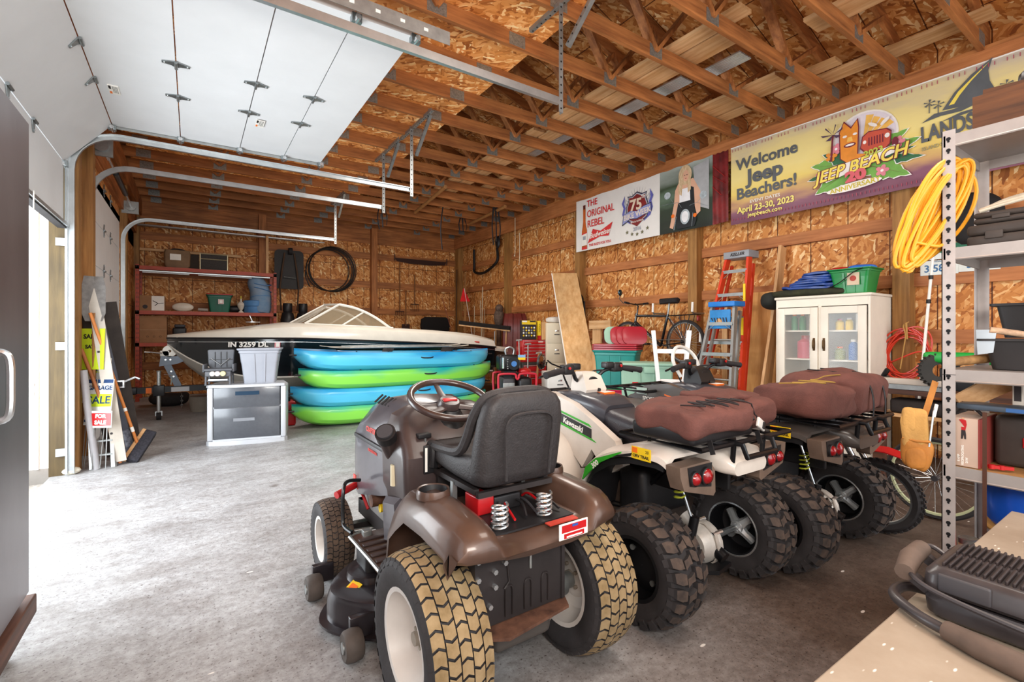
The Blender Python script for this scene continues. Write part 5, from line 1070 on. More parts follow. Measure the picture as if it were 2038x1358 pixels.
f = MB(); f.box(-.40, .55, -.045, .045, .40, .49, tb); f.beam((.5, 0, .44), (1.5, 0, .26), .08, .09, tb); f.beam((.6, -.02, .42), (2.4, -.8, .24), .07, .09, tb); f.beam((.6, .02, .42), (2.4, .8, .24), .07, .09, tb); f.beam((2.4, -.8, .24), (5.0, -.8, .24), .07, .09, tb); f.beam((2.4, .8, .24), (5.0, .8, .24), .07, .09, tb)
for x in (1.9, 3.0, 4.6): f.box(x, x + .07, -.8, .8, .21, .27, tb)
f.build('frame', tl)
f = MB(); f.box(-.58, -.36, -.06, .06, .39, .50, tb, .02); f.box(-.66, -.56, -.05, .05, .41, .48, tb, .02); f.build('coupler', tl)
f = MB(); f.box(-.26, -.19, -.052, -.046, .40, .48, orange); f.build('reflector', tl)
f = MB(); f.box(.05, .28, -.052, -.048, .405, .475, mat('trailer_plate', 'b9bcc2', .4)); f.build('label_plate', tl)
f = MB(); f.cyl((-.10, -.1, .10), (-.10, -.1, .72), .026, zinc, 14); f.box(-.17, -.03, -.14, .0, .36, .52, tb, .008); f.cyl((-.10, -.1, .72), (-.10, -.1, .74), .03, galvd, 12); f.tube([(-.04, -.1, .68), (.06, -.1, .66), (.05, -.1, .52)], .008, zinc, 6); jk = f.build('jack', tl)
f = MB(); f.cyl((-.13, -.1, .06), (-.07, -.1, .06), .06, blackr, 18); f.box(-.145, -.055, -.12, -.08, .06, .13, galv); f.build('jack_wheel', jk)
f = MB(); f.beam((.14, 0, .48), (0.0, 0, .82), .05, .09, mat('winch_post', '5d6570', .35, .4)); f.prism([(-.10, .80), (-.08, .96), (.10, .95), (.30, .98), (.30, .91), (.12, .83)], -.06, .06, mat('winch_post', '5d6570'), 'y')
for x, z in ((-.02, .9), (.04, .9), (.05, .72), (.08, .64)): f.cyl((x, -.07, z), (x, -.05, z), .014, zinc, 8)
f.build('winch_post', tl)
f = MB(); f.lathe([(.02, -.03), (.09, -.03), (.09, -.02), (.04, -.015), (.04, .015), (.09, .02), (.09, .03), (.02, .03)], mat('winch_white', 'd8d6ce', .4, .3), 24, 'y', c=(.03, -.03, 1.03)); f.box(-.09, .03, -.06, .04, .95, 1.04, mat('winch_white', 'd8d6ce'), .01); f.tube([(-.06, -.08, 1.0), (-.20, -.09, 1.02), (-.21, -.12, 1.02), (-.27, -.14, 1.025)], .011, zinc, 8); f.build('winch', tl)
f = MB(); f.cyl((.30, -.06, .94), (.30, .06, .94), .05, mat('roller_blue', '39426b', .5), 18); f.cyl((.30, -.065, .94), (.30, .065, .94), .02, white, 10); f.build('bow_roller', tl)
f = MB()
for k in range(7): f.lathe([(.012, -.003), (.016, 0), (.012, .003)], zinc, 10, 'y' if k % 2 else 'x', c=(.18 + .003 * (k % 2), -.02, .36 - k * .035))
for k in range(6): f.lathe([(.014, -.003), (.018, 0), (.014, .003)], zinc, 10, 'y' if k % 2 else 'x', c=(.40 + .012 * k, -.06, .92 - k * .03))
f.build('safety_chain', tl)
for s in (-1, 1):
    wh = tyre(tl, (3.6, 0, .32), .315, .18, .17, 'turf', 'wheel', topm=tyrem); wh.location = (3.6, s * .98, .32); wh.rotation_euler = (0, 0, R(90)); rim_turf(wh, .17, .18, -s, galv, galvd)
# ================================================================ TV stand and what stands on it
tv = T('tv_stand', 'silver television stand with dark glass doors, in front of the boat bow', 'tv stand', (.12, 6.47, 0), -12)
sil = mat('silver_plastic', 'c3c6cb', .35, .3, var=.04); dgl = mat('dark_mesh_glass', '4d5056', .25, .1, var=.08, sc=30, coat=.6)
f = MB(); f.loft([[(x, y, z) for x, y in ((.0, .06), (.03, .02), (.25, -.025), (.60, -.025), (.82, .02), (.85, .06), (.78, .45), (.07, .45))] for z in (.67, .70)], sil); f.loft([[(x, y, z) for x, y in ((.0, .06), (.03, .02), (.25, -.025), (.60, -.025), (.82, .02), (.85, .06), (.78, .45), (.07, .45))] for z in (.0, .05)], sil); f.build('top_and_base', tv) if False else f.build('casing', tv, ang=30)
for x0, x1 in ((.012, .075), (.775, .838)): f = MB(); f.box(x0, x1, .02, .43, .05, .67, sil, .015); f.build('side_post', tv)
f = MB(); f.box(.07, .78, .42, .44, .05, .67, darkg); f.box(.07, .78, .03, .42, .42, .445, sil, .004); f.box(.07, .78, .02, .42, .05, .07, sil); f.build('shelf', tv)
for z0, z1 in ((.43, .665), (.07, .425)):
    f = MB(); f.box(.08, .77, .012, .02, z0, z1, dgl, .002); dd = f.build('glass_door', tv)
f = MB(); f.box(.30, .55, .008, .012, .575, .62, mat('display_blue', '173349', .2, coat=1)); f.build('display', tv)
f = MB(); f.box(.28, .50, .009, .012, .27, .305, mat('label_grey', '7f8288', .5)); f.build('label', tv)
tote = mat('tote_grey', '989ba4', .45, var=.05)
to = T('storage_tote', 'light grey plastic storage tote on the right of the television stand', 'storage tote', (.70, 6.60, .70), -12)
def tub(t, w, d, h, m, lipm=None, top=.06, name='shell', rib=True, open_=True):
    f = MB(); rr = lambda a, b, r=.03: rrect(a, b, r)
    f.loft([[(x, y, z) for x, y in rr(a, b)] for a, b, z in ((w / 2 - top, d / 2 - top, 0), (w / 2 - .02, d / 2 - .02, h * .86), (w / 2 - .008, d / 2 - .008, h * .87), (w / 2 - .008, d / 2 - .008, h * .93), (w / 2, d / 2, h * .94), (w / 2 + .01, d / 2 + .01, h * .97), (w / 2 + .01, d / 2 + .01, h), (w / 2 - .01, d / 2 - .01, h), (w / 2 - .03, d / 2 - .03, h * .6 if open_ else h * .99), (.01, .01, h * .6 if open_ else h * .99))], m); o = f.build(name, t, ang=35)
    if rib:
        for x in (-w * .13, w * .13): g = MB(); g.beam((x * .85, -d / 2 + top + .0, .01), (x, -d / 2 + .018, h * .84), .016, .02, m, up=(1, 0, 0)); g.build('rib', t)
    return o
tub(to, .46, .34, .42, tote)
bs = T('booster_seat', 'grey folding plastic booster seat standing on the left of the television stand', 'child seat', (.27, 6.60, .70), -12)
bsm = mat('booster_grey', '55575c', .5, var=.15)
f = MB(); f.loft([[(x, y + .08, z) for x, y in rrect(w, .015, .012)] for w, z in ((.11, .17), (.13, .22), (.135, .32), (.14, .395), (.13, .405))], bsm)
for x in (-.06, 0, .06): f.box(x - .003, x + .003, .055, .065, .2, .38, blackp)
f.tube([(-.10, .055, .30), (0, .05, .22), (.09, .055, .30)], .006, zinc, 6); f.box(-.12, .12, .057, .063, .285, .292, blackp); f.build('backrest', bs)
f = MB(); f.box(-.145, .145, -.12, .1, .16, .19, bsm, .012); f.box(-.13, .13, -.13, .08, .10, .16, bsm, .01); f.box(-.16, -.14, -.1, .1, .15, .24, bsm, .006); f.box(.14, .16, -.1, .1, .15, .24, bsm, .006)
for x in (-.12, .12):
    for y in (-.11, .08): f.tube([(x, y, .12), (x * 1.02, y - .01, 0)], .012, bsm, 6)
f.box(-.10, .10, -.12, .06, .045, .07, zinc, .006); f.tube([(-.13, -.11, .05), (.13, -.11, .05)], .01, bsm, 6); f.build('seat', bs)
for k, (x, c_) in enumerate(((-.05, 'bfb8b0'), (.0, 'd8c5c0'), (.055, 'd9cf8f'))): f = MB(); f.cyl((x, -.16, .135), (x, -.13, .135), .028, mat('toy_%d' % k, c_, .5), 16); f.build('toy_knob', bs)
# ================================================================ steel rack on the back wall
orr = mat('rack_orange', 'a83e22', .45, var=.2, sc=8)
rk = T('pallet_rack', 'orange steel pallet rack with three shelves against the back wall', 'rack', (-.9, 11.45, 0))
for x in (0, 2.36):
    for y in (0, .62):
        f = MB(); f.box(x, x + .06, y, y + .06, 0, 2.62, orr)
        for i in range(30): f.box(x + .015, x + .022, y - .002, y, .1 + i * .085, .135 + i * .085, blackm); f.box(x + .038, x + .045, y - .002, y, .1 + i * .085, .135 + i * .085, blackm)
        f.build('upright', rk)
for z in (1.12, 1.74, 2.60):
    f = MB(); f.box(0, 2.42, .0, .04, z - .07, z, orr); f.box(.0, 2.42, .60, .64, z - .07, z, orr); f.build('beam', rk)
    f = MB(); f.box(.0, 2.4, .04, .60, z - .03, z - .004, chip if z > 1.2 else pine['x']); f.build('shelf', rk)
f = MB(); f.box(.06, 2.30, .05, .13, 2.50, 2.52, galv)
f.build('light_channel', rk)
for k, x in enumerate((.1, 1.0)): f = MB(); f.cyl((x, .09, 2.485), (x + (.75 if k == 0 else .95), .09, 2.485), .013, mat('tube_white', 'd9dde0', .3), 10); f.build('tube_lamp', rk)
f = MB(); f.box(1.32 + .9, 1.37 + .9, .05, .09, 2.60, 3.42, pine['z']); f.build('wood_post', rk)
def onrack(name, lab, cat, x, y, z): return T(name, lab, cat, (x, y, z))
cbm = mat('cardboard_dusty', '9a7250', .85, var=.12)
t = onrack('old_radio', 'battered brown box-shaped case with a white label on the top rack shelf', 'case', -.25, 11.75, 2.60); f = MB(); f.loft([[(x, y, z) for x, y in rrect(w, .19, .04)] for w, z in ((.17, 0), (.21, .05), (.22, .3), (.20, .36))], mat('case_brown', '7b6046', .7, var=.2)); f.box(.2, .36, -.15, .16, 0, .30, mat('case_dark', '2a2119', .8)); f.build('body', t); f = MB(); f.box(-.12, .06, -.197, -.189, .16, .28, white); f.build('label', t); f = MB(); f.tube(cr([(-.15, 0, .36), (-.05, -.03, .40), (.1, .0, .39), (.18, 0, .34)], 4), .015, blackp, 8); f.build('carry_handle', t)
f = MB(); f.tube(cr([(.05, -.2, .3), (.15, -.21, .2), (.1, -.2, .12), (.2, -.2, .05), (.12, -.21, -.02)], 5), .006, white, 6); tag(f.build('white_cord', loc=(.0, 11.75, 2.62)), 'tangled white cord hanging beside the battered case', 'cord') if False else None
t = onrack('speaker_amp', 'dark box with pale metal trim standing on the top rack shelf', 'amplifier', .37, 11.72, 2.60); f = MB(); f.box(-.24, .24, -.12, .12, 0, .34, mat('grille', '3a3634', .8, var=.3, sc=60)); f.build('body', t); f = MB()
for a, b in (((-.24, .01), (.24, .01)), ((-.24, .335), (.24, .335)), ((-.24, .01), (-.24, .335)), ((.24, .01), (.24, .335)), ((-.24, .23), (.24, .23))): f.tube([(a[0], -.125, a[1]), (b[0], -.125, b[1])], .011, mat('brass_trim', 'c9bd9a', .35, .6), 6)
f.build('trim', t)
t = onrack('fan_carton', 'ceiling fan carton with a picture of the fan on the middle rack shelf', 'carton', -.66, 11.70, 1.74); f = MB(); f.box(-.2, .21, -.12, .12, 0, .30, cbm, .004); f.build('box', t); f = MB(); f.box(-.0, .20, -.123, -.12, .01, .29, white); f.tube([(.02, -.125, .2), (.1, -.125, .15), (.19, -.125, .16)], .006, mk, 5); f.tube([(.1, -.125, .15), (.05, -.125, .1)], .006, mk, 5); f.cyl((-.1, -.124, .08), (-.1, -.12, .08), .04, mk, 14); f.build('print', t)
t = onrack('lamp_shade_dish', 'pale oval lamp glass lying on the middle rack shelf', 'lamp glass', -.16, 11.62, 1.74); f = MB(); f.sph((0, 0, .09), (.18, .05, .088), mat('opal_glass', 'd9cfc0', .3), 20); f.build('glass', t)
f = MB(); f.cyl((0, 0, .04), (.16, -.05, .03), .03, mat('roll_grey', 'a9a29a', .7), 12); tag(f.build('caulk_tube', loc=(.10, 11.6, 1.75)), 'short grey tube lying between the lamp glass and the green tub', 'tube')
t = onrack('green_tub', 'dark green storage tub with a red lid on the middle rack shelf', 'storage tote', .47, 11.72, 1.74); tub(t, .46, .36, .36, mat('tub_green', '0f5e48', .4, var=.15)); f = MB(); f.box(-.235, .235, -.185, .185, .36, .385, redp, .01); f.build('lid', t); f = MB(); f.box(-.03, .07, -.19, -.178, .17, .27, white); f.box(-.02, .06, -.193, -.189, .18, .26, redp); f.box(-.01, .05, -.195, -.192, .19, .25, white); f.build('label', t)
t = onrack('oil_lamp', 'white glass table lamp on the middle rack shelf', 'lamp', .86, 11.66, 1.74); f = MB(); f.lathe([(.001, 0), (.06, 0), (.05, .02), (.02, .05), (.05, .1), (.075, .17), (.06, .21), (.02, .24), (.015, .30), (.001, .31)], mat('opal_glass', 'd9cfc0'), 20); f.build('base', t); f = MB(); f.cyl((0, 0, .30), (0, 0, .36), .012, mat('bulb_yellow', 'd8c94a', .3), 8); f.build('burner', t)
t = onrack('black_pouch', 'black cloth heap behind the white table lamp', 'bag', .86, 11.83, 1.735); f = MB(); blob(f, (0, 0, .09), (.24, .12, .09), blackp, .7, .03, 2); f.build('cloth', t)
blt = mat('air_mattress_blue', '4f83b8', .5, var=.12, sc=10)
t = onrack('blue_canister', 'light blue round hat-box style container on the middle rack shelf', 'container', 1.14 - .02, 11.70, 1.74); f = MB(); f.lathe([(.001, 0), (.19, 0), (.2, .02), (.2, .14), (.215, .15), (.22, .17), (.215, .26), (.2, .27), (.001, .27)], blt, 28); f.build('body', t); f = MB(); f.box(.08, .2, .02, .1, .27, .36, blt, .02); f.build('valve', t)
t = onrack('rolled_mattress', 'rolled blue and grey sleeping pad leaning at the right end of the middle rack shelf', 'sleeping pad', 1.24, 11.98, 1.74); f = MB(); f.tube(cr([(.02, -.28, 0.01), (.04, -.28, .2), (.03, -.27, .45), (-.04, -.26, .65), (-.07, -.24, .78)], 4), [.20, .21, .215, .215, .21, .21, .21, .205, .20, .195, .19, .185, .18, .17, .15, .12, .08][:17], mat('pad_blue', '5f87ab', .6, sc=5, col2='8d9db0'), 18)
for z in (.15, .32, .5, .64): f.tube([(.04 + .205 * math.cos(a), -.275 + .205 * math.sin(a), z + .05 * math.sin(a + z * 9)) for a in [2 * math.pi * k / 20 for k in range(20)]], .008, blt, 5, closed=True)
f.build('roll', t); t.location = (1.20, 11.98, 1.755)
t = onrack('moving_carton', 'large plain brown carton on the bottom rack shelf', 'carton', -.62, 11.74, 1.12); f = MB(); f.box(-.24, .20, -.2, .2, 0, .52, cbm, .004); f.box(-.241, .201, -.201, -.199, .25, .255, mat('tape', 'b59a75', .5)); f.build('box', t); f = MB()
for x in (-.1, 0, .1): f.lathe([(.014, -.002), (.018, 0), (.014, .002)], mk, 10, 'y', c=(x, -.202, .12))
f.build('print', t)
t = onrack('toy_forklift', 'dark machine with a bent yellow tube on the bottom rack shelf', 'machine', -.20, 11.66, 1.12); f = MB(); f.box(-.13, .1, -.1, .1, .14, .30, blackp, .03); f.box(-.10, .08, -.09, .1, .3, .36, darkg, .02); f.box(-.1, .08, -.1, .1, .02, .12, blackp, .02); f.build('body', t); f = MB(); f.tube(cr([(-.11, -.12, .02), (.1, -.12, .02), (.14, -.12, .07), (.10, -.12, .12), (-.08, -.12, .12)], 5), .013, mat('tube_yellow', 'd6a51c', .4), 8); f.build('tube', t)
f = MB(); f.cyl((0, 0, 0), (0, 0, .16), .035, blackp, 14); f.cyl((0, 0, .16), (.0, 0, .22), .012, zinc, 8); tag(f.build('spray_can', loc=(.06, 11.62, 1.12)), 'small black spray can at the bow end of the bottom rack shelf', 'can')
f = MB(); f.lathe([(.001, 0), (.15, 0), (.17, .2), (.165, .25), (.001, .25)], mat('tub_pale', '8d8378', .7), 24); tag(f.build('floor_tub', loc=(.12, 9.55, 0)), 'pale round tub on the floor under the boat trailer', 'tub')
f = MB(); blob(f, (0, 0, .12), (.30, .25, .12), blackr, .7, .05, 3); tag(f.build('tarp_heap', loc=(-.35, 10.6, 0)), 'dark heap of rags on the floor in front of the rack', 'rags')
# long pipes and gutters stored above the rack
for k, (y, z, x1, w, m, l_) in enumerate(((11.75, 3.50, 1.6, .06, mat('gutter_grey', '8a7868', .5, .3), 'long dusty gutter stored above the rack, topmost'), (11.6, 3.40, 2.05, .02, galv, 'long thin silver pipe stored above the rack, lowest'), (11.85, 3.42, 2.0, .045, mat('gutter_grey', '8a7868'), 'long grey channel stored above the rack, behind the silver pipe'))):
    f = MB(); f.box(-.9, x1 + .5, y - w / 2, y + w / 2, z, z + w, m, .004); tag(f.build('stored_length', loc=(0, 0, 0)), l_, 'pipe')
f = MB(); f.box(-.9, .9, 12.1, 12.15, 2.98, 3.03, pine['x']); tag(f.build('wood_batten'), 'pale wood batten fixed along the back wall above the rack', 'wood')
# things on and at the back wall
t = T('wheelbarrow', 'black wheelbarrow hung upside down on the back wall beside the rack', 'wheelbarrow', (1.86, 12.12, 2.78))
f = MB(); f.loft([[(x, y, z) for x, z in rrect(w, h, .10, 6)] for y, w, h in ((.07, .22, .34), (.05, .26, .40), (-.10, .30, .44), (-.11, .31, .45))], mat('barrow_black', '1d1816', .6, var=.3)); f.build('tray', t)
for s in (-1, 1): f = MB(); f.tube([(s * .10, -.14, .38), (s * .16, -.16, -.05), (s * .20, -.14, -.42), (s * .17, -.10, -.95)], .018, mat('barrow_handle', '4a3423', .7), 8); f.build('handle', t)
f = MB(); f.tube([(-.12, -.16, -.18), (.14, -.16, -.20)], .014, galvd, 6); f.cyl((-.02, -.15, .42), (.06, -.15, .42), .08, blackr, 16); f.build('brace', t)
t = T('hose_hoop', 'large black coil of poly pipe hung on the back wall', 'pipe coil', (2.78, 12.10, 2.84)); f = MB()
for k in range(5):
    rr = .50 + .012 * k; f.tube([(rr * math.cos(2 * math.pi * i / 48) + .02 * k - (.04 if k == 0 else 0), -.02 * (k % 3), rr * 1.0 * math.sin(2 * math.pi * i / 48) + .008 * k) for i in range(48)], .013, mat('poly_black', '17110e', .5), 8, closed=True)
f.tube(cr([(-.52, -.02, .1), (-.56, -.04, -.15), (-.50, -.04, -.35), (-.46, -.03, -.42)], 5), .013, mat('poly_black', '17110e'), 8); f.build('coil', t)
for k, (x, l_) in enumerate(((1.78, 'tall black gas cylinder behind the boat windscreen, left of the pair'), (2.10, 'black gas cylinder behind the boat windscreen, right of the pair'))):
    t = T('gas_cylinder', l_, 'gas cylinder', (x, 11.7, 0)); f = MB(); f.lathe([(.001, 0), (.14, 0), (.15, .05), (.15, 1.6 + .04 * k), (.12, 1.75), (.05, 1.82), (.05, 1.92), (.001, 1.93)], blackp, 20); f.build('body', t); f = MB(); f.lathe([(.09, 1.78), (.10, 1.80), (.10, 1.96), (.09, 1.98)], blackp, 16); f.build('collar', t)
f = MB(); f.cyl((0, 0, 0), (0, 0, 1.75), .015, pine['z'], 8); tag(f.build('broom_stick', loc=(1.56, 11.7, 0)), 'thin pale stick standing left of the gas cylinders', 'stick')
t = T('hand_saw', 'long dark two-man saw hung along the back wall near the corner', 'saw', (5.2, 12.16, 3.28)); f = MB(); f.prism([(-.75, .03), (.75, .03), (.7, -.06), (.3, -.10), (-.3, -.10), (-.7, -.06)], 0, .004, mat('rusty_blade', '3a221a', .6, .3), 'y'); f.build('blade', t)
for x in (-.76, .76): f = MB(); f.cyl((x, 0, -.05), (x, 0, .12), .016, dolly, 8); f.build('grip', t)
for k, (x, z0, z1) in enumerate(((4.58, 1.7, 3.2), (4.75, 1.3, 2.45), (5.0, 1.9, 2.9))):
    t = T('long_hand_tool', ('rake with a long handle hung on the back wall, leftmost of three', 'shovel hung on the back wall, middle of three', 'short-handled fork hung on the back wall, rightmost of three')[k], 'garden tool', (x, 12.16, z0)); f = MB(); f.cyl((0, 0, .2), (0, 0, z1 - z0), .016, mat('tool_wood', '7a4f2a', .7, var=.2), 8); f.build('handle', t)
    f = MB()
    if k == 1: f.prism([(-.11, .25), (.11, .25), (.11, .06), (0, -.06), (-.11, .06)], 0, .01, mat('rusty_blade', '3a221a'), 'y')
    else:
        f.box(-.12, .12, -.008, .008, .18, .2, mat('rusty_blade', '3a221a'))
        for q in range(5): f.cyl((-.11 + q * .055, 0, .19), (-.11 + q * .055, -.02, .0), .006, mat('rusty_blade', '3a221a'), 6)
    f.build('head', t)
f = MB(); f.box(-.42, .42, -.05, .05, 0, .14, mat('coat_dark', '14100f', .9), .04); 
t = T('black_chair', 'black padded chair back showing over the boat stern', 'chair', (5.42, 11.75, 0)); f = MB(); f.loft([[(x, y, z) for x, y in rrect(w, .07, .05)] for w, z in ((.33, 1.34), (.40, 1.38), (.42, 1.5), (.40, 1.68), (.3, 1.74))], mat('coat_dark', '14100f', .9)); f.build('backrest', t); f = MB(); f.box(-.42, .42, -.5, .05, 1.16, 1.34, mat('chair_navy', '222b3d', .7), .04); f.cyl((0, -.2, 0), (0, -.2, 1.16), .04, blackm, 12); f.box(-.3, .3, -.5, .1, 0, .05, blackm, .02); f.build('seat', t)
for k, x in enumerate((5.20, 5.30)): f = MB(); f.box(-.04, .04, -.02, .02, 0, .22, mat('glove_grey', '9c958c', .8), .02); tag(f.build('work_glove', loc=(x, 10.95, 1.36)), ('left', 'right')[k] + ' grey work glove on the navy seat by the stern', 'glove') if False else None
# ---- corner: rods, poles, flag, brooms
def pole(name, lab, cat, p0, p1, r, m, head=None):
    t = T(name, lab, cat, p0); d = Vector(p1) - Vector(p0); f = MB(); f.tube([(0, 0, 0), tuple(d)], r, m, 8); f.build('shaft', t)
    if head: f = MB(); head(f, d); f.build('head', t)
    return t
tw = mat('pole_wood', '9b6b3c', .65, var=.2)
pole('wood_pole', 'tall wooden pole leaning in the back right corner', 'pole', (5.70, 10.6, .0), (6.20, 11.5, 2.95), .028, tw)
pole('closet_rod', 'dark slender rod leaning in the back right corner behind the tall pole', 'pole', (5.9, 11.5, 0), (6.2, 12.0, 3.1), .012, mat('dark_rod', '3a2a1e', .7))
pole('fishing_rod', 'thin red-tipped fishing rod leaning in front of the black chair', 'fishing rod', (5.75, 10.6, .0), (5.35, 11.2, 2.25), .007, mat('rod_red', '7a3020', .5))
fl = pole('flag_pole', 'thin rod with a small red pennant, leaning in the corner', 'flag', (6.1, 10.5, 0), (5.95, 11.1, 2.5), .006, white, lambda f, d: f.prism([(-.02, .0), (.18, -.35), (-.12, -.36)], 0, .004, mat('flag_red', 'e01f28', .6), 'y', M=Matrix.Translation(d)))
for k, (x0, x1, z, r, l_) in enumerate(((6.0, 6.22, 2.5, .012, 'tall pale fibreglass rod beside the red pennant'), (6.1, 6.15, 2.15, .009, 'short pale rod right of the tall fibreglass rod'), (6.15, 6.28, 1.95, .008, 'thin pale rod nearest the grey owl decoy'), (5.95, 5.98, 2.0, .008, 'thin rod between the pennant and the tall pole'))):
    pole('garden_stake', l_, 'rod', (x0, 10.3 + .1 * k, 0), (x1, 10.6, z), r, mat('stake_pale', 'bfae92', .6))
pole('short_stake', 'short wooden stake leaning right of the pale rods', 'stake', (6.0, 9.7, 0), (6.25, 9.95, 1.85), .016, pine['z'])
t = T('push_broom', 'wide push broom with black bristles held upside down behind the boat stern', 'broom', (5.62, 9.5, 0)); f = MB(); f.cyl((.25, 0, 0), (.28, .0, 1.36), .014, galv, 8); f.build('handle', t); f = MB(); f.beam((-.42, .45, 1.50), (.42, -.45, 1.36), .05, .03, pine['x']); hd_ = f.build('block', t); f = MB(); f.beam((-.42, .45, 1.56), (.42, -.45, 1.42), .07, .09, mat('bristle_black', '17120f', .9)); f.build('bristles', hd_)
pole('short_pole', 'short wooden handle standing right of the push broom', 'handle', (5.95, 9.15, 0), (6.0, 9.15, 1.35), .018, pine['z'])
t = T('owl_decoy', 'grey garden owl decoy on a post by the right wall', 'decoy', (6.10, 9.62, 0)); f = MB(); f.sph((0, 0, 1.68), (.13, .13, .24), mat('decoy_grey', '6a5548', .8, col2='3c2e26', sc=20), 16); f.sph((-.02, -.04, 1.90), (.10, .10, .10), mat('decoy_grey', '6a5548'), 14); f.build('body', t); f = MB(); f.cyl((0, 0, 0), (0, 0, 1.5), .06, mat('sack_brown', '6b4a35', .85, col2='4b3022', sc=15), 12); f.build('post', t)
slm = mat('chute_red', '6e261d', .4, var=.25, coat=.2)
t = T('plastic_sled', 'dark red plastic sled standing upright against the right wall', 'sled', (6.10, 8.95, .95)); t.rotation_euler = (0, R(10), R(48)); f = MB(); rg = []
for i in range(17):
    z = -.45 + i * .078; q = abs(i / 8 - 1); w = .30 - .06 * q ** 4; dd = .16 * q ** 3
    prof = [(-w, 0), (-w * .95, .05), (-w * .62, .05), (-w * .58, .015), (-w * .2, .015), (-w * .16, .05), (w * .16, .05), (w * .2, .015), (w * .58, .015), (w * .62, .05), (w * .95, .05), (w, 0)]
    rg.append([(-dd + h * .8 - .0, y, z) for y, h in prof] + [(-dd + h * .8 + .01, y, z) for y, h in reversed(prof)])
f.loft(rg, slm); f.build('shell', t)
f = MB(); f.tube([(6.20, 9.95, 3.45), (6.2, 9.94, 3.0), (6.2, 9.6, 2.95)], .02, blackr, 6); 
t = T('tow_bar', 'black curved yoke bracket hung on the right wall near the back corner', 'bracket', (6.33, 10.7, 2.95)); f = MB(); f.tube(cr([(0, .55, .62), (-.01, .52, .2), (-.03, .45, 0), (-.03, .0, -.07), (-.03, -.5, .06), (0, -.65, .22), (0, -.62, .5)], 6), .034, mat('iron_black', '140f0d', .6), 8); f.build('bar', t)
f = MB(); f.sph((-.03, -.70, .62), (.05, .10, .16), blackp, 12); f.build('knob', t)
pull = mat('cotton_cord', 'cfc1a4', .8)
for k, (y, z0, z1) in enumerate(((9.08, 3.98, 3.10), (8.9, 3.6, 2.88))):
    f = MB(); f.tube(cr([(0, 0, z0), (.01, .01, (z0 + z1) / 2), (0, 0, z1 + .1), (.0, .02, z1)], 4), .009, pull, 6); f.sph((0, .02, z1), .018, pull, 8); tag(f.build('pull_cord', loc=(6.195, y, 0)), ('longer', 'shorter')[k] + ' white pull cord hanging beside the right wall posts', 'cord')
# ---- black straps and hooks hanging from the trusses near the back
for k, (x, y, z, l_) in enumerate(((3.3, 9.77, .5, 'bundle of black ratchet straps hung from the trusses, over the boat windscreen'), (5.2, 9.77, .35, 'small tangle of black cord hung from the trusses near the back corner'), (4.45, 9.16, .9, 'long single black strap hanging down from the trusses'), (5.35, 8.55, .8, 'pair of black straps hanging from the trusses near the right wall'))):
    t = T('hanging_straps', l_, 'straps', (x, y, ZC)); f = MB()
    for q in range(6 if k != 2 else 1):
        a = .05 * (q % 3 - 1); f.tube(cr([(a, .04 * (q % 2), .0), (a * 2, 0, -z * .5), (a * 1.5 + .02, .02, -z * (1 - .1 * (q % 3)))], 5), .014, blackr, 6, flat=.4)
    f.build('strap', t)
f = MB(); f.cyl((0, -1.0, 0), (.25, 1.0, 0), .035, tw, 12); tag(f.build('storage_pole', loc=(3.75, 8.7, ZC - .06)), 'long round pole hung under the trusses, left of the pair', 'pole')
f = MB(); f.cyl((0, -.9, 0), (.15, .9, 0), .035, tw, 12); tag(f.build('storage_pole', loc=(5.35, 9.1, ZC - .06)), 'long round pole hung under the trusses, right of the pair', 'pole')
# ================================================================ things leaning by the door post on the left
alum = mat('aluminium', 'aeb1b0', .35, .8, var=.15)
t = T('long_board', 'long pale grey board leaning beside the roll of dark carpet', 'board', (-.62, 6.06, .02)); f = MB(); f.beam((0.03, -.02, 0.02), (-.19, .10, 1.72), .10, .022, mat('board_pale', 'b9b0a4', .6, var=.15), up=(0, 1, 0))
for z in (.3, .7, 1.1, 1.4): f.cyl((-.0 - z * .128, -.035 + z * .07, z), (-.0 - z * .128, -.02 + z * .07, z), .012, mk, 6)
f.build('plank', t)
t = T('rolled_mat', 'dark blue-grey rolled mat leaning against the far overhead door', 'mat', (-.60, 6.28, 0)); f = MB(); f.tube([(.03, 0, .12), (-.10, .05, .9), (-.24, .12, 1.62)], .055, mat('mat_slate', '4b505b', .85, bump=.4, var=.15), 12); f.build('roll', t)
f = MB(); f.tube([(.055, -.0, .0), (.03, 0, .16), (.0, .01, .30)], [.045, .06, .06], mat('plastic_wrap', '8e97a6', .2, .1, coat=.5, col2='3a3f4a', sc=30), 10); f.build('wrapped_end', t)
t = T('storm_window', 'dark framed screen panel leaning behind the rolled mat', 'screen', (-.72, 6.5, 0)); f = MB(); f.beam((0.12, 0, .02), (-.10, .05, 1.62), .30, .02, mat('screen_dark', '3a332f', .7, var=.3), up=(0, 1, 0)); f.build('panel', t)
t = T('push_broom', 'push broom with an orange-striped wooden handle and dark bristles, at the door post', 'broom', (-.50, 6.22, 0)); f = MB(); f.tube([(.03, .0, .16), (-.19, -.08, 1.00), (-.32, -.14, 1.50)], .014, mat('broom_handle', 'c97b3c', .5), 10)
for a, b in ((.16, .22), (.42, .46)): f.tube([(.03 - .22 * a, -.08 * a, .16 + .84 * a), (.03 - .22 * b, -.08 * b, .16 + .84 * b)], .0155, white, 10)
f.build('handle', t); f = MB(); f.box(-.20, .20, -.02, .02, 0, .035, pine['x'], .006, M=TR((.02, .0, .15), (-62, -38, 62))); bb = f.build('block', t); f = MB(); f.box(-.19, .19, -.035, .035, -.10, 0, mat('bristle_dark', '2b2a31', .9, var=.5, sc=60, bump=.8), .01, M=TR((.02, .0, .15), (-62, -38, 62))); f.build('bristles', bb)
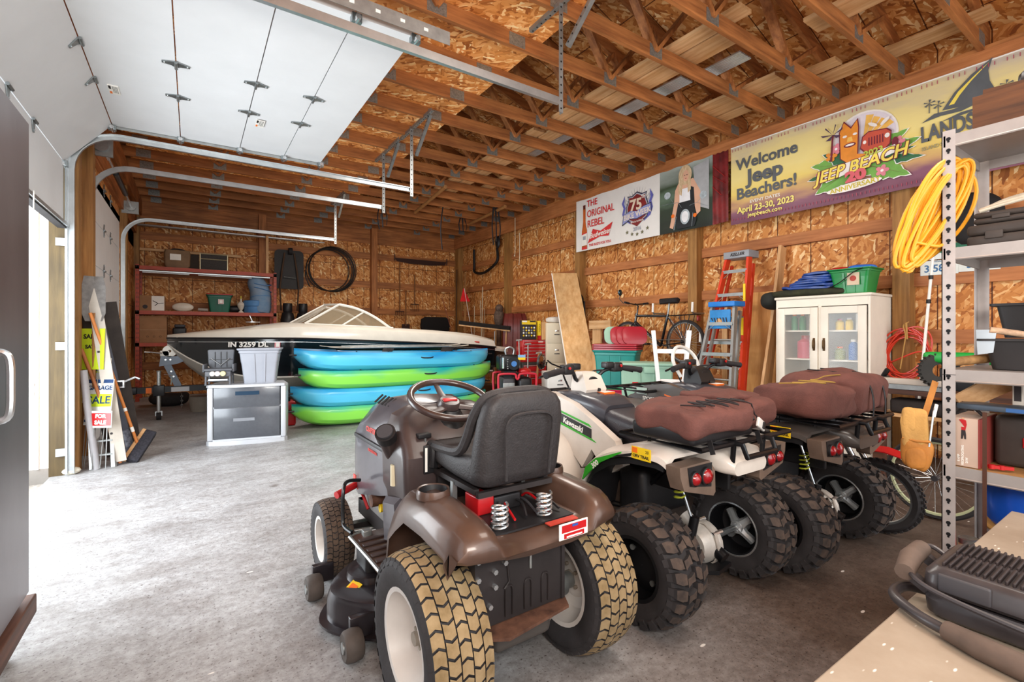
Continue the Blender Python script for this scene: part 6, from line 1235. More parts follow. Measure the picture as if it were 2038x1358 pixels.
t = T('rake', 'garden rake or spade handle of reddish wood leaning by the door post', 'handle', (-.57, 6.0, .0)); f = MB(); f.tube([(-.02, .05, .02), (-.2, .1, .75), (-.32, .12, 1.15)], .016, mat('handle_red', '9a5a30', .6), 10); f.build('shaft', t)
def yardsign(name, loc, w, h, z0, bgc, lines, lab, tilt=8, rz=-38):
    t = T(name, lab, 'sign', loc, rz); f = MB(); M0 = TR((0, 0, 0), (-tilt, 0, 0))
    f.box(-w / 2, w / 2, 0, .006, z0, z0 + h, mat(name + '_face', bgc, .5, var=.04), M=M0); f.build('board', t)
    g = MB()
    for s, sz, dz, col, bgx in lines:
        if bgx: g.box(-w / 2 + .005, w / 2 - .005, -.003, 0, z0 + dz - sz * .6, z0 + dz + sz * .6, bgx, M=M0)
        if s: g.text(s, sz, col, M0 @ Matrix.Translation((0, -.0035, z0 + dz)) @ Euler((R(90), 0, 0)).to_matrix().to_4x4(), .0005, bold=.002)
    g.build('lettering', t)
    g = MB()
    for x in (-w * .3, w * .3): g.tube([M0 @ Vector((x, .004, z0)), M0 @ Vector((x, .004, .01))], .004, alum, 6)
    g.build('stake', t); return t
navy = mat('sign_navy', '1d3b66', .5); lime = mat('sign_lime', 'c6dc2c', .5)
yardsign('garage_sale_sign', (-.80, 6.0, 0), .24, .44, .42, 'e6e6df', [('', .03, .42, navy, navy), ('GARAGE', .058, .355, navy, None), ('SALE', .10, .235, navy, lime), ('', .02, .15, orange, None), ('', .02, .04, navy, navy)], 'white, navy and lime garage sale yard sign standing nearest the door post', 8, -30)
yardsign('garage_sale_sign', (-.83, 6.12, 0), .24, .44, .62, 'e6e6df', [('', .03, .42, navy, navy), ('GARAGE', .058, .33, navy, lime)], 'second garage sale yard sign, just above and behind the front one', 6, -30)
yardsign('lime_sign', (-.86, 6.10, 0), .26, .40, .95, 'c6dc2c', [('SALE', .06, .32, mk, None), ('SAT', .05, .22, mk, None)], 'bright lime yard sign partly behind the white door track', 3, -30)
yardsign('red_sign', (-.74, 5.93, 0), .20, .16, .40, 'e6e2dc', [('FOR', .05, .11, white, redp), ('SALE', .05, .05, white, redp)], 'small red and white yard sign low down by the door track', 3, -30)
t = T('folding_steps', 'small aluminium folding step frame standing behind the yard signs', 'steps', (-.74, 6.0, 0)); f = MB()
for x in (-.06, .10): f.beam((x, 0, 0), (x - .03, .12, .50), .03, .02, alum, up=(0, 1, 0))
for z in (.12, .25, .38): f.box(-.07, .09, z * .24 - .02, z * .24 + .03, z, z + .015, alum)
f.tube([(.12, 0, 0), (.10, .2, .3)], .006, alum, 6); f.build('frame', t)
t = T('pvc_pipe', 'white plastic pipe standing at the foot of the door track', 'pipe', (-.80, 5.99, 0)); f = MB(); f.tube([(.04, 0, 0), (-.03, .02, .60), (-.06, .03, .95)], .030, mat('pvc', '9d9a9c', .4), 12); f.build('tube', t)
t = T('snow_shovel', 'grey snow shovel blade up against the wall post by the door', 'shovel', (-.80, 6.12, 0)); f = MB(); f.loft([[(x, y, z) for x, y in ((-.09 * w, .0), (0, .03), (.09 * w, 0), (.09 * w, .008), (0, .038), (-.09 * w, .008))] for z, w in ((1.42, .7), (1.5, 1), (1.75, 1), (1.86, .8))], mat('shovel_grey', '6d6864', .5, var=.3, sc=20)); f.build('blade', t); f = MB(); f.cyl((0, .02, 0), (0, .02, 1.5), .015, tw, 8); f.build('handle', t)
t = T('hitch_bracket', 'bright metal hitch bracket clamped on the dark screen panel', 'bracket', (-.62, 6.33, .80)); f = MB(); f.box(-.06, .04, -.05, .02, -.06, .02, zinc, .004); f.box(-.045, .025, -.053, -.04, -.045, .005, blackm); f.tube([(.03, 0, .0), (.12, .02, .04), (.16, .0, .02)], .012, zinc, 8); f.build('bracket', t)
t = T('gas_can', 'red fuel can on the floor between the television stand and the kayak stack', 'fuel can', (1.12, 7.42, 0)); f = MB(); f.box(-.10, .10, -.14, .14, 0, .34, redp, .03); f.build('body', t); f = MB(); f.cyl((0, -.08, .33), (0, -.08, .40), .03, blackp, 12); f.tube([(0, -.03, .34), (0, .0, .39), (0, .08, .39), (0, .1, .34)], .012, redp, 8); f.build('handle', t)
# ================================================================ banners on the right wall
def printmat(name, stops, zr):
    m = bpy.data.materials.new(name); m.use_nodes = True; nt = m.node_tree; N = nt.nodes.new; L = nt.links.new; b = nt.nodes['Principled BSDF']; b.inputs['Roughness'].default_value = .5
    tc = N('ShaderNodeTexCoord'); sp = N('ShaderNodeSeparateXYZ'); L(tc.outputs['Object'], sp.inputs[0]); n = N('ShaderNodeTexNoise'); n.inputs['Scale'].default_value = 2.2; n.inputs['Detail'].default_value = 4; mp = N('ShaderNodeMapping'); mp.inputs['Scale'].default_value = (1, .7, 2.5); L(tc.outputs['Object'], mp.inputs[0]); L(mp.outputs[0], n.inputs['Vector'])
    mr = N('ShaderNodeMapRange'); mr.inputs[1].default_value = zr[0]; mr.inputs[2].default_value = zr[1]; L(sp.outputs[2], mr.inputs[0])
    a = N('ShaderNodeMath'); a.operation = 'MULTIPLY_ADD'; a.inputs[1].default_value = .35; L(n.outputs[0], a.inputs[0]); s = N('ShaderNodeMath'); s.operation = 'SUBTRACT'; s.inputs[1].default_value = .175; L(mr.outputs[0], s.inputs[0]); L(s.outputs[0], a.inputs[2])
    r = N('ShaderNodeValToRGB'); c = r.color_ramp; c.elements[0].position = stops[0][0]; c.elements[0].color = lin(stops[0][1]); c.elements[1].position = stops[-1][0]; c.elements[1].color = lin(stops[-1][1])
    for p, h in stops[1:-1]: e = c.elements.new(p); e.color = lin(h)
    L(a.outputs[0], r.inputs[0]); L(r.outputs[0], b.inputs['Base Color']); return m
BX = 6.2
def bsheet(y0, y1, zt0, zt1, zb0, zb1, m, x=BX, amp=.006, wv=3):
    f = MB(); n, k = 40, 8; vs = []
    for s in (0, .0015):
        for i in range(n + 1):
            t = i / n
            for j in range(k + 1):
                q = j / k; z = (zb0 + (zb1 - zb0) * t) * (1 - q) + (zt0 + (zt1 - zt0) * t) * q
                z -= .012 * math.sin(t * math.pi * wv) ** 2 * q
                vs.append((x + s + amp * (math.sin(t * 19 + q * 3) * .5 + .5 * math.sin(t * 7 - q * 5)) * (.3 + .7 * (1 - q)), y0 + (y1 - y0) * t, z))
    o = (n + 1) * (k + 1); fs = []
    for i in range(n):
        for j in range(k): a = i * (k + 1) + j; fs.append((a, a + 1, a + k + 2, a + k + 1)); fs.append((o + a, o + a + k + 1, o + a + k + 2, o + a + 1))
    f.add(vs, fs, m); return f
def TXb(s, y, z, size, m, parent, slope=0, bold=.003, sx=1.0, x=BX - .011, shear=0, name='lettering', align='CENTER'):
    f = MB(); f.text(s, size, m, FX(x, y, z, slope), .0006, bold=bold, sx=sx, shear=shear, align=align); return f.build(name, parent)
def PG(f, pts, m, x, th=.0015): f.prism(pts, x - th, x, m, 'x')
X1 = BX - .009
b1_ = T('beer_banner', 'white bike week banner with a beer bottle and a motorcycle photo, the left banner', 'banner', (0, 0, 0))
bansh = mat('banner_white', 'e6e3df', .5, var=.03); bred = mat('banner_red', 'cf2a2c', .5, var=.05)
bsheet(6.97, 4.98, 3.86, 3.865, 2.88, 2.875, bansh).build('white_sheet', b1_)
phg = printmat('photo_green', [(0, '141c16'), (.4, '2c3b2c'), (.55, '5f7562'), (.7, '33452f'), (1, 'a9b3ad')], (2.85, 3.9))
ph = bsheet(4.98, 4.05, 3.865, 3.87, 2.875, 2.86, phg).build('photo_sheet', b1_)
bsheet(4.05, 3.81, 3.87, 3.87, 2.86, 2.87, mat('photo_red', '6e1a1c', .5, var=.7, sc=5)).build('red_edge_sheet', b1_)
for s, y, z, sz in (('THE', 6.52, 3.74, .17), ('ORIGINAL', 6.31, 3.545, .185), ('REBEL', 6.43, 3.355, .185)): TXb(s, y, z, sz, bred, b1_, 0, .002, .82 if s == 'ORIGINAL' else .9)
TXb("THIS BUD'S FOR YOU.", 6.32, 2.955, .065, bred, b1_, 0, .001, .9)
f = MB(); PG(f, [(6.64, 3.00), (6.50, 3.25), (6.30, 3.18), (6.00, 3.29), (6.10, 3.06), (6.32, 3.08)], bred, X1); f.build('bow_tie_logo', b1_)
TXb('Budweiser', 6.32, 3.135, .135, white, b1_, 3, .002, .95, BX - .012, .3)
f = MB(); amber = mat('bottle_amber', 'b5561c', .35, var=.3, sc=6); PG(f, [(6.80, 2.90), (6.66, 2.90), (6.66, 3.25), (6.685, 3.33), (6.70, 3.42), (6.70, 3.68), (6.765, 3.68), (6.765, 3.42), (6.78, 3.33), (6.80, 3.25)], amber, X1); f.build('bottle_picture', b1_)
f = MB(); PG(f, [(6.76, 3.66), (6.705, 3.66), (6.70, 3.74), (6.765, 3.74)], mat('cap_dark', '5e2018', .4), X1 - .002); f.build('bottle_cap', b1_); f = MB(); PG(f, [(6.80, 2.90), (6.66, 2.90), (6.66, 2.95), (6.80, 2.94)], bred, X1 - .002); PG(f, [(6.80, 2.97), (6.66, 2.975), (6.66, 3.20), (6.80, 3.18)], white, X1 - .002); PG(f, [(6.80, 3.18), (6.66, 3.20), (6.66, 3.22), (6.80, 3.205)], bred, X1 - .0025); PG(f, [(6.77, 3.08), (6.69, 3.08), (6.69, 3.15), (6.77, 3.15)], mat('label_grey2', '9aa0a8', .5), X1 - .003); f.build('bottle_label', b1_)
# round anniversary emblem
em = MB(); ey, ez = 5.44, 3.36; dkb = mat('ink_navy', '2a2c44', .5); sil_ = mat('ink_silver', 'a9abb6', .5); vio = mat('ink_violet', '5c5fae', .5); mar = mat('ink_maroon', '7d1f20', .5)
for i in range(15):
    a = R(25 + i * 9.3); em.prism([(ey + .22 * math.cos(a) - .004, ez + .22 * math.sin(a)), (ey + .22 * math.cos(a) + .004, ez + .22 * math.sin(a)), (ey + .40 * math.cos(a), ez + .40 * math.sin(a))], X1 - .001, X1, dkb, 'x')
em.build('ray_print', b1_)
def shape(pts, m, lay, parent, name): g = MB(); PG(g, pts, m, X1 - lay); return g.build(name, parent)
sh_ = lambda k: [(ey + y * k, ez + .04 + z * k) for y, z in ((-.2, -.16), (-.22, .04), (-.17, .16), (-.19, .22), (-.1, .21), (0, .26), (.1, .21), (.19, .22), (.17, .16), (.22, .04), (.2, -.16), (0, -.26))]
for s in (-1, 1): shape([(ey + s * y, ez + z) for y, z in ((.14, -.2), (.28, -.12), (.33, 0), (.30, .1), (.34, .19), (.27, .31), (.28, .2), (.24, .12), (.22, .0))], vio, .001, b1_, 'wing_print'); shape([(ey + s * y, ez + z) for y, z in ((.14, -.15), (.24, -.08), (.28, 0), (.25, .1), (.29, .18), (.25, .25), (.25, .18), (.21, .12), (.2, .0))], sil_, .002, b1_, 'wing_print')
shape(sh_(1.1), dkb, .003, b1_, 'shield_print'); shape(sh_(1.02), sil_, .0035, b1_, 'shield_print'); shape(sh_(.94), mar, .004, b1_, 'shield_print')
TXb('75', ey + .02, ez + .10, .26, mat('ink_cream', 'e0cdb6', .5), b1_, 0, .008, 1, BX - .0155); TXb('TH', ey - .14, ez + .21, .07, white, b1_, 0, .002, 1, BX - .0155)
rib = [(.33, -.2), (.3, -.02), (.15, .03), (0, .0), (-.15, .06), (-.30, .08), (-.31, -.06), (-.16, -.1), (0, -.14), (.15, -.12), (.30, -.19)]
shape([(ey + y, ez + z) for y, z in rib], dkb, .0055, b1_, 'ribbon_print'); shape([(ey + y * .96, ez - .007 + (z + .05) * .86 - .04) for y, z in rib], mat('ink_lilac', '8e93c6', .5), .006, b1_, 'ribbon_print')
TXb('BIKE WEEK', ey, ez - .055, .13, mat('ink_bone', 'ddd0c4', .5), b1_, 5, .004, .92, BX - .017)
shape([(ey + .17, ez - .17), (ey - .17, ez - .15), (ey, ez - .26)], mar, .0045, b1_, 'plate_print'); TXb('BEACH, FLORIDA', ey, ez - .175, .035, white, b1_, 2, .0006, 1, BX - .0155); TXb('2016', ey, ez - .30, .085, sil_, b1_, 2, .003, 1)
for k in range(5):
    cy, cz = ey + .22 - k * .11, ez - .30 - .09 * math.sin(math.pi * (k + .5) / 5); shape([(cy + (.038 if i % 2 else .016) * math.sin(i * math.pi / 5), cz + (.038 if i % 2 else .016) * -math.cos(i * math.pi / 5)) for i in range(10)], mat('ink_olive', '6d6a4c', .5), .001, b1_, 'star_print')
# printed photograph: rider leaning over a motorcycle
def oval(cy, cz, ry, rz_, m, lay, name='photo_print', n=20, ang=0): return shape([(cy + ry * math.cos(2 * math.pi * i / n) * math.cos(ang) - rz_ * math.sin(2 * math.pi * i / n) * math.sin(ang), cz + ry * math.cos(2 * math.pi * i / n) * math.sin(ang) + rz_ * math.sin(2 * math.pi * i / n) * math.cos(ang)) for i in range(n)], m, lay, ph, name)
skin = mat('print_skin', 'd8a98e', .5, var=.08); blond = mat('print_blond', 'e5cfae', .5, col2='b08d62', sc=30, stretch=(1, 3, .6)); pw_ = mat('print_white', 'e9e9ec', .5); pd_ = mat('print_dark', '1d2226', .5, var=.4); pc = mat('print_chrome', 'a9b4ba', .4, var=.3, sc=30)
shape([(4.10, 3.83), (4.36, 3.78), (4.32, 3.2), (4.10, 3.1)], mat('print_wall', 'a7a9ac', .5, var=.15), .001, ph, 'photo_print')
shape([(4.62, 3.60), (4.36, 3.62), (4.24, 3.40), (4.24, 3.10), (4.30, 3.06), (4.36, 3.3), (4.58, 3.26), (4.66, 3.10), (4.72, 2.92), (4.78, 2.95), (4.70, 3.3), (4.68, 3.5)], skin, .002, ph, 'photo_print')
shape([(4.60, 3.50), (4.38, 3.50), (4.36, 3.2), (4.60, 3.2)], pw_, .003, ph, 'photo_print'); shape([(4.42, 3.52), (4.35, 3.48), (4.33, 3.15), (4.40, 3.15)], pd_, .004, ph, 'photo_print')
oval(4.50, 3.70, .115, .15, blond, .0045); shape([(4.61, 3.70), (4.40, 3.70), (4.40, 3.46), (4.45, 3.42), (4.46, 3.62), (4.54, 3.62), (4.56, 3.40), (4.62, 3.44)], blond, .005, ph, 'photo_print'); oval(4.485, 3.685, .052, .085, skin, .0055)
for dy in (-.02, .02): oval(4.485 + dy, 3.695, .010, .006, pd_, .006, n=8)
oval(4.485, 3.645, .016, .006, mat('print_lip', 'b4544e', .5), .006, n=8)
shape([(4.62, 3.3), (4.36, 3.3), (4.30, 3.0), (4.34, 2.9), (4.64, 2.9), (4.68, 3.05)], pd_, .0062, ph, 'photo_print')
oval(4.50, 3.07, .085, .115, pc, .0068); oval(4.50, 3.07, .06, .085, pw_, .0072); oval(4.72, 3.12, .03, .03, orange, .0068); oval(4.33, 3.06, .03, .03, orange, .0068)
for a, b, w in (((4.93, 3.33), (4.62, 3.31), .018), ((4.62, 3.31), (4.56, 3.22), .015), ((4.12, 3.15), (4.30, 3.24), .018), ((4.30, 3.24), (4.42, 3.22), .015), ((4.65, 3.1), (4.70, 2.9), .02), ((4.36, 3.1), (4.38, 2.9), .02), ((4.76, 3.4), (4.70, 3.31), .008), ((4.22, 3.3), (4.28, 3.24), .008)):
    g = MB(); g.beam((X1 - .0072, a[0], a[1]), (X1 - .0072, b[0], b[1]), .001, w, pc, up=(1, 0, 0)); g.build('photo_print', ph)
oval(4.82, 3.46, .06, .055, pc, .0065); oval(4.19, 3.33, .06, .055, pc, .0065)
for a, b in (((4.04, 3.7), (3.85, 3.5)), ((4.04, 3.4), (3.9, 3.25)), ((4.03, 3.55), (3.84, 3.4))):
    g = MB(); g.beam((X1 - .002, a[0], a[1]), (X1 - .002, b[0], b[1]), .001, .05, mat('print_red', 'd03a3a', .5), up=(1, 0, 0)); g.build('red_stroke', b1_)

b2_ = T('beach_banner', 'long yellow and purple welcome beach banner stretched along the top of the right wall', 'banner', (0, 0, 0))
byel = printmat('banner_sunset', [(0, '6c3a50'), (.14, '87566a'), (.26, 'c79d6a'), (.40, 'e9cf6f'), (.62, 'ecd98c'), (.82, 'e2cf8e'), (1, 'b9ada6')], (2.80, 3.87))
bsheet(3.77, .15, 3.86, 3.87, 2.80, 2.83, byel, amp=.006, wv=6).build('sheet', b2_)
f = MB()
for i in range(88):
    y = 3.74 - i * .041; f.box(BX - .013, BX - .0115, y - .003, y + .003, 3.80, 3.835, mat('stitch_red', 'a8485c', .6)) if i % 5 != 4 else None
    f.box(BX - .013, BX - .0115, y - .003, y + .003, 2.85, 2.88, mat('stitch_red', 'a8485c'))
f.box(BX - .004, BX - .001, .15, 3.77, 3.855, 3.868, white); f.build('hem_stitching', b2_)
ink = mat('ink_slate', '5b5f63', .5); XL2 = BX - .010
def T2b(s, y, z, sz, m, sl=0, bold=.006, sx=1, sh=0, x=XL2, al='CENTER'): return TXb(s, y, z, sz, m, b2_, sl, bold, sx, x, sh, align=al)
T2b('Welcome', 3.29, 3.60, .205, ink, 1, .006, .98); T2b('Jeep', 3.30, 3.40, .26, ink, 1, .010, 1.05); T2b('Beachers!', 3.29, 3.20, .205, ink, 1, .006, .98)
T2b('EVENT DATES', 3.30, 3.065, .055, white, 0, .0008, 1.15); T2b('April 23-30, 2023', 3.30, 2.975, .110, mat('ink_lemon', 'efe07a', .5), 0, .003, .95); T2b('jeepbeach.com', 3.30, 2.89, .075, mat('ink_lemon', 'efe07a', .5), 0, .0015)
cy0, cz0 = 2.26, 3.30; ly = [0]
def S2(pts, m, name='emblem_print', dl=.0006):
    ly[0] += dl; g = MB(); PG(g, [(cy0 - a, cz0 + b) for a, b in pts], m, XL2 - ly[0] + .002, .0012); return g.build(name, b2_)
def ell(cx, cz, rx, rz_, a=0, n=16): return [(cx + rx * math.cos(t) * math.cos(a) - rz_ * math.sin(t) * math.sin(a), cz + rx * math.cos(t) * math.sin(a) + rz_ * math.sin(t) * math.cos(a)) for t in [2 * math.pi * i / n for i in range(n)]]
wp_ = mat('ink_white', 'ece6e2', .5); lg = mat('ink_leaf', '6fa548', .5, var=.2); dg = mat('ink_darkgreen', '2f6a44', .5); pk = mat('ink_pink', 'd9808f', .5); org = mat('ink_orange', 'e08a2c', .5, var=.15); ora2 = mat('ink_amber', 'edb95a', .5); rdj = mat('ink_jeepred', 'c0503c', .5); mrn = mat('ink_wine', '6f1f30', .5); lem = mat('ink_lemon2', 'f0d85e', .5)
S2(ell(.06, .16, .32, .31, 0, 30), wp_); S2(ell(.07, .17, .29, .28, 0, 30), mat('ink_cloud', 'dcd3dc', .5))
for k in range(4): S2([(.05, .10), (.34 - k * .06, .25 + k * .05), (.30 - k * .07, .30 + k * .04)], ora2)
for k, (a, l, w, m) in enumerate(((168, .50, .11, lg), (186, .53, .08, dg), (208, .50, .12, lg), (150, .42, .09, dg), (12, .55, .11, lg), (-8, .58, .07, dg), (-28, .52, .12, lg), (28, .50, .10, lg), (4, .50, .05, dg))):
    a = R(a); c, s_ = math.cos(a), math.sin(a); bx, bz = .02, -.10
    out = []
    for i in range(13):
        t = i / 12; out.append((t * l, w * math.sin(math.pi * t ** .8) * (1 if i % 2 else .72)))
    pts = [(bx + x * c - y * s_, bz + x * s_ + y * c) for x, y in out] + [(bx + x * c + y * s_, bz + x * s_ - y * c) for x, y in reversed(out[1:-1])]
    S2([(p[0] * 1.03, p[1] * 1.03) for p in pts], wp_); S2(pts, m); S2([(bx + .1 * l * c - .004 * s_, bz + .1 * l * s_ + .004 * c), (bx + .95 * l * c, bz + .95 * l * s_), (bx + .1 * l * c + .004 * s_, bz + .1 * l * s_ - .004 * c)], mrn)
for k, (x, z) in enumerate(((-.36, -.14), (.24, -.24), (.25, .13), (-.25, .06), (-.2, .13), (.38, .02))):
    for q in range(5): S2(ell(x + .035 * math.cos(q * 1.257), z + .035 * math.sin(q * 1.257), .03, .022, q * 1.257, 10), pk if k not in (3,) else org, dl=.0001)
    S2(ell(x, z, .015, .015, 0, 8), wp_)
# carved wooden post figure, palm and red off-roader front
S2([(-.16, .0), (-.17, .30), (-.12, .42), (-.05, .33), (.02, .41), (.03, .30), (.02, .0), (.12, -.03), (.22, .03), (.24, .0), (.12, -.08), (-.08, -.08)], mrn); S2([(-.15, .0), (-.16, .30), (-.12, .40), (-.05, .31), (.01, .39), (.02, .30), (.01, .01), (.11, -.02), (.20, .02), (.11, -.07), (-.08, -.07)], org)
for x in (-.11, -.01): S2(ell(x, .24, .022, .014, 0, 10), wp_)
S2(ell(-.06, .13, .06, .025, 0, 12), mrn); S2(ell(-.06, .132, .045, .012, 0, 12), wp_); S2([(-.08, .22), (-.04, .22), (-.03, .17), (-.09, .17)], ora2)
S2([(-.26, .0), (-.24, .0), (-.22, .30), (-.24, .30)], mrn)
for q in range(6): a = q * 1.05; S2([(-.23, .30), (-.23 + .11 * math.cos(a) - .02, .33 + .09 * math.sin(a)), (-.23 + .11 * math.cos(a + .3), .33 + .09 * math.sin(a + .3))], mat('ink_plum', '4a3450', .5))
S2([(.04, .05), (.06, .18), (.12, .22), (.29, .20), (.33, .16), (.32, .02), (.28, -.02), (.08, .0)], mrn); S2([(.05, .06), (.07, .17), (.12, .21), (.28, .19), (.32, .15), (.31, .03), (.27, -.01), (.09, .01)], rdj)
for q in range(6): S2([(.12 + q * .025, .06), (.132 + q * .025, .06), (.132 + q * .025, .15), (.12 + q * .025, .15)], mrn, dl=.0001)
S2(ell(.29, .12, .022, .025), wp_); S2(ell(.085, .11, .016, .02), wp_); S2(ell(.36, .02, .03, .06), mrn)
for x in (.16, .27): S2(ell(x, .28, .05, .018, .7 if x > .2 else -.6, 12), wp_)
S2([(-.33, -.10), (.36, .0), (.38, -.08), (-.30, -.24)], wp_)
def E2(s, x, z, sz, m, sl, bold, sx=1, sh=0): ly[0] += .0012; TXb(s, cy0 - x, cz0 + z, sz, m, b2_, sl, bold, sx, XL2 - ly[0] + .001, sh)
E2('JEEP BEACH', .02, -.125, .185, mrn, 6, .012, .92, .3); E2('JEEP BEACH', .02, -.125, .185, lem, 6, .004, .92, .3)
E2('2023', .17, -.02, .09, mat('ink_lime', 'b8c24c', .5), 6, .003); E2('20', .0, -.235, .15, mat('ink_coral', 'd8606a', .5), 4, .010, 1.3)
S2(ell(-.02, -.345, .27, .045, .06, 18), wp_); E2('ANNIVERSARY', -.01, -.345, .075, mat('ink_gold', 'c9b83c', .5), 4, .002)
ly[0] = 0
T2b('LANDSHARK', 1.70, 3.32, .215, ink, 2, .008, .60, al='LEFT')
T2b('ISLAND STYLE LAGER', 1.69, 3.18, .05, mat('ink_faint', '9b9470', .5), 2, .001, .8, al='LEFT')
cy0, cz0 = 1.44, 3.55
S2([(-.09, -.03), (.0, .11), (.12, .23), (.27, .33), (.24, .22), (.25, .12), (.30, -.01), (.1, -.05)], ink); S2([(-.04, -.0), (.03, .11), (.13, .20), (.25, .30), (.12, .17), (.04, .07), (.0, -.0)], lem); S2([(-.25, -.10), (-.15, -.04), (0, -.05), (.15, -.02), (.4, -.06), (.2, -.05), (.05, -.09), (-.1, -.08)], ink); S2([(-.1, -.14), (.05, -.10), (.35, -.10), (.05, -.13)], ink)
for x, z in ((-.19, .08), (-.12, .04), (.36, .04)):
    S2([(x - .004, z - .10), (x + .004, z - .10), (x + .004, z), (x - .004, z)], ink)
    for q in range(5): a = q * 1.257; S2([(x, z), (x + .05 * math.cos(a), z + .035 * math.sin(a)), (x + .045 * math.cos(a + .4), z + .04 * math.sin(a + .4))], ink, dl=.0001)
# ================================================================ leaning boards by the right wall
t = T('shelf_board', 'wide laminated pine board leaning at a slant by the filing cabinets', 'board', (5.44, 5.80, 0)); f = MB(); a, b = Vector((0, 0, .0)), Vector((.62, 1.36, 2.48)); wdir = Vector((.83, -.56, 0)).normalized(); nd = (b - a).cross(wdir).normalized()
hw_v = wdir * .24; vs = []
for p in (a, b):
    for q in (-1, 1):
        for k in (-1, 1): vs.append(p + hw_v * q + nd * .012 * k)
f.add(vs, [(0, 1, 3, 2), (4, 5, 7, 6), (0, 1, 5, 4), (2, 3, 7, 6)], pine['z']); f.add(vs, [(0, 2, 6, 4), (1, 3, 7, 5)], wood('pine_board_face', 'e0b884', 'c2915a', 'z', sc=.6)); f.build('board', t)
f = MB(); f.beam(a - hw_v * 1.015, b - hw_v * 1.015, .004, .03, white, up=tuple(wdir)); f.build('edge_band', t)
fcm = mat('cabinet_almond', 'd9cdb4', .45, var=.04)
def filecab(loc, w, d, h, n, m, lab, rz=0):
    t = T('filing_cabinet', lab, 'filing cabinet', loc, rz); f = MB(); f.box(-w / 2, w / 2, 0, d, 0, h, m, .006); f.build('body', t)
    for i in range(n):
        z0 = .03 + i * (h - .05) / n; z1 = z0 + (h - .05) / n - .015; g = MB(); g.box(-w / 2 + .015, w / 2 - .015, -.012, 0, z0, z1, m, .003); dr = g.build('drawer', t)
        zc = z0 + (z1 - z0) * .62; g = MB(); g.box(-.05, .05, -.022, -.012, zc - .06, zc - .045, darkg, .003); g.build('handle', dr); g = MB(); g.box(-.035, .035, -.015, -.011, zc + .0, zc + .03, zinc, .002); g.build('label_holder', dr)
    return t
filecab((5.72, 6.98, 0), .40, .5, 1.50, 4, fcm, 'tall almond filing cabinet behind the slanting pine board', -30)
filecab((5.0, 6.02, 0), .42, .45, .66, 2, mat('cabinet_white', 'e2e1dc', .4, var=.03), 'low white two-drawer filing cabinet in front of the tall almond one', -25)
for k, (dx, dy, l_) in enumerate(((-.14, .0, 'white paper sack slumped on top of the almond filing cabinet'),)):
    f = MB(); blob(f, (0, 0, .06), (.16, .14, .06), mat('paper_white', 'd9d2c8', .8), .6, .02, 4); tag(f.build('paper_sack', loc=(5.80, 7.15, 1.50)), l_, 'sack')
tcr = mat('chest_red', 'b81a1e', .3, .1, var=.08, coat=.4)
t = T('tool_chest', 'red steel tool chest with chrome drawer pulls, standing on the red roller cabinet', 'tool chest', (5.42, 7.26, .76), -12); f = MB(); f.box(-.26, .26, 0, .32, 0, .42, tcr, .006); bd = f.build('body', t)
for z0, z1 in ((.345, .405), (.285, .335), (.225, .275), (.165, .215), (.105, .155), (.02, .095)):
    f = MB(); f.box(-.235, .235, -.010, 0, z0, z1, tcr, .003); dr = f.build('drawer', t); f = MB(); f.box(-.225, .225, -.02, -.008, z1 - .014, z1 - .004, zinc, .002); f.build('pull', dr)
f = MB(); f.box(.06, .16, -.013, -.009, .372, .384, white); f.build('badge', t)
t = T('roller_cabinet', 'red and black steel roller cabinet under the red tool chest', 'tool cabinet', (5.32, 7.12, 0), -12); f = MB(); f.box(-.27, .27, 0, .42, .0, .76, mat('cabinet_dark', '35332f', .45, .3), .008); f.build('body', t)
for z0, z1 in ((.60, .71), (.48, .59), (.36, .47), (.22, .35), (.04, .21)):
    f = MB(); f.box(-.24, .22, -.010, 0, z0, z1, tcr, .003); dr = f.build('drawer', t); f = MB(); f.box(-.235, .215, -.022, -.008, z1 - .02, z1 - .006, zinc, .002); f.build('pull', dr)
t = T('tool_set_carton', 'black and yellow tool set carton standing on the red tool chest', 'carton', (5.30, 7.30, 1.18), -12); f = MB(); f.box(-.15, .15, 0, .09, 0, .37, mk, .003); f.build('box', t)
f = MB(); f.box(-.145, .145, -.003, 0, .29, .365, yellow)
for i in range(5):
    for j in range(4): f.cyl((-.11 + i * .055, -.004, .08 + j * .05), (-.11 + i * .055, 0, .08 + j * .05), .018, [yellow, white, galvd][(i + j) % 3], 8)
f.box(-.14, -.04, -.004, -.002, .335, .36, white); f.box(.02, .14, -.004, -.002, .335, .36, mk); f.build('print', t)
for k, (x, w, h, m, l_) in enumerate(((5.515, .05, .36, yellow, 'narrow yellow and red box between the tool set carton and a wooden box'), (5.61, .11, .34, pine['z'], 'plain wooden box standing on the tool chest'), (5.72, .07, .26, white, 'white box with small printed boxes standing on the tool chest'))):
    t = T('small_box', l_, 'box', (x - .02, 7.22 - .03 * k, 1.18), -12); f = MB(); f.box(-w / 2, w / 2, 0, .1, 0, h, m, .003); f.build('box', t)
    if k == 0: f = MB(); f.box(-w / 2 - .001, w / 2 + .001, -.002, .05, 0, .08, redp); f.text('TOOLS', .05, mk, FY(0, -.003, .22) @ Matrix.Rotation(R(90), 4, 'Z'), .0004) ; f.build('print', t)
    if k == 2:
        f = MB()
        for q in range(4): f.box(-.02, .02, -.003, 0, .03 + q * .05, .06 + q * .05, mk)
        f.build('print', t)
